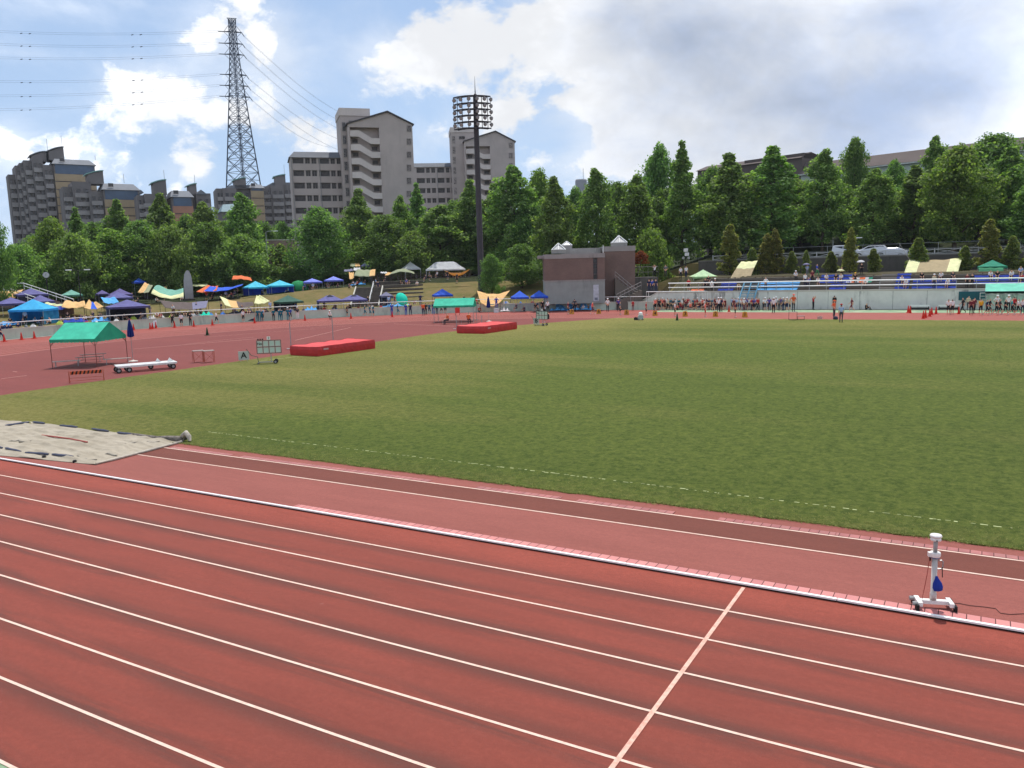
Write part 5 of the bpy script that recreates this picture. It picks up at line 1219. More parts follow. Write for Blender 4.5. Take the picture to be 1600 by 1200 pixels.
# ---- tarp over the sand pit
def tarp():
    cor = [G(-95, 652), G(58, 660.5), G(289, 690), G(150, 727.5), G(-60, 703)]
    T0, T1, T2, T3 = G(-130, 648), G(52, 660), G(288, 690), G(150, 727); T4 = G(-190, 694)
    t = thing('sandpit_tarp', 'creased pale grey tarpaulin with dark weights spread over the sand pit', 'tarpaulin')
    q = np.random.default_rng(4)
    # four-sided sheet: far edge T0..T2 via T1, near edge T4..T3
    def pt(u, v):
        far = T1.lerp(T2, (u-.55)/.45) if u > .55 else T0.lerp(T1, u/.55)
        nearp = T4.lerp(T3, u); p_ = nearp.lerp(far, v)
        z = .05 + .02*math.sin(u*17+v*9)*math.sin(v*7+u*4) + .04*max(0, math.sin(u*11-v*8+3*math.sin(v*4)))**14 + .05*max(0, math.sin(u*13+v*37+2*math.sin(u*7)))**12 + .03*abs(math.sin(u*9+v*17+1.2))**6 + .012*math.sin(u*83+v*51)
        z += .10*math.exp(-((u-.90-.06*v)/.014)**2)*(.3+v*.7) + .05*math.exp(-((v-.30-.2*u)/.03)**2)*math.exp(-((u-.75)/.2)**2) + .04*math.exp(-((v-.62-.12*math.sin(u*9))/.018)**2)
        e = min(v, 1-v, 1-u, 1)
        z *= min(1, .35+e*8)
        return (p_.x, p_.y, max(.022, z))
    s = NT('tarp_cloth'); a = s.rng(s.noise(.9, 7, .7), .3, .7); b_ = s.rng(s.noise(3, 7, .75, (.5, 2, 1)), .56, .7); ln = s.rng(s.noise(1.1, 8, .6, (.5, 3, 1), dist=2), .47, .5)
    col = s.mix(a, lin(146, 136, 118), lin(168, 158, 141)); col = s.mix(s.math('MULTIPLY', b_, .45), col, lin(100, 90, 78)); s.bump(s.noise(5, 6, .7), .5, .04); m = s.fin(col, .85, .2)
    MB().sheet(pt, 260, 80, .012).build('sheet', m, t, True)
    mw_ = M('dark_weight', lin(74, 78, 96), .7); 
    def strip_at(a, b, n=1):
        A, B = G(*a), G(*b); w = MB(); w.tube([A.lerp(B, k/6)+Vector((0, 0, .085+.004*math.sin(k*2))) for k in range(7)], [.03]+[.045]*5+[.03], 6); w.build('weight_roll', mw_, t)
    for a, b in (((8, 668), (46, 662.5)), ((52, 662.5), (70, 664.2)), ((94, 667.8), (121, 670.2)), ((144, 673.2), (170, 676.8)), ((184, 679), (206, 682)), ((9, 703.5), (33, 709)), ((40, 711), (76, 713)), ((82, 713.5), (115, 717)), ((-20, 698), (4, 703))): strip_at(a, b)
    A = [G(66, 684), G(90, 687), G(112, 690), G(124, 692.5), G(137, 695)]; w = MB(); w.tube([a+Vector((0, 0, .10)) for a in A], .03, 5); w.build('red_strap', M('faded_red', lin(150, 70, 62)), t)
    # bunched roll at the right hand corner and the folded lower edge
    pts = [G(200, 680), G(222, 685.5), G(246, 688), G(262, 689), G(282, 690), G(291, 688)]; w = MB(); w.tube([a+Vector((0, 0, .08+.03*(k % 2))) for k, a in enumerate(pts)], [.04, .07, .09, .10, .15, .09], 7); w.build('rolled_edge', M('tarp_fold_dark', lin(112, 104, 96), .9, .4, 6), t, True)
    w = MB(); o = G(285, 690); w.tube([o, o+Vector((.05, .02, .22)), o+Vector((.18, .05, .34)), o+Vector((.34, .05, .2)), o+Vector((.4, .02, .05))], [.08, .11, .10, .09, .05], 7); w.build('corner_fold', M('tarp_fold', lin(168, 160, 146), .9, .3, 6), t, True)
    pts = [G(150, 726.5), G(184, 718.5), G(205, 713), G(232, 706), G(262, 698), G(284, 692)]; w = MB(); w.tube([a+Vector((0, 0, .05)) for a in pts], [.03, .05, .04, .05, .04, .05], 6); w.build('hem', M('tarp_hem', lin(172, 164, 150), .9, .2, 5), t, True)
    mf_ = M('tarp_crease', lin(150, 142, 128), .9, .3, 6)
    for a, b, r_ in (((17, 691), (45, 692.5), .035), ((-4, 696), (11, 698.5), .035), ((127, 711), (187, 713.5), .04), ((123, 714), (148, 722), .035), ((191, 697), (250, 692.5), .05)):
        A, B = G(*a), G(*b); n_ = 9; w = MB(); w.tube([A.lerp(B, k/n_)+Vector((.06*math.sin(k*1.7), .10*math.sin(k*1.1+a[0]), .06+.02*math.sin(k*2.3))) for k in range(n_+1)], [.012]+[r_*(.8+.4*rnd.random()) for _ in range(n_-1)]+[.012], 5); w.build('fold', mf_, t, True)
    for x, y in ((69, 716), (117, 723)):
        k = G(x, y); w = MB(); w.lathe([(.06, 0), (.075, .05), (.05, .09), (.0, .1)], 8, k); w.build('sand_weight', m_black, t)
tarp()
# ---- speaker trolley (starting signal column) in the foreground
def signal_column():
    p = G(1459, 950); t = thing('signal_column', 'white wheeled column with round white head standing on the near runway', 'equipment', p, .30)
    t.scale = (.97, .97, .93)
    mw_ = M('cream_enamel', lin(226, 222, 216), .35, .04, 3, .5)
    q = MB(); q.box(-.22, .22, -.045, .045, .09, .16); q.build('base_beam', mw_, t)
    q = MB(); q.box(-.30, -.222, -.17, .17, .085, .158); q.build('left_foot', mw_, t); q = MB(); q.box(.222, .295, -.15, .15, .085, .158); q.build('right_foot', mw_, t)
    for x, y in ((-.29, -.17), (-.28, .16), (.29, -.14), (.29, .13)):
        q = MB(); q.box(x-.05 if x < 0 else x+.002, x-.002 if x < 0 else x+.04, y-.06, y+.06, 0, .13); q.build('caster', m_black, t)
    for y in (-.12, .12):
        q = MB(); q.tube([(-.303, y, .12), (-.38, y, .12)], .04, 8); q.build('end_cap', m_greyt, t)
    q = MB(); q.lathe([(.056, .172), (.056, .30), (.047, .31), (.047, 1.02)], 16, (-.02, 0, 0)); q.build('column', M('grey_enamel', lin(190, 184, 178), .35, .05, 3, .5), t, True)
    q = MB(); q.lathe([(.084, 1.0), (.092, 1.02), (.092, 1.07), (.084, 1.085)], 20, (-.02, 0, 0)); q.box(-.135, -.09, -.04, .04, 1.0, 1.08); q.build('collar', mw_, t, False)
    q = MB(); q.lathe([(.08, .975), (.08, .998)], 18, (-.02, 0, 0)); q.build('blue_ring', M('slate_blue', lin(96, 104, 134), .4), t)
    q = MB(); q.lathe([(.036, 1.087), (.036, 1.30)], 14, (-.02, 0, 0)); q.build('neck', m_greyt, t, True)
    q = MB(); q.lathe([(.05, 1.30), (.085, 1.31), (.092, 1.33), (.085, 1.35), (.07, 1.362)], 20, (-.02, 0, 0)); q.build('lower_head', mw_, t, True)
    q = MB(); q.lathe([(.08, 1.364), (.098, 1.38), (.10, 1.40), (.09, 1.42), (.03, 1.428)], 22, (-.02, 0, 0)); q.build('head', mw_, t, True)
    q = MB(); q.box(-.035, -.015, -.10, -.088, 1.32, 1.34); q.build('button', m_black, t)
    q = MB(); q.tube([(.035, 0, .92), (.09, 0, .93), (.115, 0, .9), (.115, 0, .8), (.09, 0, .77), (.035, 0, .76)], .012, 6); q.build('hook_handle', m_steel, t)
    q = MB(); q.box(-.11, -.086, -.02, .02, .92, .98); q.build('plug', m_black, t)
    b = thing('cloth_bag', 'blue drawstring bag hanging from the white wheeled column', 'bag', p + Vector((.10, -.02, 0)), .3)
    q = MB(); q.tube([(0, 0, .76), (.01, 0, .58)], .008, 5); q.build('drawstring', m_black, b)
    q = MB(); q.lathe([(.02, .60), (.03, .56), (.07, .48), (.085, .40), (.07, .345), (.02, .33)], 12); me = q.build('pouch', cloth('royal_blue', lin(36, 60, 150), .1), b, True); me.scale = (1, .6, 1); me.rotation_euler = (0, R(-8), 0)
    q = MB(); z = [(-.10, 0, .93), (-.13, 0, .6), (-.17, 0, .3), (-.2, .02, .1)]; o = [p+Vector((a*math.cos(.3), a*math.sin(.3), c)) for a, b_, c in z]
    tag(MB().tube([o[0], o[1], o[2], o[3], p+Vector((-.2, .1, .015))], .006, 5).build('cord', M('red_cord', lin(150, 62, 52))), 'thin red cord hanging down beside the white wheeled column', 'cord')
    pts = [G(1486, 943), G(1500, 944), G(1515, 947), G(1540, 949.5), G(1556, 952), G(1563, 959), G(1578, 961), G(1605, 959.5), G(1640, 960)]
    tag(MB().tube([a+Vector((0, 0, .012)) for a in pts], .007, 5).build('cable', M('brown_cable', lin(96, 56, 50))), 'thin dark cable lying on the runway right of the white wheeled column', 'cable')
signal_column()
# ---- cones
def cone_meshes():
    q = MB(); q.box(-.19, .19, -.19, .19, 0, .03); base = q; q.lathe([(.135, .032), (.04, .66), (.028, .70)], 14)
    return q
m_cone = M('cone_red', lin(206, 62, 48), .5, .08); m_coneg = M('cone_green', lin(40, 84, 60), .5, .08); m_stripe = M('cone_band', lin(200, 92, 80), .5)
cb = MB().box(-.19, .19, -.19, .19, 0, .035).mesh('cone_base', m_cone); cs = MB().lathe([(.135, .037), (.04, .68), (.028, .72)], 14).mesh('cone_body', m_cone, True)
cbg = MB().box(-.19, .19, -.19, .19, 0, .035).mesh('cone_base', m_coneg); csg = MB().lathe([(.135, .037), (.04, .68), (.028, .72)], 14).mesh('cone_body', m_coneg, True)
def cone(px, py, label, green=False, k=1.1):
    p = G(px, py); t = thing('traffic_cone', label, 'cone', p, rnd.random(), 'green cones' if green else 'red cones by the walls'); t.scale = (k, k, k)
    mobj('cone_base', cbg if green else cb, t); mobj('cone_body', csg if green else cs, t)
for x, y, lb in [(7, 534, 'red cone at the feet of the navy-clad group by the left edge'), (34, 531, 'red cone right of the navy-clad group, before the cyan tent'), (54, 529, 'red cone standing alone before the middle of the cyan tent'), (83, 523, 'red cone partly behind the left eave of the near green tent'),
 (209, 516, 'red cone beside the person in coral shirt leaning on the wall'), (235, 514.5, 'left cone of a close pair before the dark navy walled tent'), (238.5, 514, 'right cone of a close pair before the dark navy walled tent'), (244, 513, 'red cone just right of the close pair of cones'), (273, 512, 'red cone in front of the person in black leaning on the wall'), (303, 510.5, 'red cone in front of the person in dark suit'),
 (332, 508.5, 'red cone left of the person in white shirt below the cream sheet'), (398, 505, 'red cone left of the teal-clad pair'), (476.7, 501, 'red cone right of the teal-clad people, before the dark green tent'), (548.5, 498, 'red cone midway before the twin navy tents'), (613, 495.6, 'red cone before the small grey tent'),
 (1139, 487.2, 'red cone in the crowd before the light blue steel stairs'), (1419, 488.5, 'fat red cone standing against the tall wall, left of the cone group'), (1422, 489.2, 'second red cone touching the fat one against the tall wall'), (1442.6, 498, 'nearest of the red cones at the turf edge, right side'), (1446, 496.8, 'cone just behind the nearest one at the turf edge'), (1452.5, 494.6, 'third cone inwards from the turf edge'), (1455.6, 492, 'fourth cone inwards from the turf edge'), (1462.5, 490.8, 'cone left of the two girls in white shirts'), (1498, 490.6, 'red cone right of the two girls in white shirts')]:
    cone(x, y, lb)
cone(324, 524, 'dark green cone standing alone on the bend', True, 1.15); cone(1058, 501, 'dark green cone at the turf edge in front of the goal', True, 1.1)
# ---- lane number boxes
m_box = M('box_amber', lin(196, 138, 48), .5, .1); m_boxd = M('box_number', lin(60, 40, 22), .6)
for n_, (x, y) in zip('7654321', [(893.3, 490.6), (935.5, 490.2), (979, 491.7), (1023.4, 493.4), (1070.4, 494.4), (1117.8, 494.8), (1163.7, 495.7)]):
    p = G(x, y); t = thing('lane_box', 'amber lane box with number %s on the far straight' % n_, 'lane box', p, face_cam(p)+.1, 'amber lane number boxes')
    MB().prism([(-.30, .0), (.30, .0), (.22, .58), (-.22, .58)], -.19, .19).build('box_body', m_box, t); lettering(n_, .50, m_boxd, t, (0, -.2, .30), (R(90), 0, 0)); MB().box(-.08, .08, -.03, .03, .582, .61).build('grip', m_boxd, t)
# ---- goal
p = G(1010, 484.5); e = G(1100, 485)-p; t = thing('goal', 'white football goal standing in front of the tall wall', 'goal', p, math.atan2(e.y, e.x)*0)
W = (G(1100, 485)-p).x; q = MB(); q.tube([(0, 0, 0), (0, 0, 2.44), (W, 0, 2.44), (W, 0, 0)], .06, 8); q.build('front_frame', m_white, t)
q = MB(); q.tube([(0, 0, 2.44), (0, .8, 2.40), (0, 1.1, .1), (W, 1.1, .1), (W, .8, 2.40), (W, 0, 2.44)], .035, 6); q.tube([(0, 0, .1), (0, 1.1, .1)], .03, 5); q.tube([(W, 0, .1), (W, 1.1, .1)], .03, 5); q.tube([(.0, .8, 2.4), (W, .8, 2.4)], .03, 5); q.build('rear_frame', m_white, t)
# ---- starter's steps and other small kit
p = G(1240, 500); t = thing('starter_stand', 'black tube starter stand with a high and a low step at the turf edge', 'stand', p, face_cam(p))
for x0, x1, z in ((-.5, .35, .85), (.37, 1.05, .42)):
    q = MB(); q.box(x0, x1, -.3, .3, z-.03, z); q.build('step', M('grey_board', lin(120, 116, 114)), t)
    q = MB(); [q.bar((x, y, 0), (x, y, z-.031), .035) for x in (x0+.03, x1-.03) for y in (-.28, .28)]; q.bar((x0+.03, -.28, .06), (x1-.03, -.28, .06), .03); q.build('legs', m_blackm, t)
q = MB(); q.bar((-.48, .28, .85), (-.48, .28, 1.0), .03); q.build('hand_rail', m_blackm, t)
p = G(1001, 500.5); t = thing('equipment_cart', 'small grey-white cart with a white drum at the far turf edge', 'cart', p, face_cam(p))
MB().box(-.3, .3, -.25, .25, .12, .55).build('cart_body', M('cart_grey', lin(160, 170, 168)), t); q = MB(); q.lathe([(.2, .552), (.22, .6), (.22, .78), (.15, .9), (.04, .92)], 14); q.build('drum', m_white, t, True)
for x in (-.22, .22): wheel(t, (x, -.26, .1), .1, .05)
tag(MB().box(-.17, .17, -.15, .15, 0, .32).box(-.05, .05, -.02, .02, .322, .38).build('tool_case', m_blackm, None, False, G(993.5, 500.5)), 'small black case left of the grey-white cart', 'case')
p = G(1281, 498.5); tag(MB().cbox((0, 0, .14), .5, .25, .28, .2).cbox((0, 0, .3), .2, .05, .04, .2).build('starting_block_case', M('dull_pink_case', lin(190, 150, 140)), None, False, p), 'low pale case on the inner line right of the starter stand', 'case')
tag(MB().lathe([(.2, 0), (.25, .12), (.2, .3), (.06, .36)], 12).build('kit_bag', M('navy_kit', lin(44, 46, 66)), None, True, G(1305.5, 499.5)), 'dark round bag on the track edge by the man in white shirt', 'bag')
# low hurdle rails in front of the tall wall
for x0, x1, lb in ((1422, 1452, 'low black and white rail in front of the tall wall, left of the two girls'), (1466, 1498, 'low black and white rail behind the two girls in white shirts')):
    a, b = PY(x0, 484, 104.4), PY(x1, 484, 104.4); a.z = b.z = 0; t = thing('low_rail', lb, 'rail', a, 0, 'low rails before the tall wall'); q = MB(); q.box(0, b.x-a.x, -.05, .05, .42, .58); q.build('rail_board', m_white, t); q = MB(); q.box(0, b.x-a.x, -.04, .04, .1, .30); q.build('lower_board', m_blackm, t)
    q = MB(); q.box(.05, .12, -.2, .2, 0, .419); q.box(b.x-a.x-.12, b.x-a.x-.05, -.2, .2, 0, .419); q.build('feet', m_blackm, t)
# teal screen on the wall with a white framed notice, light blue steel stairs
a, b = PY(1498, 460, 105.4), PY(1541, 460, 105.4); z0, z1 = PY(1515, 469, 105.4).z, PY(1515, 455.5, 105.4).z
t = thing('teal_screen', 'dark teal board screen fixed to the tall wall beside the aqua tent', 'screen', (a.x, 105.45, z0)); MB().box(0, b.x-a.x, 0, .1, 0, z1-z0).build('panel', M('teal_board', lin(20, 84, 92), .6), t)
a = PY(1531, 460, 105.2); t = thing('notice_frame', 'white framed notice board at the end of the teal screen', 'sign', (a.x, 105.3, PY(1531, 468, 105.2).z)); w_ = .72; h_ = PY(1531, 457.5, 105.2).z-PY(1531, 468, 105.2).z
MB().box(.06, w_-.06, .0, .05, .06, h_-.06).build('panel', M('teal_glass', lin(40, 92, 96), .3), t); q = MB(); q.box(0, w_, -.03, .06, 0, .059); q.box(0, w_, -.03, .06, h_-.059, h_); q.box(0, .059, -.03, .06, .06, h_-.06); q.box(w_-.059, w_, -.03, .06, .06, h_-.06); q.box(.06, w_-.06, -.03, -.001, h_*.47, h_*.53); q.build('frame', m_white, t)
t = thing('steel_stairs', 'light blue steel stairs leaning on the tall wall', 'stairs', (0, 0, 0)); mb_ = M('light_blue_steel', lin(104, 160, 186), .5)
def sp(x, y, Y): return PY(x, y, Y)
q = MB()
for (x0, y0), (x1, y1) in (((1155, 467), (1163, 442)), ((1166, 470), (1174, 441)), ((1177.5, 470), (1186, 441))): q.bar(sp(x0, y0, 104.3), sp(x1, y1, 105.8), .12)
q.build('stringer', mb_, t)
q = MB()
for k in range(7):
    f = k/6; a = sp(1155, 467, 104.3).lerp(sp(1163, 442, 105.8), f); b = sp(1177.5, 468.5, 104.3).lerp(sp(1186, 442, 105.8), f); b.z = a.z; q.bar(a, b, .07)
q.build('tread', mb_, t)
q = MB(); a = sp(1155, 467, 104.3); q.bar(a, (a.x, a.y, 0), .08); b = sp(1177.5, 470, 104.3); q.bar(b, (b.x, b.y, 0), .08); q.build('leg', mb_, t)
# ------------------------------------------------------------------ people
CL = dict(w=('white', lin(222,220,218)), k=('black', lin(36,36,40)), n=('navy', lin(40,46,78)), t=('teal', lin(24,104,122)), b=('blue', lin(46,78,170)), r=('red', lin(176,44,48)), m=('maroon', lin(112,44,52)),
 o=('orange', lin(220,98,52)), y=('yellow', lin(222,170,46)), g=('grey', lin(120,120,122)), p=('purple', lin(88,70,140)), c=('coral', lin(236,118,100)), l=('pale blue', lin(160,180,210)), e=('green', lin(70,130,84)), d=('dark grey', lin(66,66,72)), i=('beige', lin(190,176,150)), a=('aqua', lin(70,160,160)))
MC = {k: M('clothing_'+v[0].replace(' ', '_'), v[1], .85, .1, 5, .15) for k, v in CL.items()}
m_skin = M('skin', lin(206,158,128), .6, .06, 6, .3); m_hair = M('hair_black', lin(38,32,30), .6); m_shoe = M('shoes', lin(190,188,186), .7); m_shoed = M('dark_shoes', lin(50,46,46), .7)
def skeleton(pel, chest, neck, head, sh, el, wr, hip, kn, an, toe):
    """front of the body is -Y; sh..toe give (left, right) joints"""
    J = {'pel': pel, 'chest': chest, 'neck': neck, 'head': head}
    for nm, pr in (('sh', sh), ('el', el), ('wr', wr), ('hip', hip), ('kn', kn), ('an', an), ('toe', toe)):
        J[nm+'L'], J[nm+'R'] = pr
    return J
def V3(*a): return Vector(a)
def mir(x, y, z): return (V3(x, y, z), V3(-x, y, z))
ARMS_DOWN = dict(sh=mir(.175, 0, 1.40), el=mir(.215, .02, 1.12), wr=mir(.215, -.06, .88))
LEGS_STAND = dict(hip=mir(.095, 0, .88), kn=mir(.10, -.02, .48), an=mir(.10, .02, .09), toe=mir(.115, -.14, .035))
TORSO = dict(pel=V3(0, 0, .95), chest=V3(0, 0, 1.32), neck=V3(0, 0, 1.47), head=V3(0, -.02, 1.60))
def shift(d, o): return {k: (v+o if isinstance(v, Vector) else tuple(q+o for q in v)) for k, v in d.items()}
POSE = {
 'stand': {**TORSO, **ARMS_DOWN, **LEGS_STAND},
 'lean': {**TORSO, **ARMS_DOWN, **LEGS_STAND, 'el': (V3(.27, .06, 1.14), V3(-.22, -.02, 1.12)), 'wr': (V3(.16, -.04, .98), V3(-.12, -.22, 1.1)), 'kn': (V3(.10, -.02, .48), V3(-.13, -.1, .47)), 'an': (V3(.10, .02, .09), V3(-.15, -.06, .09)), 'toe': (V3(.115, -.14, .035), V3(-.18, -.21, .035))},
 'hips': {**TORSO, **LEGS_STAND, 'sh': mir(.175, 0, 1.40), 'el': mir(.34, .08, 1.16), 'wr': mir(.17, -.04, 1.0)},
 'walk': {**TORSO, 'sh': mir(.175, 0, 1.40), 'el': (V3(.21, .14, 1.16), V3(-.21, -.08, 1.14)), 'wr': (V3(.20, .10, .92), V3(-.2, -.25, .98)), 'hip': mir(.09, 0, .88), 'kn': (V3(.09, -.20, .50), V3(-.09, .06, .47)), 'an': (V3(.09, -.24, .10), V3(-.09, .36, .16)), 'toe': (V3(.09, -.39, .06), V3(-.09, .26, .04))},
 'raise': {**TORSO, **LEGS_STAND, 'sh': mir(.175, 0, 1.41), 'el': (V3(.30, -.12, 1.46), V3(-.28, -.16, 1.34)), 'wr': (V3(.13, -.20, 1.64), V3(-.10, -.24, 1.56))},
 'carry': {**TORSO, **LEGS_STAND, 'sh': mir(.175, 0, 1.40), 'el': mir(.21, -.02, 1.13), 'wr': mir(.12, -.28, 1.12)},
 'sit': {'pel': V3(0, .05, .52), 'chest': V3(0, .02, .88), 'neck': V3(0, -.01, 1.03), 'head': V3(0, -.05, 1.16), 'sh': mir(.175, .02, .96), 'el': mir(.22, -.08, .70), 'wr': mir(.12, -.28, .62), 'hip': mir(.095, .03, .48), 'kn': mir(.12, -.40, .50), 'an': mir(.12, -.36, .09), 'toe': mir(.12, -.52, .035)},
 'ground': {'pel': V3(0, .1, .13), 'chest': V3(0, .06, .48), 'neck': V3(0, .02, .63), 'head': V3(0, -.03, .76), 'sh': mir(.175, .05, .56), 'el': mir(.24, -.08, .34), 'wr': mir(.11, -.28, .36), 'hip': mir(.095, .05, .12), 'kn': mir(.17, -.30, .42), 'an': mir(.13, -.50, .09), 'toe': mir(.13, -.66, .045)},
 'crouch': {'pel': V3(0, .16, .36), 'chest': V3(0, -.06, .66), 'neck': V3(0, -.16, .78), 'head': V3(0, -.26, .88), 'sh': mir(.17, -.10, .74), 'el': mir(.2, -.30, .56), 'wr': mir(.09, -.46, .48), 'hip': mir(.1, .12, .34), 'kn': mir(.15, -.30, .46), 'an': mir(.12, .02, .09), 'toe': mir(.13, -.15, .035)},
 'bend': {**LEGS_STAND, 'pel': V3(0, .1, .93), 'chest': V3(0, -.18, 1.18), 'neck': V3(0, -.30, 1.24), 'head': V3(0, -.43, 1.30), 'sh': mir(.175, -.24, 1.22), 'el': mir(.22, -.34, 1.0), 'wr': mir(.16, -.48, .95)},
}
RAD = dict(pel=(.145, .105), chest=(.165, .105), neck=(.055, .055), head=(.098, .115), sh=(.062, .062), el=(.043, .043), wr=(.032, .032), hip=(.085, .09), kn=(.062, .062), an=(.043, .043), toe=(.036, .03))
def body_mesh(key):
    J = skeleton(**POSE[key]); names = list(J); idx = {n: i for i, n in enumerate(names)}; vs = [J[n] for n in names]; E_ = [('pel', 'chest'), ('chest', 'neck'), ('neck', 'head')]
    extra = []
    for s_ in 'LR':
        E_ += [('chest', 'sh'+s_), ('sh'+s_, 'el'+s_), ('el'+s_, 'wr'+s_), ('pel', 'hip'+s_), ('hip'+s_, 'kn'+s_), ('kn'+s_, 'an'+s_), ('an'+s_, 'toe'+s_)]
        d = (J['wr'+s_]-J['el'+s_]).normalized(); extra += [('hd'+s_, J['wr'+s_]+d*.09, .036, 'wr'+s_), ('ft'+s_, J['wr'+s_]+d*.165, .02, 'hd'+s_), ('th'+s_, J['wr'+s_]+d*.08+V3(0, -.055, 0), .014, 'wr'+s_)]
    up = (J['head']-J['neck']).normalized(); extra += [('crown', J['head']+up*.10, .075, 'head'), ('chin', J['head']-up*.07+V3(0, -.045, 0), .05, 'head')]
    rad = [RAD[n.rstrip('LR')] for n in names]
    for nm, p_, r_, par in extra: idx[nm] = len(vs); vs.append(p_); rad.append((r_, r_)); E_.append((par, nm)); J[nm] = p_
    me = bpy.data.meshes.new('b'); me.from_pydata([tuple(v) for v in vs], [(idx[a], idx[b]) for a, b in E_], []); ob = bpy.data.objects.new('b', me); COL.objects.link(ob)
    md = ob.modifiers.new('s', 'SKIN'); md.use_smooth_shade = True; sv = me.skin_vertices[0].data
    for i, r_ in enumerate(rad): sv[i].radius = r_
    sv[0].use_root = True; sb = ob.modifiers.new('u', 'SUBSURF'); sb.levels = 1; sb.render_levels = 1
    dg = bpy.context.evaluated_depsgraph_get(); dg.update(); out_ = bpy.data.meshes.new_from_object(ob.evaluated_get(dg)); bpy.data.objects.remove(ob)
    out_.name = 'body_'+key; out_.materials.clear()
    for q in (m_skin, MC['w'], MC['k'], m_skin, m_shoe, m_hair): out_.materials.append(q)
    zone = {}
    for a, b in E_:
        z = 0
        if {a, b} <= {'pel', 'chest', 'shL', 'shR'}: z = 1
        if a[:2] == 'sh': z = 1
        if b[:3] == 'hip' or a[:3] == 'hip': z = 2
        if a[:2] == 'kn': z = 3
        if a[:2] == 'an': z = 4
        if b in ('crown', 'head'): z = 6
        zone[(a, b)] = z
    hc = J['head']
    for pl in out_.polygons:
        c = pl.center; best = None
        for (a, b), z in zone.items():
            A, B = J[a], J[b]; d = B-A; t = max(0, min(1, (c-A).dot(d)/max(d.length_squared, 1e-9))); q = (c-(A+d*t)).length
            if best is None or q < best[0]: best = (q, z, t)
        z = best[1]
        if z == 6: z = 5 if ((c-hc).dot(up) > .045 or ((c.y-hc.y) > .02 and (c-hc).dot(up) > -.06)) else 0
        if z == 1 and best[2] < .12 and abs(c.z-J['pel'].z) < .03: z = 2
        if z == 1 and (c-J['pel']).dot((J['chest']-J['pel']).normalized()) < .02: z = 2
        pl.material_index = z; pl.use_smooth = True
    q = MB(); q.lathe([(.118, .03), (.122, .06), (.105, .11), (.06, .145), (.01, .155)], 12, hc+V3(0, .015, 0)); q.add([tuple(hc+V3(*p_)) for p_ in ((-.10, -.08, .045), (.10, -.08, .045), (.07, -.22, .03), (-.07, -.22, .03), (-.10, -.08, .055), (.10, -.08, .055), (.07, -.22, .042), (-.07, -.22, .042))], [(0, 1, 2, 3), (7, 6, 5, 4), (0, 4, 5, 1), (1, 5, 6, 2), (2, 6, 7, 3), (3, 7, 4, 0)])
    return out_, q.mesh('cap', MC['w'], False)
BODY = {k: body_mesh(k) for k in POSE}
ZSIT = {}
def person(p, pose, look, h, rot, label, group=None):
    """look: top, bottom, l(ong)/s(hort) trousers, then optional cap colour"""
    me, cap = BODY[pose]; o = bpy.data.objects.new('person', me); COL.objects.link(o); k = h/1.7
    o.location = p; o.rotation_euler = (0, 0, face_cam(p)+R(rot)); o.scale = (k, k, k)
    top, bot, ln = MC[look[0]], MC[look[1]], look[2] == 'l'
    for i, m_ in ((1, top), (2, bot), (3, bot if ln else m_skin), (4, m_shoed if ln else m_shoe)):
        o.material_slots[i].link = 'OBJECT'; o.material_slots[i].material = m_
    if look[2] == 'l' or (len(look) > 4 and look[4] == 'j'):
        pass
    tag(o, label, 'person', group)
    if len(look) > 3 and look[3] in CL:
        c = bpy.data.objects.new('cap', cap); COL.objects.link(c); c.parent = o
        if look[3] != 'w': c.material_slots[0].link = 'OBJECT'; c.material_slots[0].material = MC[look[3]]
    return o
def GP(x, y): p = G(x, y); p.z = .004; return p
gA = 'people along the low bend wall'
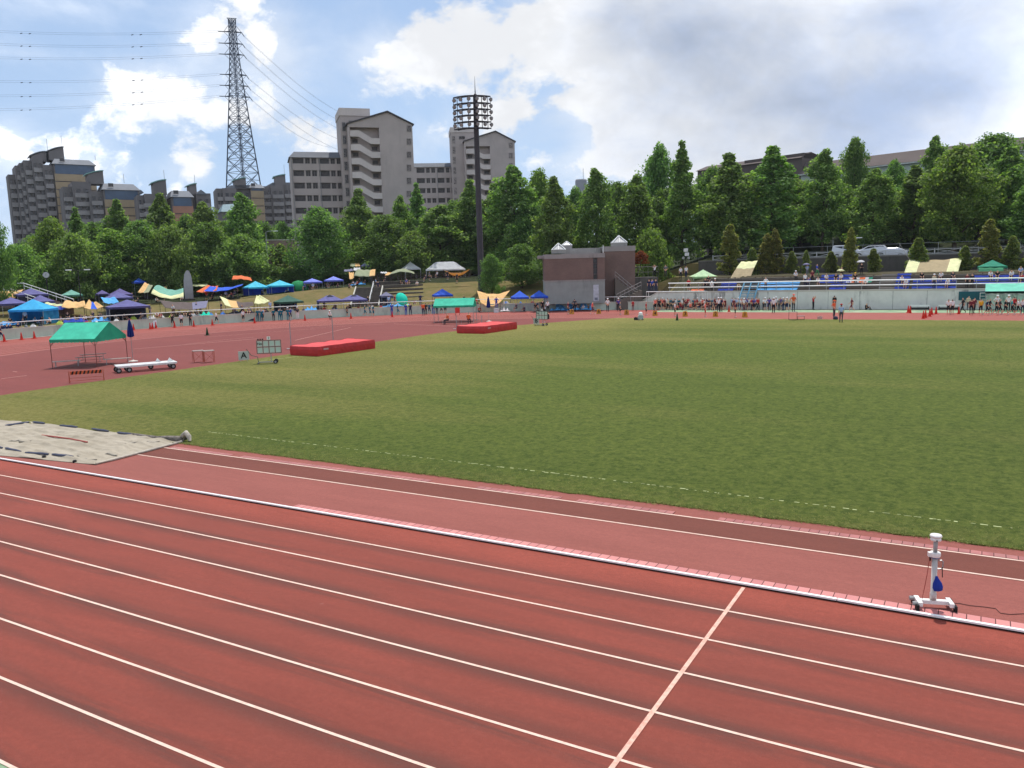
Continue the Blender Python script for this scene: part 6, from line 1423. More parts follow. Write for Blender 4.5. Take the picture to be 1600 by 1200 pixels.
for x, y, po, lk, h, r, lb in [
 (2, 533, 'walk', 'nnl', 1.65, 60, 'person in navy cut by the left edge of the picture'), (5.5, 529, 'stand', 'nns', 1.62, 190, 'person in navy with back turned, at the far left group'), (13, 528.5, 'lean', 'nns', 1.6, 170, 'person in dark navy, middle of the far left group'), (18, 528, 'walk', 'nns', 1.6, 140, 'person in navy walking, right one of the far left trio'),
 (30, 526, 'lean', 'nnl', 1.66, 20, 'person in navy leaning on the wall before the cyan tent'), (97, 520, 'stand', 'kkl', 1.68, 190, 'person in black at the wall above the near green tent'),
 (204, 514.5, 'bend', 'cks', 1.62, 180, 'person in coral shirt and black shorts bending over the wall'), (236, 511.5, 'stand', 'wks', 1.62, 30, 'person in white shirt and black skirt behind the close pair of cones'), (270, 510.5, 'lean', 'kks', 1.6, 160, 'person in black shirt by the wall, behind a red cone'),
 (284, 510.5, 'stand', 'wks', 1.66, 190, 'person in white shirt and black shorts left of the dark suited pair'), (298, 509.5, 'hips', 'kkl', 1.7, 150, 'person in dark suit, front one of the pair at the wall'), (303, 507.5, 'stand', 'wkl', 1.66, 190, 'person in white shirt half hidden behind the dark suit'),
 (338.5, 506.5, 'walk', 'wks', 1.66, 70, 'person in white shirt and black shorts walking below the cream sheet'), (380.5, 503.5, 'stand', 'wks', 1.62, 20, 'person in white shirt and dark skirt left of the teal-clad people'),
 (403, 502.3, 'stand', 'ttl', 1.68, 200, 'person in teal tracksuit, first one right of the lone red cone'), (409, 502.5, 'lean', 'ttl', 1.66, 180, 'person in teal tracksuit, second one right of the lone red cone'), (428, 502, 'stand', 'tkl', 1.66, 170, 'person in teal top and black trousers before the dark green tent'), (437, 501.5, 'lean', 'ttl', 1.66, 160, 'person in teal tracksuit below the left leg of the dark green tent'), (440.5, 501.2, 'stand', 'ttl', 1.6, 200, 'second person in teal standing close behind another by the dark green tent'),
 (450.5, 501, 'stand', 'ttlw', 1.7, 180, 'person in teal tracksuit and white cap, right of the dark green tent'), (454, 500.3, 'lean', 'bds', 1.66, 160, 'person in blue top and grey shorts beside the teal one in white cap'), (465.5, 499.5, 'stand', 'dwlw', 1.7, 190, 'person in dark top, white trousers and white cap by the wall'),
 (515.5, 499.8, 'sit', 'wklw', 1.65, 20, 'person in white shirt and cap sitting on a stool by the wall'), (570.5, 494.7, 'walk', 'tts', 1.62, 80, 'person in teal walking, left of a teal pair before the dark stairs'), (578.5, 494.8, 'walk', 'tts', 1.6, 100, 'person in teal, left of a close pair under the twin navy tent edge'), (583.8, 494.6, 'stand', 'tts', 1.6, 120, 'person in teal, right of a close pair under the twin navy tent edge'),
 (612.5, 492.5, 'stand', 'bbl', 1.66, 190, 'person in blue standing behind the red cone by the grey tent'), (622, 492.8, 'walk', 'tts', 1.62, 80, 'person in teal shorts below the turquoise parasol'), (634.5, 493, 'stand', 'bbl', 1.66, 200, 'person in blue right of the turquoise parasol'), (641.5, 493, 'lean', 'nnl', 1.72, 170, 'person in purple-navy tracksuit right of the turquoise parasol'),
 (661.5, 493.2, 'stand', 'onl', 1.74, 180, 'person in orange top and navy trousers by the wall, left of the far green tent'), (665.5, 492.2, 'stand', 'kkl', 1.66, 170, 'person in dark clothes just right of the orange top by the wall'), (671, 491.5, 'lean', 'tns', 1.62, 160, 'person in teal at the wall, left of the far green tent'), (677.5, 491.5, 'stand', 'nbl', 1.7, 190, 'person in navy at the left pole of the far green tent'), (683, 491.3, 'stand', 'mnl', 1.62, 200, 'person in maroon beneath the left eave of the far green tent'), (689.5, 490.6, 'walk', 'kks', 1.62, 90, 'person in black walking behind the far green tent'), (696, 490.2, 'stand', 'kks', 1.6, 180, 'second person in black behind the far green tent')]:
    person(GP(x, y), po, lk, h, r, lb, gA)
gT = 'seated people beneath the far green tent'
bench(G(704, 506.5), face_cam(G(704, 506.5)), 'dark bench under the left half of the far green tent', M('dark_board', lin(96, 84, 80)), None, 2.2); bench(G(733, 505.5), face_cam(G(733, 505.5)), 'dark bench under the right half of the far green tent', M('dark_board', lin(96, 84, 80)), None, 2.2)
person(GP(699.5, 506.8), 'sit', 'odl', 1.7, -60, 'person in orange vest sitting under the left half of the far green tent', gT); person(GP(732.5, 505.8), 'sit', 'odl', 1.7, 170, 'person in orange vest sitting with back turned under the far green tent', gT)
p = G(715, 492.5); t = thing('display_board', 'red board standing behind the far green tent', 'panel', p, face_cam(p)); MB().box(-.32, .32, -.03, .03, .3, 1.15).build('board', M('red_board', lin(200, 54, 48)), t); MB().box(-.3, -.25, -.2, .2, 0, .299).box(.25, .3, -.2, .2, 0, .299).build('feet', m_blackm, t)
p = G(776, 488.2); tag(MB().box(-.3, .3, -.25, .25, 0, .5).box(-.32, .32, -.27, .27, .502, .56).build('white_crate', M('crate_white', lin(200, 206, 206)), None, False, p), 'white box at the wall foot with a person in blue on it', 'box')
person((p.x, p.y, .565), 'hips', 'bbl', 1.62, 180, 'person in blue tracksuit standing on the white box at the wall', gA)
gR = 'runners and officials on the far straight'
for x, y, po, lk, h, r, lb in [
 (840.5, 489.5, 'stand', 'nks', 1.62, 90, 'person in dark top at the wall above the far scoreboard, left of three'), (848, 489, 'lean', 'kkl', 1.74, 190, 'tall person in black above the far scoreboard, middle of three'), (856, 489.5, 'lean', 'wkl', 1.7, 160, 'person in white shirt and black trousers right of the far scoreboard'),
 (857, 504, 'sit', 'kks', 1.6, -80, 'person in black sitting on the turf edge beside the far scoreboard'), (887.7, 490.8, 'stand', 'mks', 1.62, 70, 'runner in dark vest left of the amber box 7'), (898, 487.3, 'hips', 'dkl', 1.76, 180, 'man in dark grey by the wall right of the amber box 7'), (926, 491.2, 'walk', 'cms', 1.62, 100, 'runner in coral and black left of the amber box 6'),
 (949.5, 487.4, 'hips', 'wklw', 1.76, 10, 'official in white shirt, tie and cap by the wall right of box 6'), (966.5, 486.5, 'lean', 'pklw', 1.74, 170, 'official in purple top and white cap by the wall left of box 5'), (969, 491.8, 'stand', 'gks', 1.62, 80, 'runner in grey vest left of the amber box 5'), (989, 485.6, 'stand', 'rml', 1.4, 200, 'person in red by the sloping end of the tall wall'),
 (1009.6, 492.6, 'stand', 'rks', 1.62, 80, 'runner in red vest and black shorts left of the amber box 4'), (1054.5, 493.6, 'stand', 'wks', 1.62, 80, 'runner in white and black left of the amber box 3'), (1101.8, 494.8, 'stand', 'crs', 1.64, 80, 'runner in coral and red left of the amber box 2'), (1148.5, 495.6, 'hips', 'mks', 1.64, 90, 'runner in maroon left of the amber box 1'),
 (1122.5, 487.4, 'lean', 'wklw', 1.76, 200, 'official in white shirt and black trousers right of the goal, left of a pair'), (1126.5, 487.2, 'stand', 'nklw', 1.74, 170, 'official in navy and white cap right of the goal, right of a pair'),
 (1208.5, 489.2, 'stand', 'wklw', 1.76, 190, 'official in white shirt and black trousers left of the starter stand'), (1303, 496, 'hips', 'odlo', 1.78, 60, 'starter assistant in orange top and cap standing on the inner lane'), (1314, 504, 'stand', 'ldlr', 1.76, 185, 'man in pale shirt, dark trousers and red cap standing on the turf'),
 (1270.5, 484, 'raise', 'rkl', 1.66, 60, 'person in red shirt by the tall wall with arms raised to the face'), (1303.5, 483.5, 'stand', 'kkl', 1.7, 190, 'person in black by the tall wall behind the orange top'), (1330.5, 486.8, 'walk', 'mms', 1.62, -80, 'runner in maroon walking by the tall wall'), (1437.5, 482, 'stand', 'kkl', 1.76, 190, 'person in black with pale-lettered shirt before the tall wall'), (1477, 483.2, 'raise', 'lds', 1.62, 150, 'person in pale blue by the tall wall behind the two girls')]:
    person(GP(x, y), po, lk, h, r, lb, gR)
p = G(1240, 500); person((p.x-.05, p.y, .856), 'hips', 'odlc', 1.76, 30, 'starter in orange top standing on the high step of the starter stand', gR)
p = PY(1354, 480, 104.6); person((p.x, p.y, .01), 'ground', 'kkl', 1.6, 60, 'person in black sitting on the ground against the tall wall', gR)
person(GP(1481.5, 491.2), 'lean', 'wks', 1.6, 170, 'girl in white shirt and black shorts, left of two at the right', 'two girls in white shirts'); person(GP(1487.5, 491.4), 'stand', 'wks', 1.6, 200, 'girl in white shirt and black shorts, right of two at the right', 'two girls in white shirts')
def nth(n):
    return {1: 'first', 2: 'second', 3: 'third', 4: 'fourth', 5: 'fifth', 6: 'sixth', 7: 'seventh', 8: 'eighth', 9: 'ninth', 10: 'tenth', 11: 'eleventh', 12: 'twelfth'}.get(n, '%dth' % n if n % 10 not in (1, 2, 3) or n in (11, 12, 13) else '%d%s' % (n, {1: 'st', 2: 'nd', 3: 'rd'}[n % 10]))
def crowd(x0, x1, n, Y0, rows, tops, bots, hr, where, group, poses, caps=0, q=random.Random(1)):
    xs = sorted(lerp(x0, x1, (i+q.uniform(.2, .8))/n) for i in range(n)); cnt = {}
    for i, x in enumerate(xs):
        r_ = i % len(rows); Y = Y0 + rows[r_] + q.uniform(-.25, .25); p_ = PY(x, 470, Y); p_.z = .004
        a, b = q.choice(tops), q.choice(bots); po = q.choice(poses); cap_ = 'w' if q.random() < caps else ''
        key = (a, b, r_); cnt[r_] = cnt.get(r_, 0)+1
        rn = ('back', 'middle', 'front')[3-len(rows)+r_] if len(rows) == 3 else ('back', 'front')[r_]
        person(p_, po, a+b+q.choice('sssl')+cap_, q.uniform(*hr), q.uniform(0, 360), 'child in %s and %s%s, %s from left, %s row %s' % (CL[a][0], CL[b][0], ', capped' if cap_ else '', nth(cnt[r_]), rn, where), group)
crowd(1018, 1134, 50, 103.3, (1.4, .5, -.5), 'mmkkwdrrtcni', 'kkkndm', (1.42, 1.62), 'by the goal', 'crowd by the goal', ['stand', 'lean', 'stand', 'walk', 'sit', 'hips', 'ground'], .06, random.Random(5))
crowd(1142, 1188, 17, 102.6, (1.0, 0), 'wwmmrpl', 'kkdmn', (1.5, 1.64), 'below the steel stairs', 'crowd below the blue steel stairs', ['stand', 'lean', 'walk', 'hips'], .12, random.Random(6))
crowd(1191, 1236, 13, 102.4, (1.0, 0), 'wwgippl', 'kkdnp', (1.5, 1.68), 'left of starter stand', 'crowd left of the starter stand', ['stand', 'lean', 'stand', 'hips', 'carry'], .35, random.Random(7))
gW = 'group walking at the right edge'
for x, y, po, lk, h, r, lb in [(1504, 489.5, 'walk', 'kkl', 1.66, -70, 'person in black striding just right of the last red cone'), (1512.5, 485.5, 'lean', 'idl', 1.64, 150, 'person in beige before the teal screen'), (1517, 492, 'stand', 'mkl', 1.64, 180, 'person in crimson shirt with back turned below the teal screen'), (1521.5, 490, 'walk', 'mkl', 1.68, 160, 'person in maroon and black behind the crimson shirt'), (1532, 492, 'walk', 'yks', 1.66, 190, 'person in yellow shirt and black shorts'),
 (1541.5, 492.5, 'walk', 'nks', 1.6, 90, 'person in navy walking right of the yellow shirt'), (1546, 490.5, 'walk', 'kks', 1.6, 110, 'person in black walking behind the navy one right of the yellow shirt'), (1556, 492, 'walk', 'kks', 1.58, 80, 'person in black walking below an official in white'), (1557.5, 487.5, 'hips', 'wklw', 1.76, 20, 'official in white shirt and cap under the left part of the aqua tent'), (1562, 491.4, 'walk', 'dks', 1.6, 100, 'person in dark top walking, right of the official in white'),
 (1570, 492, 'walk', 'kks', 1.58, 70, 'person in black walking under the middle of the aqua tent'), (1575, 487, 'stand', 'wklw', 1.76, 10, 'second official in white shirt and cap under the aqua tent'), (1580.5, 491.6, 'walk', 'aks', 1.6, 90, 'person in aqua top and black shorts'), (1584, 488, 'stand', 'rkl', 1.66, 180, 'person in red under the aqua tent'), (1590, 492, 'walk', 'wks', 1.6, 80, 'person in white top, second from the right edge'), (1597, 491.5, 'lean', 'wnl', 1.62, 160, 'person in white and navy at the right edge')]:
    person(GP(x, y), po, lk, h, r, lb, gW)
# spectators on the stand: (pixel x, row, ...)
gS = 'spectators on the right hand stand'
def on_row(x, k, off=.62): 
    p_ = PY(x, 440, 106.05+.8*k+off); p_.z = 2.0+.38*k+.38; return p_
sp_ = [(1014, 0, 'stand', 'nnl', 'left end of the stand, first of three in navy'), (1019, 0, 'lean', 'bnl', 'left end of the stand, second of three in blue'), (1024.5, 0, 'stand', 'nnl', 'left end of the stand, third of three in navy'), (1076, 0, 'stand', 'rks', 'in red behind the railing above the goal'), (1102, 0, 'stand', 'kkl', 'in black behind the railing right of the goal'), (1107, 1, 'lean', 'kkl', 'in black in the second row right of the goal'), (1112, 0, 'sit', 'wklw', 'in white cap sitting below the pale green tent'), (1117, 1, 'sit', 'kklw', 'in black and white cap below the pale green tent'), (1154, 0, 'crouch', 'iks', 'in beige crouching by the top of the blue steel stairs'), (1196.5, 0, 'hips', 'wkl', 'in white shirt and black trousers on the blue sheet'),
 (1243, 3, 'sit', 'wklw', 'in white sitting on the top row left of the grey umbrella'), (1258, 1, 'stand', 'wnl', 'in white and navy below the grey umbrella'), (1264, 1, 'sit', 'bnl', 'in blue sitting below the grey umbrella'), (1269, 2, 'stand', 'mkl', 'in maroon standing left of the blue sheets'), (1278, 1, 'sit', 'wns', 'in white sitting at the left of the blue sheets'), (1291, 2, 'sit', 'wks', 'in white among the blue sheets'), (1306, 2, 'sit', 'kks', 'in black sitting among the blue sheets'), (1314, 2, 'sit', 'wks', 'in white at the right of the blue sheets'), (1336, 2, 'sit', 'kkly', 'in black on the pink and white sheet'), (1352, 1, 'ground', 'wks', 'in white lying low right of the pink and white sheet'),
 (1409, 1, 'sit', 'wns', 'in white under the left corner of the striped tan sheet'), (1416, 0, 'sit', 'wks', 'in white just behind the railing left of the tan sheet'), (1459.5, 0, 'stand', 'idlw', 'in beige and white cap at the railing below the tan sheet'), (1440, 2, 'sit', 'kks', 'in black under the striped tan sheet, left'), (1470, 2, 'sit', 'wks', 'in white under the striped tan sheet, middle'), (1481, 0, 'sit', 'wks', 'in white behind the railing under the tan sheet'), (1488, 2, 'sit', 'dks', 'in dark grey under the striped tan sheet, right'), (1511, 0, 'stand', 'mkl', 'in maroon standing at the aisle right of the tan sheet'), (1519, 0, 'stand', 'kkl', 'in black standing at the aisle right of the tan sheet'),
 (1547, 2, 'sit', 'wks', 'in white under the green tent, left'), (1558, 2, 'sit', 'kks', 'in black under the green tent, right'), (1580, 2, 'sit', 'wks', 'in white right of the green tent'), (1594, 3, 'sit', 'lks', 'in pale blue at the right edge of the stand'), (1596, 1, 'sit', 'rks', 'in red at the right edge of the stand')]
for x, k, po, lk, lb in sp_: person(on_row(x, k, .9 if po == 'sit' else .62) - Vector((0, 0, .02 if po == 'sit' else 0)), po, lk, 1.66, rnd.uniform(-30, 30), 'spectator '+lb, gS)
# on the landing by the clubhouse and on the slope behind the stand
gL = 'people on the landing beside the clubhouse'
for x, y, po, lk, lb in [(958, 433, 'crouch', 'wkl', 'person in white crouching at the stair head beside the clubhouse'), (970, 433, 'bend', 'nnl', 'person in navy on the stairs beside the clubhouse'), (978, 433, 'stand', 'lkl', 'person in pale blue at the railing beside the clubhouse'), (991, 433, 'raise', 'kkl', 'person in black with both arms up on the landing'), (1023, 433, 'raise', 'wkl', 'person in white shading the eyes on the landing'), (1040, 432, 'hips', 'gdl', 'person in grey right end of the landing'), (1063.5, 425, 'stand', 'wkl', 'person in white below the speaker pole, left of two'), (1072, 424, 'stand', 'wnl', 'person in white and navy below the speaker pole, right of two'), (1060, 433, 'ground', 'wks', 'person in white sitting below the speaker pole')]:
    p_ = PD(x, y, 117.5 if x < 1050 else 118); p_.z = 5.02-.0 if False else p_.z
    r_ = PD(x, 434.5 if x < 1050 else y, 117.2)
    zl_ = fw.o.z+zl if x < 1046 else TZ(r_.x, r_.y); person((r_.x, r_.y, zl_+.01), po, lk, 1.68, rnd.uniform(-30, 30), lb, gL)

# ------------------------------------------------------------------ tents and sheets
FC = dict(cyan=(lin(74,176,222), .45), teal=(lin(30,116,150), .25), navy=(lin(96,94,140), .25), navyd=(lin(34,34,52), .1), blue=(lin(56,98,196), .35), royal=(lin(28,56,150), .3), lilac=(lin(130,140,206), .35), tan=(lin(214,178,124), .4), cream=(lin(236,214,170), .4), khaki=(lin(160,144,112), .3), dgreen=(lin(58,92,78), .2), sea=(lin(120,170,152), .35),
 white=(lin(232,230,224), .6), pgreen=(lin(186,206,170), .4), emer=(lin(36,130,76), .3), orange=(lin(232,118,72), .4), brown=(lin(78,66,62), .1), greyt=(lin(112,110,132), .25), sky=(lin(96,168,236), .4), turq=(lin(40,200,178), .5), olive=(lin(140,146,116), .3), green=(lin(54,140,112), .35), lsea=(lin(104,176,132), .4), lcyan=(lin(96,196,214), .45), mauve=(lin(92,84,128), .2))
def fc(k): return cloth(k+'_sheet', tuple(min(.86, q*1.3+.01) for q in FC[k][0]), FC[k][1])
TG = 'pop-up tents behind the bend wall'; FG = 'fly sheets strung behind the bend wall'
def popup(cx, ye, ya, hw_, d, col, label, yaw=.35, walls='', wcol=None, asp=1.0, ridge=0, group=TG, z=None, vent=False, pole=None):
    c = PD(cx, 440, d); bz = TZ(c.x, c.y) if z is None else z; s_ = scl(cx, d)
    w = 2*hw_*s_/(math.cos(yaw)+asp*abs(math.sin(yaw))); w2, d2 = w/2, w*asp/2; he = max(1.3, PD(cx, ye, d).z-bz); hr = max(he+.35, PD(cx, ya, d).z-bz)
    t = thing('pop_up_tent', label, 'tent', (c.x, c.y, bz), face_cam(c)+yaw, group); rg = ridge*w2
    def roof(u, v):
        x, y = lerp(-w2, w2, u), lerp(-d2, d2, v); fx = max(0, (abs(x)-rg))/(w2-rg); fy = abs(y)/d2; f = 1-max(fx, fy); return (x, y, he+(hr-he)*f**1.12)
    q = MB(); q.sheet(roof, 14, 14, .015)
    for sx in (-1, 1): q.sheet(lambda u, v, sx=sx: (sx*(w2+.004), lerp(-d2, d2, u), he-.24+.24*v), 4, 1, .004); q.sheet(lambda u, v, sx=sx: (lerp(-w2, w2, u), sx*(d2+.004), he-.24+.24*v), 4, 1, .004)
    q.build('canopy', fc(col), t)
    if vent: MB().sheet(lambda u, v: (lerp(-w2, w2, u)*.3, lerp(-d2, d2, v)*.3, hr+.12-.3*max(abs(2*u-1), abs(2*v-1))), 4, 4, .01).build('vent_cap', fc('navyd'), t)
    for x in (-w2, w2):
        for y in (-d2, d2): MB().tube([(x*.98, y*.98, 0), (x*.98, y*.98, he)], .028, 5).build('leg', pole or m_steel, t)
    for s2 in walls:
        f = {'b': lambda u, v: (lerp(-w2, w2, u)*.97, d2*.97, lerp(.02, he-.1, v)+0), 'l': lambda u, v: (-w2*.97, lerp(-d2, d2, u)*.97, lerp(.02, he-.1, v)), 'r': lambda u, v: (w2*.97, lerp(-d2, d2, u)*.97, lerp(.02, he-.1, v)), 'f': lambda u, v: (lerp(-w2, w2, u)*.96, -d2*.965, lerp(.02, he-.1, v))}[s2]
        g_ = lambda u, v, f=f: Vector(f(u, v)) + Vector((.04*math.sin(u*14), .04*math.sin(u*17+v*5), 0)); MB().sheet(g_, 12, 5, .006).build('side_wall', fc(wcol), t)
    return t
def fly(cs, cols, label, sag=.25, bow=0, poles=(0, 1, 2, 3), group=FG, name='fly_sheet', cat='sheet', across=True):
    """cs: four corners (px, py, d) near-left, near-right, far-right, far-left; cols: stripes from left to right"""
    P_ = [PD(*c) for c in cs]; o = (P_[0]+P_[1]+P_[2]+P_[3])/4; bz = TZ(o.x, o.y); t = thing(name, label, cat, (o.x, o.y, bz), 0, group); B = Vector((o.x, o.y, bz))
    def f(u, v):
        a = P_[0].lerp(P_[1], u); b = P_[3].lerp(P_[2], u); p_ = a.lerp(b, v)-B
        p_.z += -sag*math.sin(math.pi*u)*(.6+.4*math.sin(math.pi*v)) + bow*math.sin(math.pi*v) + .05*math.sin(u*17+v*6)*math.sin(math.pi*u)
        return p_
    n = len(cols); MB().sheet(f, 18, 8, .012, (lambda u, v: min(n-1, int((u+.5/18)*n))) if across else (lambda u, v: min(n-1, int((v+.5/8)*n)))).build('sheet', [fc(c) for c in cols], t, True)
    for i in poles:
        p_ = P_[i]; z = TZ(p_.x, p_.y)
        if p_.z-z > .4: MB().tube([(p_.x-B.x, p_.y-B.y, z-bz), (p_.x-B.x, p_.y-B.y, p_.z-bz+.05)], .025, 5).build('pole', m_blackm, t)
    return t
popup(48, 483, 467.5, 34.5, 111.5, 'cyan', 'bright cyan pop-up tent with teal side walls, biggest one at the far left', -.45, 'blr', 'teal', 1.0)
popup(196, 478.5, 468, 32, 111, 'navy', 'navy pop-up tent with dark mesh walls, above the closed navy parasol', .12, 'bl', 'navyd', .8)
popup(14, 474, 464.5, 24, 120, 'navy', 'navy tent top at the left edge behind the cyan tent', .3)
popup(46, 460, 450.5, 24, 128, 'navy', 'navy tent with dark walls directly behind the cyan tent, highest of three', .15, 'bf', 'navyd', .9)
popup(60, 471, 460.5, 20, 119.5, 'navy', 'navy tent squeezed behind the right corner of the cyan tent', .5)
popup(110, 460.5, 452.5, 15.5, 136, 'sea', 'dull sea-green tent under the trees behind the navy and tan sheets', .3)
popup(158, 459, 453, 10, 138, 'mauve', 'small mauve tent in the shade, left of a bigger mauve pair', .3); popup(186, 460, 450.5, 18, 134, 'mauve', 'mauve tent behind the bright blue sheet, rear one of the pair', .3); popup(182, 465, 456, 22, 127, 'navy', 'navy tent just behind the bright blue sheet, front one of the pair', .3)
popup(217, 440.5, 434.5, 10.5, 151, 'blue', 'tiny blue tent far back under the trees left of the monument', .2)
popup(399, 448.5, 439, 20, 138, 'lcyan', 'pale cyan tent with royal blue walls, left one of two', .3, 'bl', 'royal', .9); popup(437, 447, 437.5, 21, 137, 'lcyan', 'pale cyan tent with royal blue walls, right one of two', .25, 'br', 'royal', .9)
popup(448.5, 471, 461, 23, 116.5, 'dgreen', 'dark green tent with shaded walls behind the teal-clad people', .3, 'b', 'navyd', .9)
popup(488, 443, 434.8, 15.5, 139, 'lilac', 'lilac-blue tent on the upper terrace, left one of two', .2); popup(521.5, 439.5, 431.5, 15, 139, 'lilac', 'lilac-blue tent on the upper terrace, right one of two', .2)
popup(514, 473.5, 461.5, 21, 117, 'navy', 'navy vented tent on the lower grass, left one of twins', .12, 'l', 'navyd', .9, .25, vent=True); popup(551.5, 472.5, 461, 21, 117.5, 'navy', 'navy vented tent on the lower grass, right one of twins', .12, '', None, .9, .25, vent=True)
popup(602.5, 462, 455.8, 11, 119.5, 'greyt', 'small grey tent with dark back wall at the foot of the dark stairs', .2, 'b', 'navyd')
popup(571.5, 415.5, 410.5, 8, 151, 'navy', 'tiny navy tent at the top of the terrace steps', .2)
popup(642.5, 419.5, 408.5, 15.5, 150, 'white', 'white pointed tent above the terrace steps', .3, pole=m_white); popup(696.5, 420.5, 409, 31, 149, 'white', 'long white tent with a flat ridge left of the floodlight mast', .05, '', None, .45, .5, pole=m_white)
popup(690.5, 460.5, 451, 16.5, 119, 'blue', 'blue tent with dark legs on the lower grass above the far green tent', .15, pole=m_blackm)
popup(811.5, 464, 454, 14.5, 114, 'blue', 'blue tent left of the clubhouse, left one of two', .15, pole=m_steel); popup(842, 463, 453.5, 14, 113, 'blue', 'blue tent touching the left corner of the clubhouse', .15, pole=m_steel)
popup(1098.5, 432, 421, 21.5, 118, 'pgreen', 'pale green tent on the stand above the goal', .2, group='tents on the stand', z=2.9, pole=m_white)
popup(1549, 417, 406, 20.5, 113.5, 'green', 'green tent with a loose front flap on the stand before the tall conifer', .1, group='tents on the stand', z=3.4, asp=.8)
fly([(1529, 425, 111.8), (1568, 425, 111.8), (1568, 418.5, 112), (1529, 418.5, 112)], ['lsea'], 'pale green flap sheet hanging below the green tent', .05, 0, (), 'sheets on the stand')
fly([(0, 468, 127), (22, 466, 126), (37, 452, 131), (-6, 452, 132)], ['tan', 'tan'], 'tan sheet at the left edge above the cyan tent', .5)
fly([(74, 480, 117), (110, 479, 117), (112, 473, 121), (72, 470, 121)], ['navy', 'royal'], 'navy sheet with pale edge right of the cyan tent', .6); fly([(70, 474, 118.2), (98, 478, 117.6), (99, 475, 118), (71, 471, 118.6)], ['cream'], 'narrow cream sheet lying over the navy one right of the cyan tent', .2)
fly([(96, 480, 116), (134, 478.5, 116), (131, 470, 121), (106, 469, 121)], ['tan', 'tan'], 'tan sheet between the cyan tent and the navy mesh tent, left one', .3, .3)
fly([(131, 481, 115), (162, 479, 115), (150, 471, 119), (139, 467.5, 120)], ['tan', 'blue', 'tan'], 'tan sheet with a blue centre left of the navy mesh tent', .4)
fly([(163, 473, 119), (186, 472, 119), (179, 463.5, 124), (157, 464, 124)], ['sky'], 'bright blue sheet above the navy mesh tent', .25)
fly([(215, 457, 138), (232, 457, 138), (239, 446, 142), (226, 441, 142)], ['tan', 'olive'], 'olive and tan peaked sheet left of the sea-green sheet', .1)
fly([(236, 458.5, 129.6), (287, 464, 128.8), (287, 450, 136), (250, 446, 136)], ['cream', 'cream', 'sea', 'sea', 'sea', 'sea', 'sea'], 'large sea-green sheet with cream edge left of the monument', .8, .5, across=False)
fly([(244, 451.5, 146), (261, 451.5, 146), (260, 447.5, 149), (245, 447.5, 149)], ['tan'], 'small flat tan sheet left of the monument', .05)
fly([(258, 481, 114), (322, 481, 114), (325, 470, 121), (249, 469, 121)], ['brown', 'brown', 'greyt'], 'wide dark brown sheet shading a seated group on the lower grass', .4)
fly([(299, 447, 148), (325, 447, 148), (324, 443, 151), (299, 443.5, 151)], ['cream'], 'cream flat sheet right of the monument', .05)
fly([(306, 456, 134), (338, 454, 134), (341, 446, 139), (325, 445, 139)], ['orange'], 'orange sheet left of a long blue sheet on the upper terrace', .3); fly([(318, 455, 133), (378, 446, 133), (380, 443.5, 138), (328, 447, 138)], ['blue', 'blue'], 'long blue sheet crossing the orange one on the upper terrace', .6)
fly([(362, 437, 139), (394, 439, 139), (392, 434, 142), (364, 431, 142)], ['orange'], 'flat orange canopy under the trees above the pale cyan tents', -.3)
fly([(352, 477, 113.5), (397, 477, 113.5), (395, 471.5, 118), (343, 462.5, 119)], ['cream', 'tan', 'brown', 'brown'], 'cream, tan and brown sheet with a peaked left corner on the lower grass', .6)
fly([(397, 474, 114), (422, 470.5, 115), (405, 460.5, 117), (401, 461, 117)], ['cream', 'cream'], 'cream pointed sheet left of the dark green tent', .3)
fly([(547, 416, 150), (563, 416, 150), (561, 411, 153), (548, 411.5, 153)], ['olive', 'tan'], 'tiny olive sheet at the top of the terrace steps', .05); fly([(537, 424, 146), (552, 423, 146), (550, 419.5, 149), (538, 421, 149)], ['greyt'], 'grey crumpled sheet left of the olive and tan one', .1); fly([(552, 422.5, 147), (563, 422.5, 147), (563, 418, 149), (553, 418, 149)], ['white'], 'small white sheet above the olive and tan one', .05)
fly([(553, 431, 142), (586, 431, 142), (587, 420.5, 146), (560, 420.5, 146)], ['olive', 'olive', 'olive', 'tan'], 'olive sheet with a tan end right of the terrace stairs top', .2, .3); fly([(546, 436, 142), (553, 434, 142), (553, 425, 145), (545, 425, 145)], ['tan'], 'hanging tan sheet left of the olive one', .2)
fly([(594, 426.5, 141), (606, 427, 141), (604, 424.5, 144), (595, 424.5, 144)], ['white'], 'small white sheet left of the arched grey-green sheet', .05); fly([(601, 430, 139), (609, 429, 139), (612, 425.5, 141), (606, 425, 141)], ['tan'], 'small tan corner sheet left of the arched grey-green one', .1)
fly([(607, 430, 138), (648, 428, 139), (647, 425, 142), (612, 425, 142)], ['olive', 'olive', 'olive'], 'arched grey-green sheet above the terrace steps', -.75)
fly([(693, 422, 143), (734, 420.5, 143), (732, 423, 146), (697, 424, 146)], ['tan', 'tan', 'tan'], 'tan sheet sagging like a hammock below the long white tent', 1.0)
fly([(751, 473, 114.5), (782, 472, 114.5), (797, 453.5, 120), (745, 454, 120)], ['tan', 'tan', 'tan'], 'big tan sheet strung low on the grass left of the blue pair of tents', .9)
fly([(1137.5, 441.5, 113.8), (1169.5, 441.5, 113.8), (1184, 407, 119), (1158, 408.5, 119)], ['cream', 'khaki', 'khaki', 'khaki', 'khaki', 'cream', 'cream', 'cream'], 'steep khaki and cream sheet stretched from a conifer down to the stand railing', .12, .15, (2, 3), 'sheets on the stand', across=False)
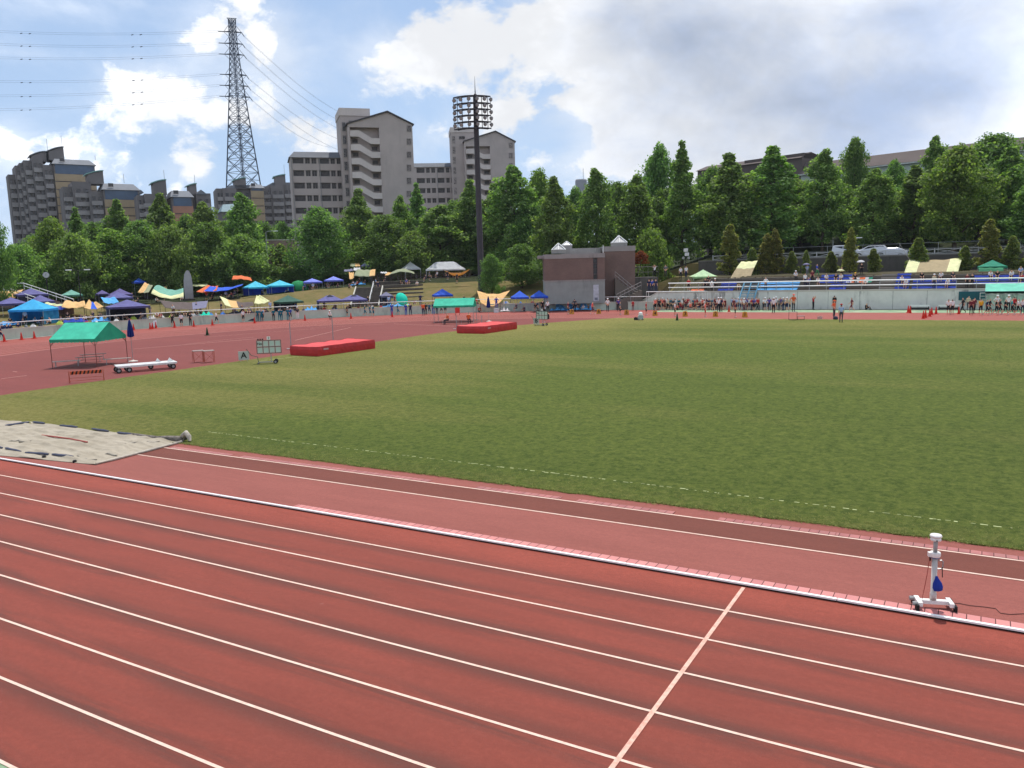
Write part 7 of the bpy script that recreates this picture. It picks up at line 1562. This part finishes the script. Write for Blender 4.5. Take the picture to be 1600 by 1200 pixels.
fly([(1411.6, 430.5, 113.5), (1496, 430, 113.5), (1504, 402.5, 119.5), (1421, 405.5, 119.5)], ['cream', 'cream', 'cream', 'khaki', 'khaki', 'khaki', 'khaki', 'khaki', 'cream', 'cream', 'cream'][1:10], 'wide sheet in cream, khaki and cream panels strung over the stand', .3, .2, (0, 1), 'sheets on the stand')
for (a, b, lb) in (((1421, 405.5, 119.5), (1405, 380, 126), 'guy rope from the left corner of the wide striped sheet'), ((1504, 402.5, 119.5), (1530, 378, 121), 'guy rope from the right corner of the wide striped sheet to a conifer')):
    tag(MB().tube([PD(*a), PD(*b)], .018, 4).build('guy_rope', M('rope', lin(120, 118, 112))), lb, 'rope', 'guy ropes of the striped sheet')
# parasols and domes
p = PD(628, 470, 117); t = thing('parasol', 'turquoise parasol tilted on its side by the small grey tent', 'parasol', (p.x, p.y, TZ(p.x, p.y)), face_cam(p)+.3)
q = MB(); n = 14; prof = [(.02, .42), (.35, .36), (.7, .22), (1.0, .0)]; q.lathe(prof, n); o = q.build('canopy', fc('turq'), t, True, (0, 0, 1.15)); o.rotation_euler = (R(62), R(35), 0)
MB().tube([(0, 0, .1), (.1, .1, 1.2)], .02, 5).build('pole', m_steel, t)
p = PD(466, 442, 140); t = thing('dome_tent', 'emerald green dome tent under the trees', 'tent', (p.x, p.y, TZ(p.x, p.y)), .2); q = MB(); k = 15*scl(466, 140); q.lathe([(k, 0), (k*.97, .5), (k*.8, 1.1), (k*.45, 1.55), (.05, 1.7)], 18); q.build('canopy', fc('emer'), t, True); MB().prism([(-.45, 0), (.45, 0), (.25, .9), (-.25, .9)], -k*.99, -k*.80).build('door', M('door_dark', lin(24, 70, 46)), t)
for px, py, Y, cc_, lb in ((1260, 414, 111.5, 'greyt', 'grey-blue'), (1345, 409.5, 112, 'white', 'white'), (1313.5, 423.5, 110, 'cream', 'cream')):
    p = PY(px, py, Y); z0 = 2.0+.38*5 if Y > 110.5 else 3.9; t = thing('umbrella', '%s open umbrella on the upper stand' % lb, 'umbrella', (p.x, p.y, z0), 0, 'umbrellas on the stand'); h = p.z-z0+.25
    q = MB(); n = 16; vs = []; pr = [(.02, h), (.2, h-.03), (.38, h-.12), (.5, h-.27)]
    q.lathe(pr[::-1], n); q.build('canopy', fc(cc_), t, True); MB().tube([(0, 0, .9), (0, 0, h)], .012, 4).build('shaft', m_blackm, t)
    person((p.x+.1, p.y+.1, z0), 'carry' if cc_ != 'cream' else 'sit', ('lgl' if cc_ == 'greyt' else 'kkl'), 1.6, 10, 'person holding the %s umbrella on the upper stand' % lb, 'people with umbrellas')
p = PY(1276.5, 421, 111); person((p.x, p.y, 3.9), 'walk', 'bel', 1.62, 60, 'person in bright blue and green on the top row right of the grey umbrella', gS)
# blue ground sheets and cloths over the stand benches
def bench_sheet(x0, x1, k0, k1, cols, label):
    a = on_row((x0+x1)/2, k0); X0, X1 = on_row(x0, k0).x, on_row(x1, k0).x; t = thing('ground_sheet', label, 'sheet', (X0, 106.05, 2.0), 0, 'sheets spread over the stand benches')
    def f(u, v):
        kk = lerp(k0, k1+.95, v); k = int(kk); fr_ = kk-k; y = .8*kk+.35; z = .38*k+.40+(.19 if fr_ > .42 else .02+.15*fr_) + .02*math.sin(u*19+v*7); return (lerp(0, X1-X0, u), y, z)
    n = len(cols); MB().sheet(f, 14, 8*(k1-k0+1), .012, lambda u, v: min(n-1, int(u*n))).build('sheet', [fc(c) for c in cols], t)
bench_sheet(1184, 1246, 0, 2, ['sky'], 'sky blue sheet spread over the benches right of the steel stairs'); bench_sheet(1280, 1328, 2, 4, ['royal'], 'royal blue sheet on the upper benches below the conifers'); bench_sheet(1296, 1322, 0, 2, ['royal'], 'royal blue sheet on the lower benches below the upper blue one'); bench_sheet(1322, 1362, 2, 3, ['white', 'orange', 'white', 'orange', 'white', 'green'], 'white, pink and green striped cloth on the benches'); bench_sheet(1398, 1420, 0, 4, ['royal'], 'royal blue sheet left of the striped tan sheet'); bench_sheet(1425, 1494, 0, 2, ['royal'], 'royal blue sheet under the striped tan sheet'); bench_sheet(1520, 1600, 1, 3, ['royal'], 'royal blue sheet under the green tent'); bench_sheet(1122, 1146, 0, 2, ['royal'], 'royal blue sheet left of the steep tan sheet'); bench_sheet(1080, 1100, 0, 0, ['orange', 'orange'], 'pink banner cloth behind the railing above the goal')
def ground_cloth(x0, x1, d0, d1, col, label):
    t = thing('ground_sheet', label, 'sheet', (0, 0, 0), 0, 'ground sheets on the grass'); 
    def f(u, v):
        p_ = PD(lerp(x0, x1, u), 450, lerp(d0, d1, v)); return (p_.x, p_.y, TZ(p_.x, p_.y)+.05+(.10+.45*math.sin(u*9.3+x0)**2*math.sin(math.pi*v))*math.sin(math.pi*min(1, max(0, u)))**.5+.05*math.sin(u*21+v*11)**2)
    c = Vector(f(.5, .5)); t.location = c; MB().sheet(lambda u, v: Vector(f(u, v))-c, 14, 6, .012).build('sheet', fc(col), t)
ground_cloth(-6, 25, 109.5, 113, 'sky', 'light blue ground sheet at the left edge behind the wall'); ground_cloth(92, 132, 109, 114, 'royal', 'blue ground sheet right of the cyan tent'); ground_cloth(138, 168, 108.5, 113, 'sky', 'light blue ground sheet left of the navy mesh tent'); ground_cloth(228, 240, 109, 112, 'white', 'white ground sheet right of the navy mesh tent'); ground_cloth(306, 330, 112, 115, 'turq', 'turquoise ground sheet right of the dark brown sheet'); ground_cloth(355, 395, 113, 117, 'navyd', 'dark ground sheet below the cream and brown sheet'); ground_cloth(474, 494, 115, 119, 'sky', 'light blue ground sheet left of the twin navy tents'); ground_cloth(596, 640, 117, 121, 'sky', 'light blue ground sheet by the turquoise parasol'); ground_cloth(780, 796, 114, 117, 'white', 'pale ground sheet left of the blue pair of tents'); ground_cloth(858, 884, 112.5, 114.5, 'sky', 'light blue ground sheet before the clubhouse, left'); ground_cloth(884, 926, 112.5, 114.5, 'sky', 'light blue ground sheet before the clubhouse, right'); ground_cloth(548, 572, 141, 145, 'sky', 'light blue ground sheet at the top of the terrace stairs')
# people sitting about under the tents
gU = 'people sitting under the tents'; q = random.Random(11)
seats = [(10, 110.5, 'at the left edge behind the wall'), (30, 111, 'in the mouth of the cyan tent, left'), (34, 111.5, 'standing in the mouth of the cyan tent'), (49, 112, 'in the middle of the cyan tent'), (60, 111, 'at the right side of the cyan tent'), (72, 109.5, 'behind the wall right of the cyan tent'), (90, 112, 'on the blue sheet right of the cyan tent, first'), (101, 113, 'on the blue sheet right of the cyan tent, second'), (112, 111, 'on the blue sheet right of the cyan tent, third'), (122, 114, 'under the left tan sheet'), (128, 112, 'right of the left tan sheet'), (141, 113, 'under the tan sheet with blue centre, left'), (150, 112, 'under the tan sheet with blue centre, right'),
 (176, 111, 'in the navy mesh tent, left'), (190, 111.5, 'in the navy mesh tent, middle'), (214, 111, 'in the navy mesh tent, right'), (241, 110, 'on the white sheet right of the navy mesh tent'), (247, 110.5, 'in red right of the white sheet'), (268, 114.5, 'under the dark brown sheet, first'), (277, 116, 'under the dark brown sheet, second'), (286, 114, 'under the dark brown sheet, third'), (294, 115.5, 'under the dark brown sheet, fourth'), (303, 114.5, 'under the dark brown sheet, fifth'), (311, 115.5, 'under the dark brown sheet, sixth'), (319, 114.5, 'under the dark brown sheet, seventh'),
 (330, 137, 'under the long blue sheet, left'), (345, 136, 'under the long blue sheet, middle'), (352, 136.5, 'in white under the long blue sheet'), (366, 137, 'under the long blue sheet, right'), (363, 116, 'under the cream and brown sheet, left'), (376, 115.5, 'under the cream and brown sheet, middle'), (388, 116, 'under the cream and brown sheet, right'), (405, 113.5, 'behind the wall at the cream pointed sheet'), (412, 114, 'right of the cream pointed sheet'), (440, 117, 'in the dark green tent'), (460, 117.5, 'right side of the dark green tent'), (484, 139, 'in the left lilac tent, left'), (495, 139, 'in the left lilac tent, right'), (516, 139, 'in the right lilac tent, left'), (528, 139, 'in the right lilac tent, right'),
 (505, 116.5, 'in the left twin navy tent, left'), (522, 117, 'in the left twin navy tent, right'), (545, 117, 'in the right twin navy tent, left'), (560, 117.5, 'in the right twin navy tent, right'), (552, 143, 'at the top of the terrace stairs, left'), (562, 143.5, 'at the top of the terrace stairs, middle'), (571, 143, 'at the top of the terrace stairs, right'), (598, 119, 'in the small grey tent'), (606, 118.5, 'at the opening of the small grey tent'), (640, 138, 'on the terrace steps below the arched sheet, left'), (652, 137, 'on the terrace steps below the arched sheet, right'),
 (672, 146, 'under the long white tent, first'), (684, 146, 'under the long white tent, second'), (697, 146.5, 'under the long white tent, third'), (709, 146, 'under the long white tent, fourth'), (721, 146.5, 'under the long white tent, fifth'), (684, 119.5, 'under the blue tent, left'), (698, 119.5, 'under the blue tent, right'), (743, 116, 'in red left of the big tan sheet'), (748, 115.5, 'in red beside the big tan sheet'), (806, 114, 'in the left blue tent of the pair'), (818, 114, 'at the right of the left blue tent'), (836, 113.5, 'in the blue tent by the clubhouse'), (850, 113, 'at the right side of the blue tent by the clubhouse'), (895, 113.2, 'on the blue sheet before the clubhouse, first'), (903, 113.5, 'on the blue sheet before the clubhouse, second'), (911, 113.2, 'on the blue sheet before the clubhouse, third'), (919, 113.5, 'on the blue sheet before the clubhouse, fourth')]
for x, d, lb in seats:
    p_ = PD(x, 450, d); p_.z = TZ(p_.x, p_.y)+.03; st = 'standing' in lb; top = 'r' if 'in red' in lb else 'w' if 'in white' in lb else q.choice('nkwndgwkn')
    person(p_, 'stand' if st else q.choice(['ground', 'ground', 'sit', 'crouch']), top+q.choice('knd')+'s', 1.62, q.uniform(-60, 60), '%sperson in %s %s' % ('' if st else 'seated ', CL[top][0], lb.replace('standing ', 'standing ').replace('in red ', '').replace('in white ', '')), gU)
for x, d, po, lk, lb in ((656, 120, 'stand', 'nnl', 'person in navy standing on the grass at the foot of the terrace steps'), (606.5, 117.5, 'stand', 'lnl', 'person in pale blue standing before the small grey tent'), (591, 133, 'stand', 'nnl', 'person in navy at the top right of the dark stairs'), (583.5, 126, 'walk', 'tel', 'person in teal walking down beside the stair handrail'), (407, 112.5, 'stand', 'lks', 'person in pale shirt standing behind the wall at the cream pointed sheet')):
    p_ = PD(x, 450, d); p_.z = TZ(p_.x, p_.y)+(.02 if x != 591 else .3); person(p_, po, lk, 1.68, 170, lb, gU)
# bags and boxes lying about, more people in the shade
gB = 'bags on the grass behind the low wall'; q = random.Random(21); bagm = {k: M('bag_'+k, v) for k, v in dict(white=lin(214,212,208), black=lin(40,40,44), navy=lin(44,50,92), red=lin(176,52,56), lime=lin(186,206,84), blue=lin(60,120,200), grey=lin(130,130,134)).items()}
bq = MB(); bq.sheet(lambda u, v: (lerp(-.3, .3, u), lerp(-.16, .16, v), .03+.27*(math.sin(math.pi*u)*math.sin(math.pi*v))**.45), 8, 6, .02); bq.tube([(-.12, -.03, .27), (-.1, -.05, .38), (.1, -.05, .38), (.12, -.03, .27)], .015, 4); bme = bq.mesh('bag_body', m_black, True)
for i in range(48):
    x = lerp(2, 860, (i+q.random()*.8)/48); p_ = PD(x, 450, 1.0); a_ = math.atan2(p_.x, p_.y); d = 100
    while True:
        X_, Y_ = d*math.sin(a_), d*math.cos(a_)
        if TZ(X_, Y_) > .5: break
        d += .4
    d += q.choice((.6, .9, 1.6, 2.6)); X_, Y_ = d*math.sin(a_), d*math.cos(a_); k = q.choice(list(bagm)); o = mobj('sports_bag', bme, None, (X_, Y_, TZ(X_, Y_)), q.uniform(0, 3)); o.scale = [q.uniform(.8, 1.4)]*3
    o.material_slots[0].link = 'OBJECT'; o.material_slots[0].material = bagm[k]; tag(o, '%s bag on the grass behind the low wall, %s bag from the left' % (k, nth(i+1)), 'bag', gB)
gV = 'people in the shade under the left trees'
for i in range(46):
    x = lerp(150, 735, (i+q.random()*.7)/46); up_ = i % 3 > 0; d = q.uniform(135, 141) if up_ else q.uniform(113, 119) + (5 if x > 560 else 0); p_ = PD(x, 450, d); p_.z = TZ(p_.x, p_.y)+.02; c_ = q.choice('nkwndlbkrg')
    person(p_, q.choice(['ground', 'sit', 'stand', 'ground', 'lean']), c_+q.choice('knd')+'s', 1.6, q.uniform(-90, 90), 'person in %s resting on the %s grass, %s from the left there' % (CL[c_][0], 'upper' if up_ else 'lower', nth(i+1 if False else (i//3*2+i % 3 if up_ else i//3+1))), gV)
# ------------------------------------------------------------------ terrace steps, stairs, monument and posts on the left bank
ang = lambda x, y, d: math.degrees(math.atan2(PD(x, y, d).y-CY0, PD(x, y, d).x-XL))
a0, a1 = ang(590, 450, 125), ang(662, 450, 122)
t = thing('terrace_steps', 'curved dark stone terrace seats on the bank above the low wall', 'steps', (XL, CY0, 0))
mst = conc_mat('terrace_stone', lin(92, 84, 76), .7); mtr = M('tread_edge', lin(150, 142, 126), .9, .2)
for k in range(6):
    s0 = 10.5+2.5*k; z0 = .9+.58*k; b = MB(); arc_wall(b, 53+s0, 53+s0+2.6, -.5, z0+.62, a0, a1, 18); o = b.build('seat_step', mst, t); o.location = (-XL, -CY0, 0)
    b = MB(); arc_wall(b, 53+s0-.03, 53+s0+.4, z0+.623, z0+.68, a0, a1, 18); o = b.build('step_edge', mtr, t); o.location = (-XL, -CY0, 0)
t = thing('bench_rows', 'rows of dark plank benches at the top of the terrace steps', 'benches', (XL, CY0, 0))
for k in range(5):
    s0 = 26+2.2*k; z0 = 4.35+.28*k; b = MB(); arc_wall(b, 53+s0, 53+s0+.4, z0+.36, z0+.44, a0, ang(735, 440, 140), 24); o = b.build('bench', m_bench, t); o.location = (-XL, -CY0, 0)
    b = MB()
    for aa in np.linspace(a0-.3, ang(735, 440, 140)+.3, 16): b.cbox((XL+(53.2+s0)*math.cos(R(aa)), CY0+(53.2+s0)*math.sin(R(aa)), z0-.1), .12, .12, .9, R(aa))
    o = b.build('bench_legs', m_darkconc, t); o.location = (-XL, -CY0, 0)
ca = PD(572, 460, 124); rz = face_cam(ca)-.12; t = thing('bank_stairs', 'dark stairs with white handrails climbing the bank right of the twin navy tents', 'stairs', (ca.x, ca.y, 1.1), rz)
q = MB(); wst = 40*scl(572, 124)/2
for k in range(14): q.box(-wst, wst, -2.5+.5*k, 6.5, .19*k-.4, .19*k+.18)
q.build('flight', mst, t)
for x, nm in ((-wst-.15, 'stringer'), (wst+.15, 'stringer')): q = MB(); q.add([(x-.08, -2.6, -.3), (x+.08, -2.6, -.3), (x+.08, 4.6, 2.5), (x-.08, 4.6, 2.5), (x-.08, -2.6, .22), (x+.08, -2.6, .22), (x+.08, 4.6, 2.86), (x-.08, 4.6, 2.86)], [(0,3,2,1), (4,5,6,7), (0,1,5,4), (2,3,7,6), (0,4,7,3), (1,2,6,5)]); q.build(nm, m_cop, t)
q = MB(); x = wst*.35
for h in (.9, .6): q.tube([(x, -2.6, h), (x, 4.6, 2.65+h), (x, 5.2, 2.65+h)], .028, 5)
for k in range(4): q.tube([(x, -2.6+2.4*k, .88*k), (x, -2.6+2.4*k, .9+.88*k)], .03, 4)
q.build('handrail', m_white, t)
c1, c2 = PD(34, 437, 138), PD(112, 463, 121)
t = thing('bank_stairs', 'brown brick stairs with a white tube handrail among the navy tents at far left', 'stairs', (c2.x, c2.y, c2.z-.5), math.atan2((c1-c2).y, (c1-c2).x))
ln = Vector((c1.x-c2.x, c1.y-c2.y)).length; rise = c1.z-c2.z; q = MB()
for k in range(16): q.box(ln*k/16, ln*(k+1)/16, -.1, 3.2, -4.5, rise*(k+1)/16-.9)
q.build('flight', M('brown_brick_stair', lin(112, 92, 84), .9, .25), t)
for y, nm in ((-.2, 0), (3.3, 1)):
    q = MB(); q.tube([(0, y, .1), (ln, y, rise), (ln+2.5, y, rise)], .05, 6); q.tube([(0, y, -.3), (ln, y, rise-.4)], .04, 6)
    for k in range(7): q.tube([(ln*k/6, y, rise*k/6-1.1), (ln*k/6, y, rise*k/6)], .035, 5)
    q.build('handrail', m_white, t)
p = PD(294.5, 449, 139); z = TZ(p.x, p.y); t = thing('stone_monument', 'upright rounded grey stone monument on a low plinth among the tents', 'monument', (p.x, p.y, z), face_cam(p)); k = scl(294, 139)*.92; top = PD(296, 422, 139).z-z
q = MB(); prof = [(-6.6*k, .3), (-7.4*k, top*.4), (-6.8*k, top*.66), (-5*k, top*.86), (-2.2*k, top*.97), (.6*k, top), (3.4*k, top*.96), (5.6*k, top*.82), (6.8*k, top*.6), (7*k, top*.35), (6.6*k, .3)]; q.prism(prof[::-1], -.35, .35); q.build('stone', conc_mat('monument_stone', lin(168, 164, 164), .5, 2), t)
MB().box(-9*k, 9*k, -.7, .7, -.3, .298).build('plinth', mst, t)
p = PD(74, 450, 130); z = TZ(p.x, p.y); t = thing('pole_clock', 'round pale clock on a dark pole in front of the trees at far left', 'clock', (p.x, p.y, z), face_cam(p)); hz = PD(74, 429.5, 130).z-z
MB().tube([(0, 0, 0), (0, 0, hz-.42)], .06, 6).build('pole', m_blackm, t); q = MB(); q.tube([(0, -.1, hz), (0, .1, hz)], .42, 20); q.build('case', M('clock_case', lin(150, 152, 150), .5), t); q = MB(); q.tube([(0, -.12, hz), (0, -.101, hz)], .36, 20); q.build('dial', M('clock_dial', lin(190, 196, 192), .4), t); q = MB(); q.bar((0, -.13, hz), (.02, -.13, hz+.24), .03); q.bar((0, -.13, hz), (-.15, -.13, hz-.04), .03); q.build('hands', m_blackm, t)
def lamp_post(x, yb, yt, d, label, arms):
    p = PD(x, yb, d); z = TZ(p.x, p.y); t = thing('street_lamp', label, 'street lamp', (p.x, p.y, z), face_cam(p), 'street lamps'); h = PD(x, yt, d).z-z; mp_ = m_blackm if 'dark' in label else m_steel
    MB().tube([(0, 0, 0), (0, 0, h)], [.09, .05], 6).build('pole', mp_, t)
    for a in arms: MB().tube([(0, 0, h), (a*.3, 0, h+.2), (a, 0, h+.25)], .04, 5).build('arm', mp_, t); MB().cbox((a*1.25, 0, h+.22), .8, .25, .14).build('lamp_head', m_white, t)
lamp_post(125.5, 460, 424, 128, 'dark double-armed lamp post under the trees right of the pole clock', (-.9, .9)); lamp_post(421, 445, 363, 158, 'tall lamp post with a curved arm by the brick terrace', (1.4,)); lamp_post(1336, 402, 374, 133, 'thin lamp pole behind the parked white cars', (.4,)); lamp_post(1301, 402, 375, 134, 'plain grey pole left of the parked white cars', ()); lamp_post(1542, 330, 270, 140, 'grey street lamp head showing among the leaves by the light green tree', (.8,))
p = PD(438, 392, 168); t = thing('brick_terrace', 'reddish brick retaining terrace showing below the estate, by the tall lamp post', 'wall', (p.x, p.y, p.z-1.5), face_cam(p)); k = scl(438, 168)
MB().box(-22*k, 26*k, 0, 1, -3, .9).build('lower_wall', m_brick, t); MB().box(-22*k, 26*k, -.1, 1.1, .903, 1.15).build('coping', m_cop, t); MB().box(-22*k, 26*k, 1.6, 2.6, .2, 3.6).build('upper_wall', M('pinkish_brick', lin(138, 114, 106), .9, .2), t); MB().box(-22*k, 26*k, 1.5, 2.7, 3.603, 3.8).build('upper_coping', m_cop, t)
# speaker pole by the stand
p = PD(1071.5, 420, 121); z = TZ(p.x, p.y); t = thing('speaker_pole', 'pole with two pale box speakers and round horns right of the clubhouse', 'loudspeaker', (p.x, p.y, z), face_cam(p)); H = lambda y: PD(1071.5, y, 121).z-z
MB().tube([(0, 0, 0), (0, 0, H(388))], .07, 6).build('pole', m_blackm, t); ms_ = M('speaker_pale', lin(206, 206, 204), .5)
for x, y in ((0, 391), (.15, 397.5)): MB().box(x-.30, x+.30, -.32, -.08, H(y)-.22, H(y)+.26).build('box_speaker', ms_, t)
for x in (-.35, .42): q = MB(); q.tube([(x, -.5, H(403)), (x, -.3, H(403)), (x, -.08, H(403))], [.2, .12, .05], 10); q.build('horn', M('horn_grey', lin(150, 150, 148)), t)
MB().bar((-.4, -.04, H(403)), (.45, -.04, H(403)), .05).build('bracket', m_blackm, t)
# ------------------------------------------------------------------ parked cars on the road behind the stand
m_car = M('white_car_paint', lin(206, 208, 212), .22, .02, 2, .6); m_glass = pane_mat('car_glass', (.03, .035, .04), .1); m_tyre = M('tyre', (.02, .02, .02), .8); m_cart = M('tail_red', lin(150, 30, 30), .3)
def car(px, label, prof, roofz, ln, flip, glass, cm=None):
    p = PY(px, 400, 127.6); t = thing('parked_car', label, 'car', (p.x, p.y, 6.22), math.pi if flip else 0, 'white cars parked on the road')
    W = .84; q = MB(); n = len(prof); ins = [.0 if z < .95 else .14 for x, z in prof]
    vs = [(x, -W+i_, z) for (x, z), i_ in zip(prof, ins)] + [(x, W-i_, z) for (x, z), i_ in zip(prof, ins)]
    q.add(vs, [tuple(range(n)), tuple(range(n, 2*n))[::-1]] + [(i, i+n, (i+1) % n+n, (i+1) % n) for i in range(n)]); o = q.build('body', cm or m_car, t); bv = o.modifiers.new('bevel', 'BEVEL'); bv.width = .06; bv.segments = 3
    for g_ in glass:
        for s_ in (-1, 1):
            q = MB(); y = lambda z: s_*(W-.14*min(1, max(0, (z-.9)/.15))+.012); m_ = len(g_)
            q.add([(x, s_*(W-.125), z) for x, z in g_], [tuple(range(m_)) if s_ < 0 else tuple(range(m_))[::-1]]); q.v = [(x, s_*(W-.14+.015), z) for x, z in g_] + [(x, s_*(W-.14-.02), z) for x, z in g_]; q.f = [tuple(range(m_)) if s_ < 0 else tuple(range(m_))[::-1]] + [(i, (i+1) % m_, (i+1) % m_+m_, i+m_) for i in range(m_)]; q.mi = [0]*len(q.f); q.build('side_window', m_glass, t)
    x0 = min(a for a, b in prof); x1 = max(a for a, b in prof)
    for x in (x0+.78, x1-.85):
        for s_ in (-1, 1):
            c = (x, s_*(W-.10), .31); k = MB(); k.tube([(c[0], c[1]-.1, c[2]), (c[0], c[1]+.1, c[2])], .31, 18); w = k.build('wheel', m_tyre, t); k = MB(); k.tube([(c[0], c[1]-.108, c[2]), (c[0], c[1]+.108, c[2])], .19, 14); k.build('rim', m_steel, w)
    for s_ in (-1, 1): MB().cbox((x1-.04, s_*.62, .72), .12, .3, .14).build('headlight', ms_, t); MB().cbox((x0+.03, s_*.68, .85), .10, .16, .34).build('tail_light', m_cart, t)
car(1326, 'white van on the road, its rear end left of the tall thin conifer', [(-2.2, .25), (-2.25, .9), (-2.1, 1.75), (-1.9, 1.82), (.5, 1.80), (1.3, 1.12), (2.1, .92), (2.25, .6), (2.2, .25)], 1.8, 4.4, False, [[(-1.95, 1.08), (-1.85, 1.62), (-.75, 1.66), (-.75, 1.08)], [(-.65, 1.08), (-.65, 1.66), (.45, 1.62), (1.02, 1.08)]])
car(1361, 'white wagon on the road, right of the tall thin conifer', [(-2.2, .25), (-2.25, .8), (-2.0, .98), (-1.2, 1.16), (-.35, 1.60), (1.7, 1.62), (2.15, 1.1), (2.25, .6), (2.2, .25)], 1.6, 4.4, False, [[(-1.0, 1.10), (-.3, 1.52), (.5, 1.54), (.5, 1.10)], [(.6, 1.10), (.6, 1.54), (1.62, 1.53), (1.9, 1.10)]])
car(1392, 'low white car mostly hidden by the fence, rightmost of the parked cars', [(-2.1, .25), (-2.15, .7), (-1.1, .88), (-.4, 1.22), (.9, 1.24), (1.7, .92), (2.15, .75), (2.1, .25)], 1.3, 4.2, False, [[(-.85, .92), (-.35, 1.16), (.2, 1.17), (.2, .92)], [(.3, .92), (.3, 1.17), (.85, 1.16), (1.3, .92)]])
# mesh fence on posts behind the road
fence2 = thing('mesh_fence', 'thin dark wire fence on posts behind the parked cars', 'fence', (-36, 132.6, 6.3)); q = MB(); q.tube([(0, 0, 1.75), (110, 0, 1.75)], .025, 4); q.tube([(0, 0, 1.0), (110, 0, 1.0)], .018, 4); q.tube([(0, 0, .3), (110, 0, .3)], .018, 4); q.build('wires', m_steel, fence2)
pm = MB().tube([(0, 0, 0), (0, 0, 1.8)], .035, 5).mesh('post', m_steel)
for i in range(23): mobj('post', pm, fence2, (i*5, 0, 0))
# ------------------------------------------------------------------ thin summer haze over the whole place
hm = bpy.data.materials.new('haze_air'); hm.use_nodes = True; hn = hm.node_tree.nodes; hn.clear(); ho = hn.new('ShaderNodeOutputMaterial'); hv = hn.new('ShaderNodeVolumePrincipled')
hv.inputs['Color'].default_value = (.86, .92, 1, 1); hv.inputs['Density'].default_value = .00009; hv.inputs['Anisotropy'].default_value = .2; hm.node_tree.links.new(hv.outputs[0], ho.inputs['Volume'])
tag(MB().box(-3700, 3700, -3700, 3700, -1.5, 102).build('haze', hm), kind='stuff')
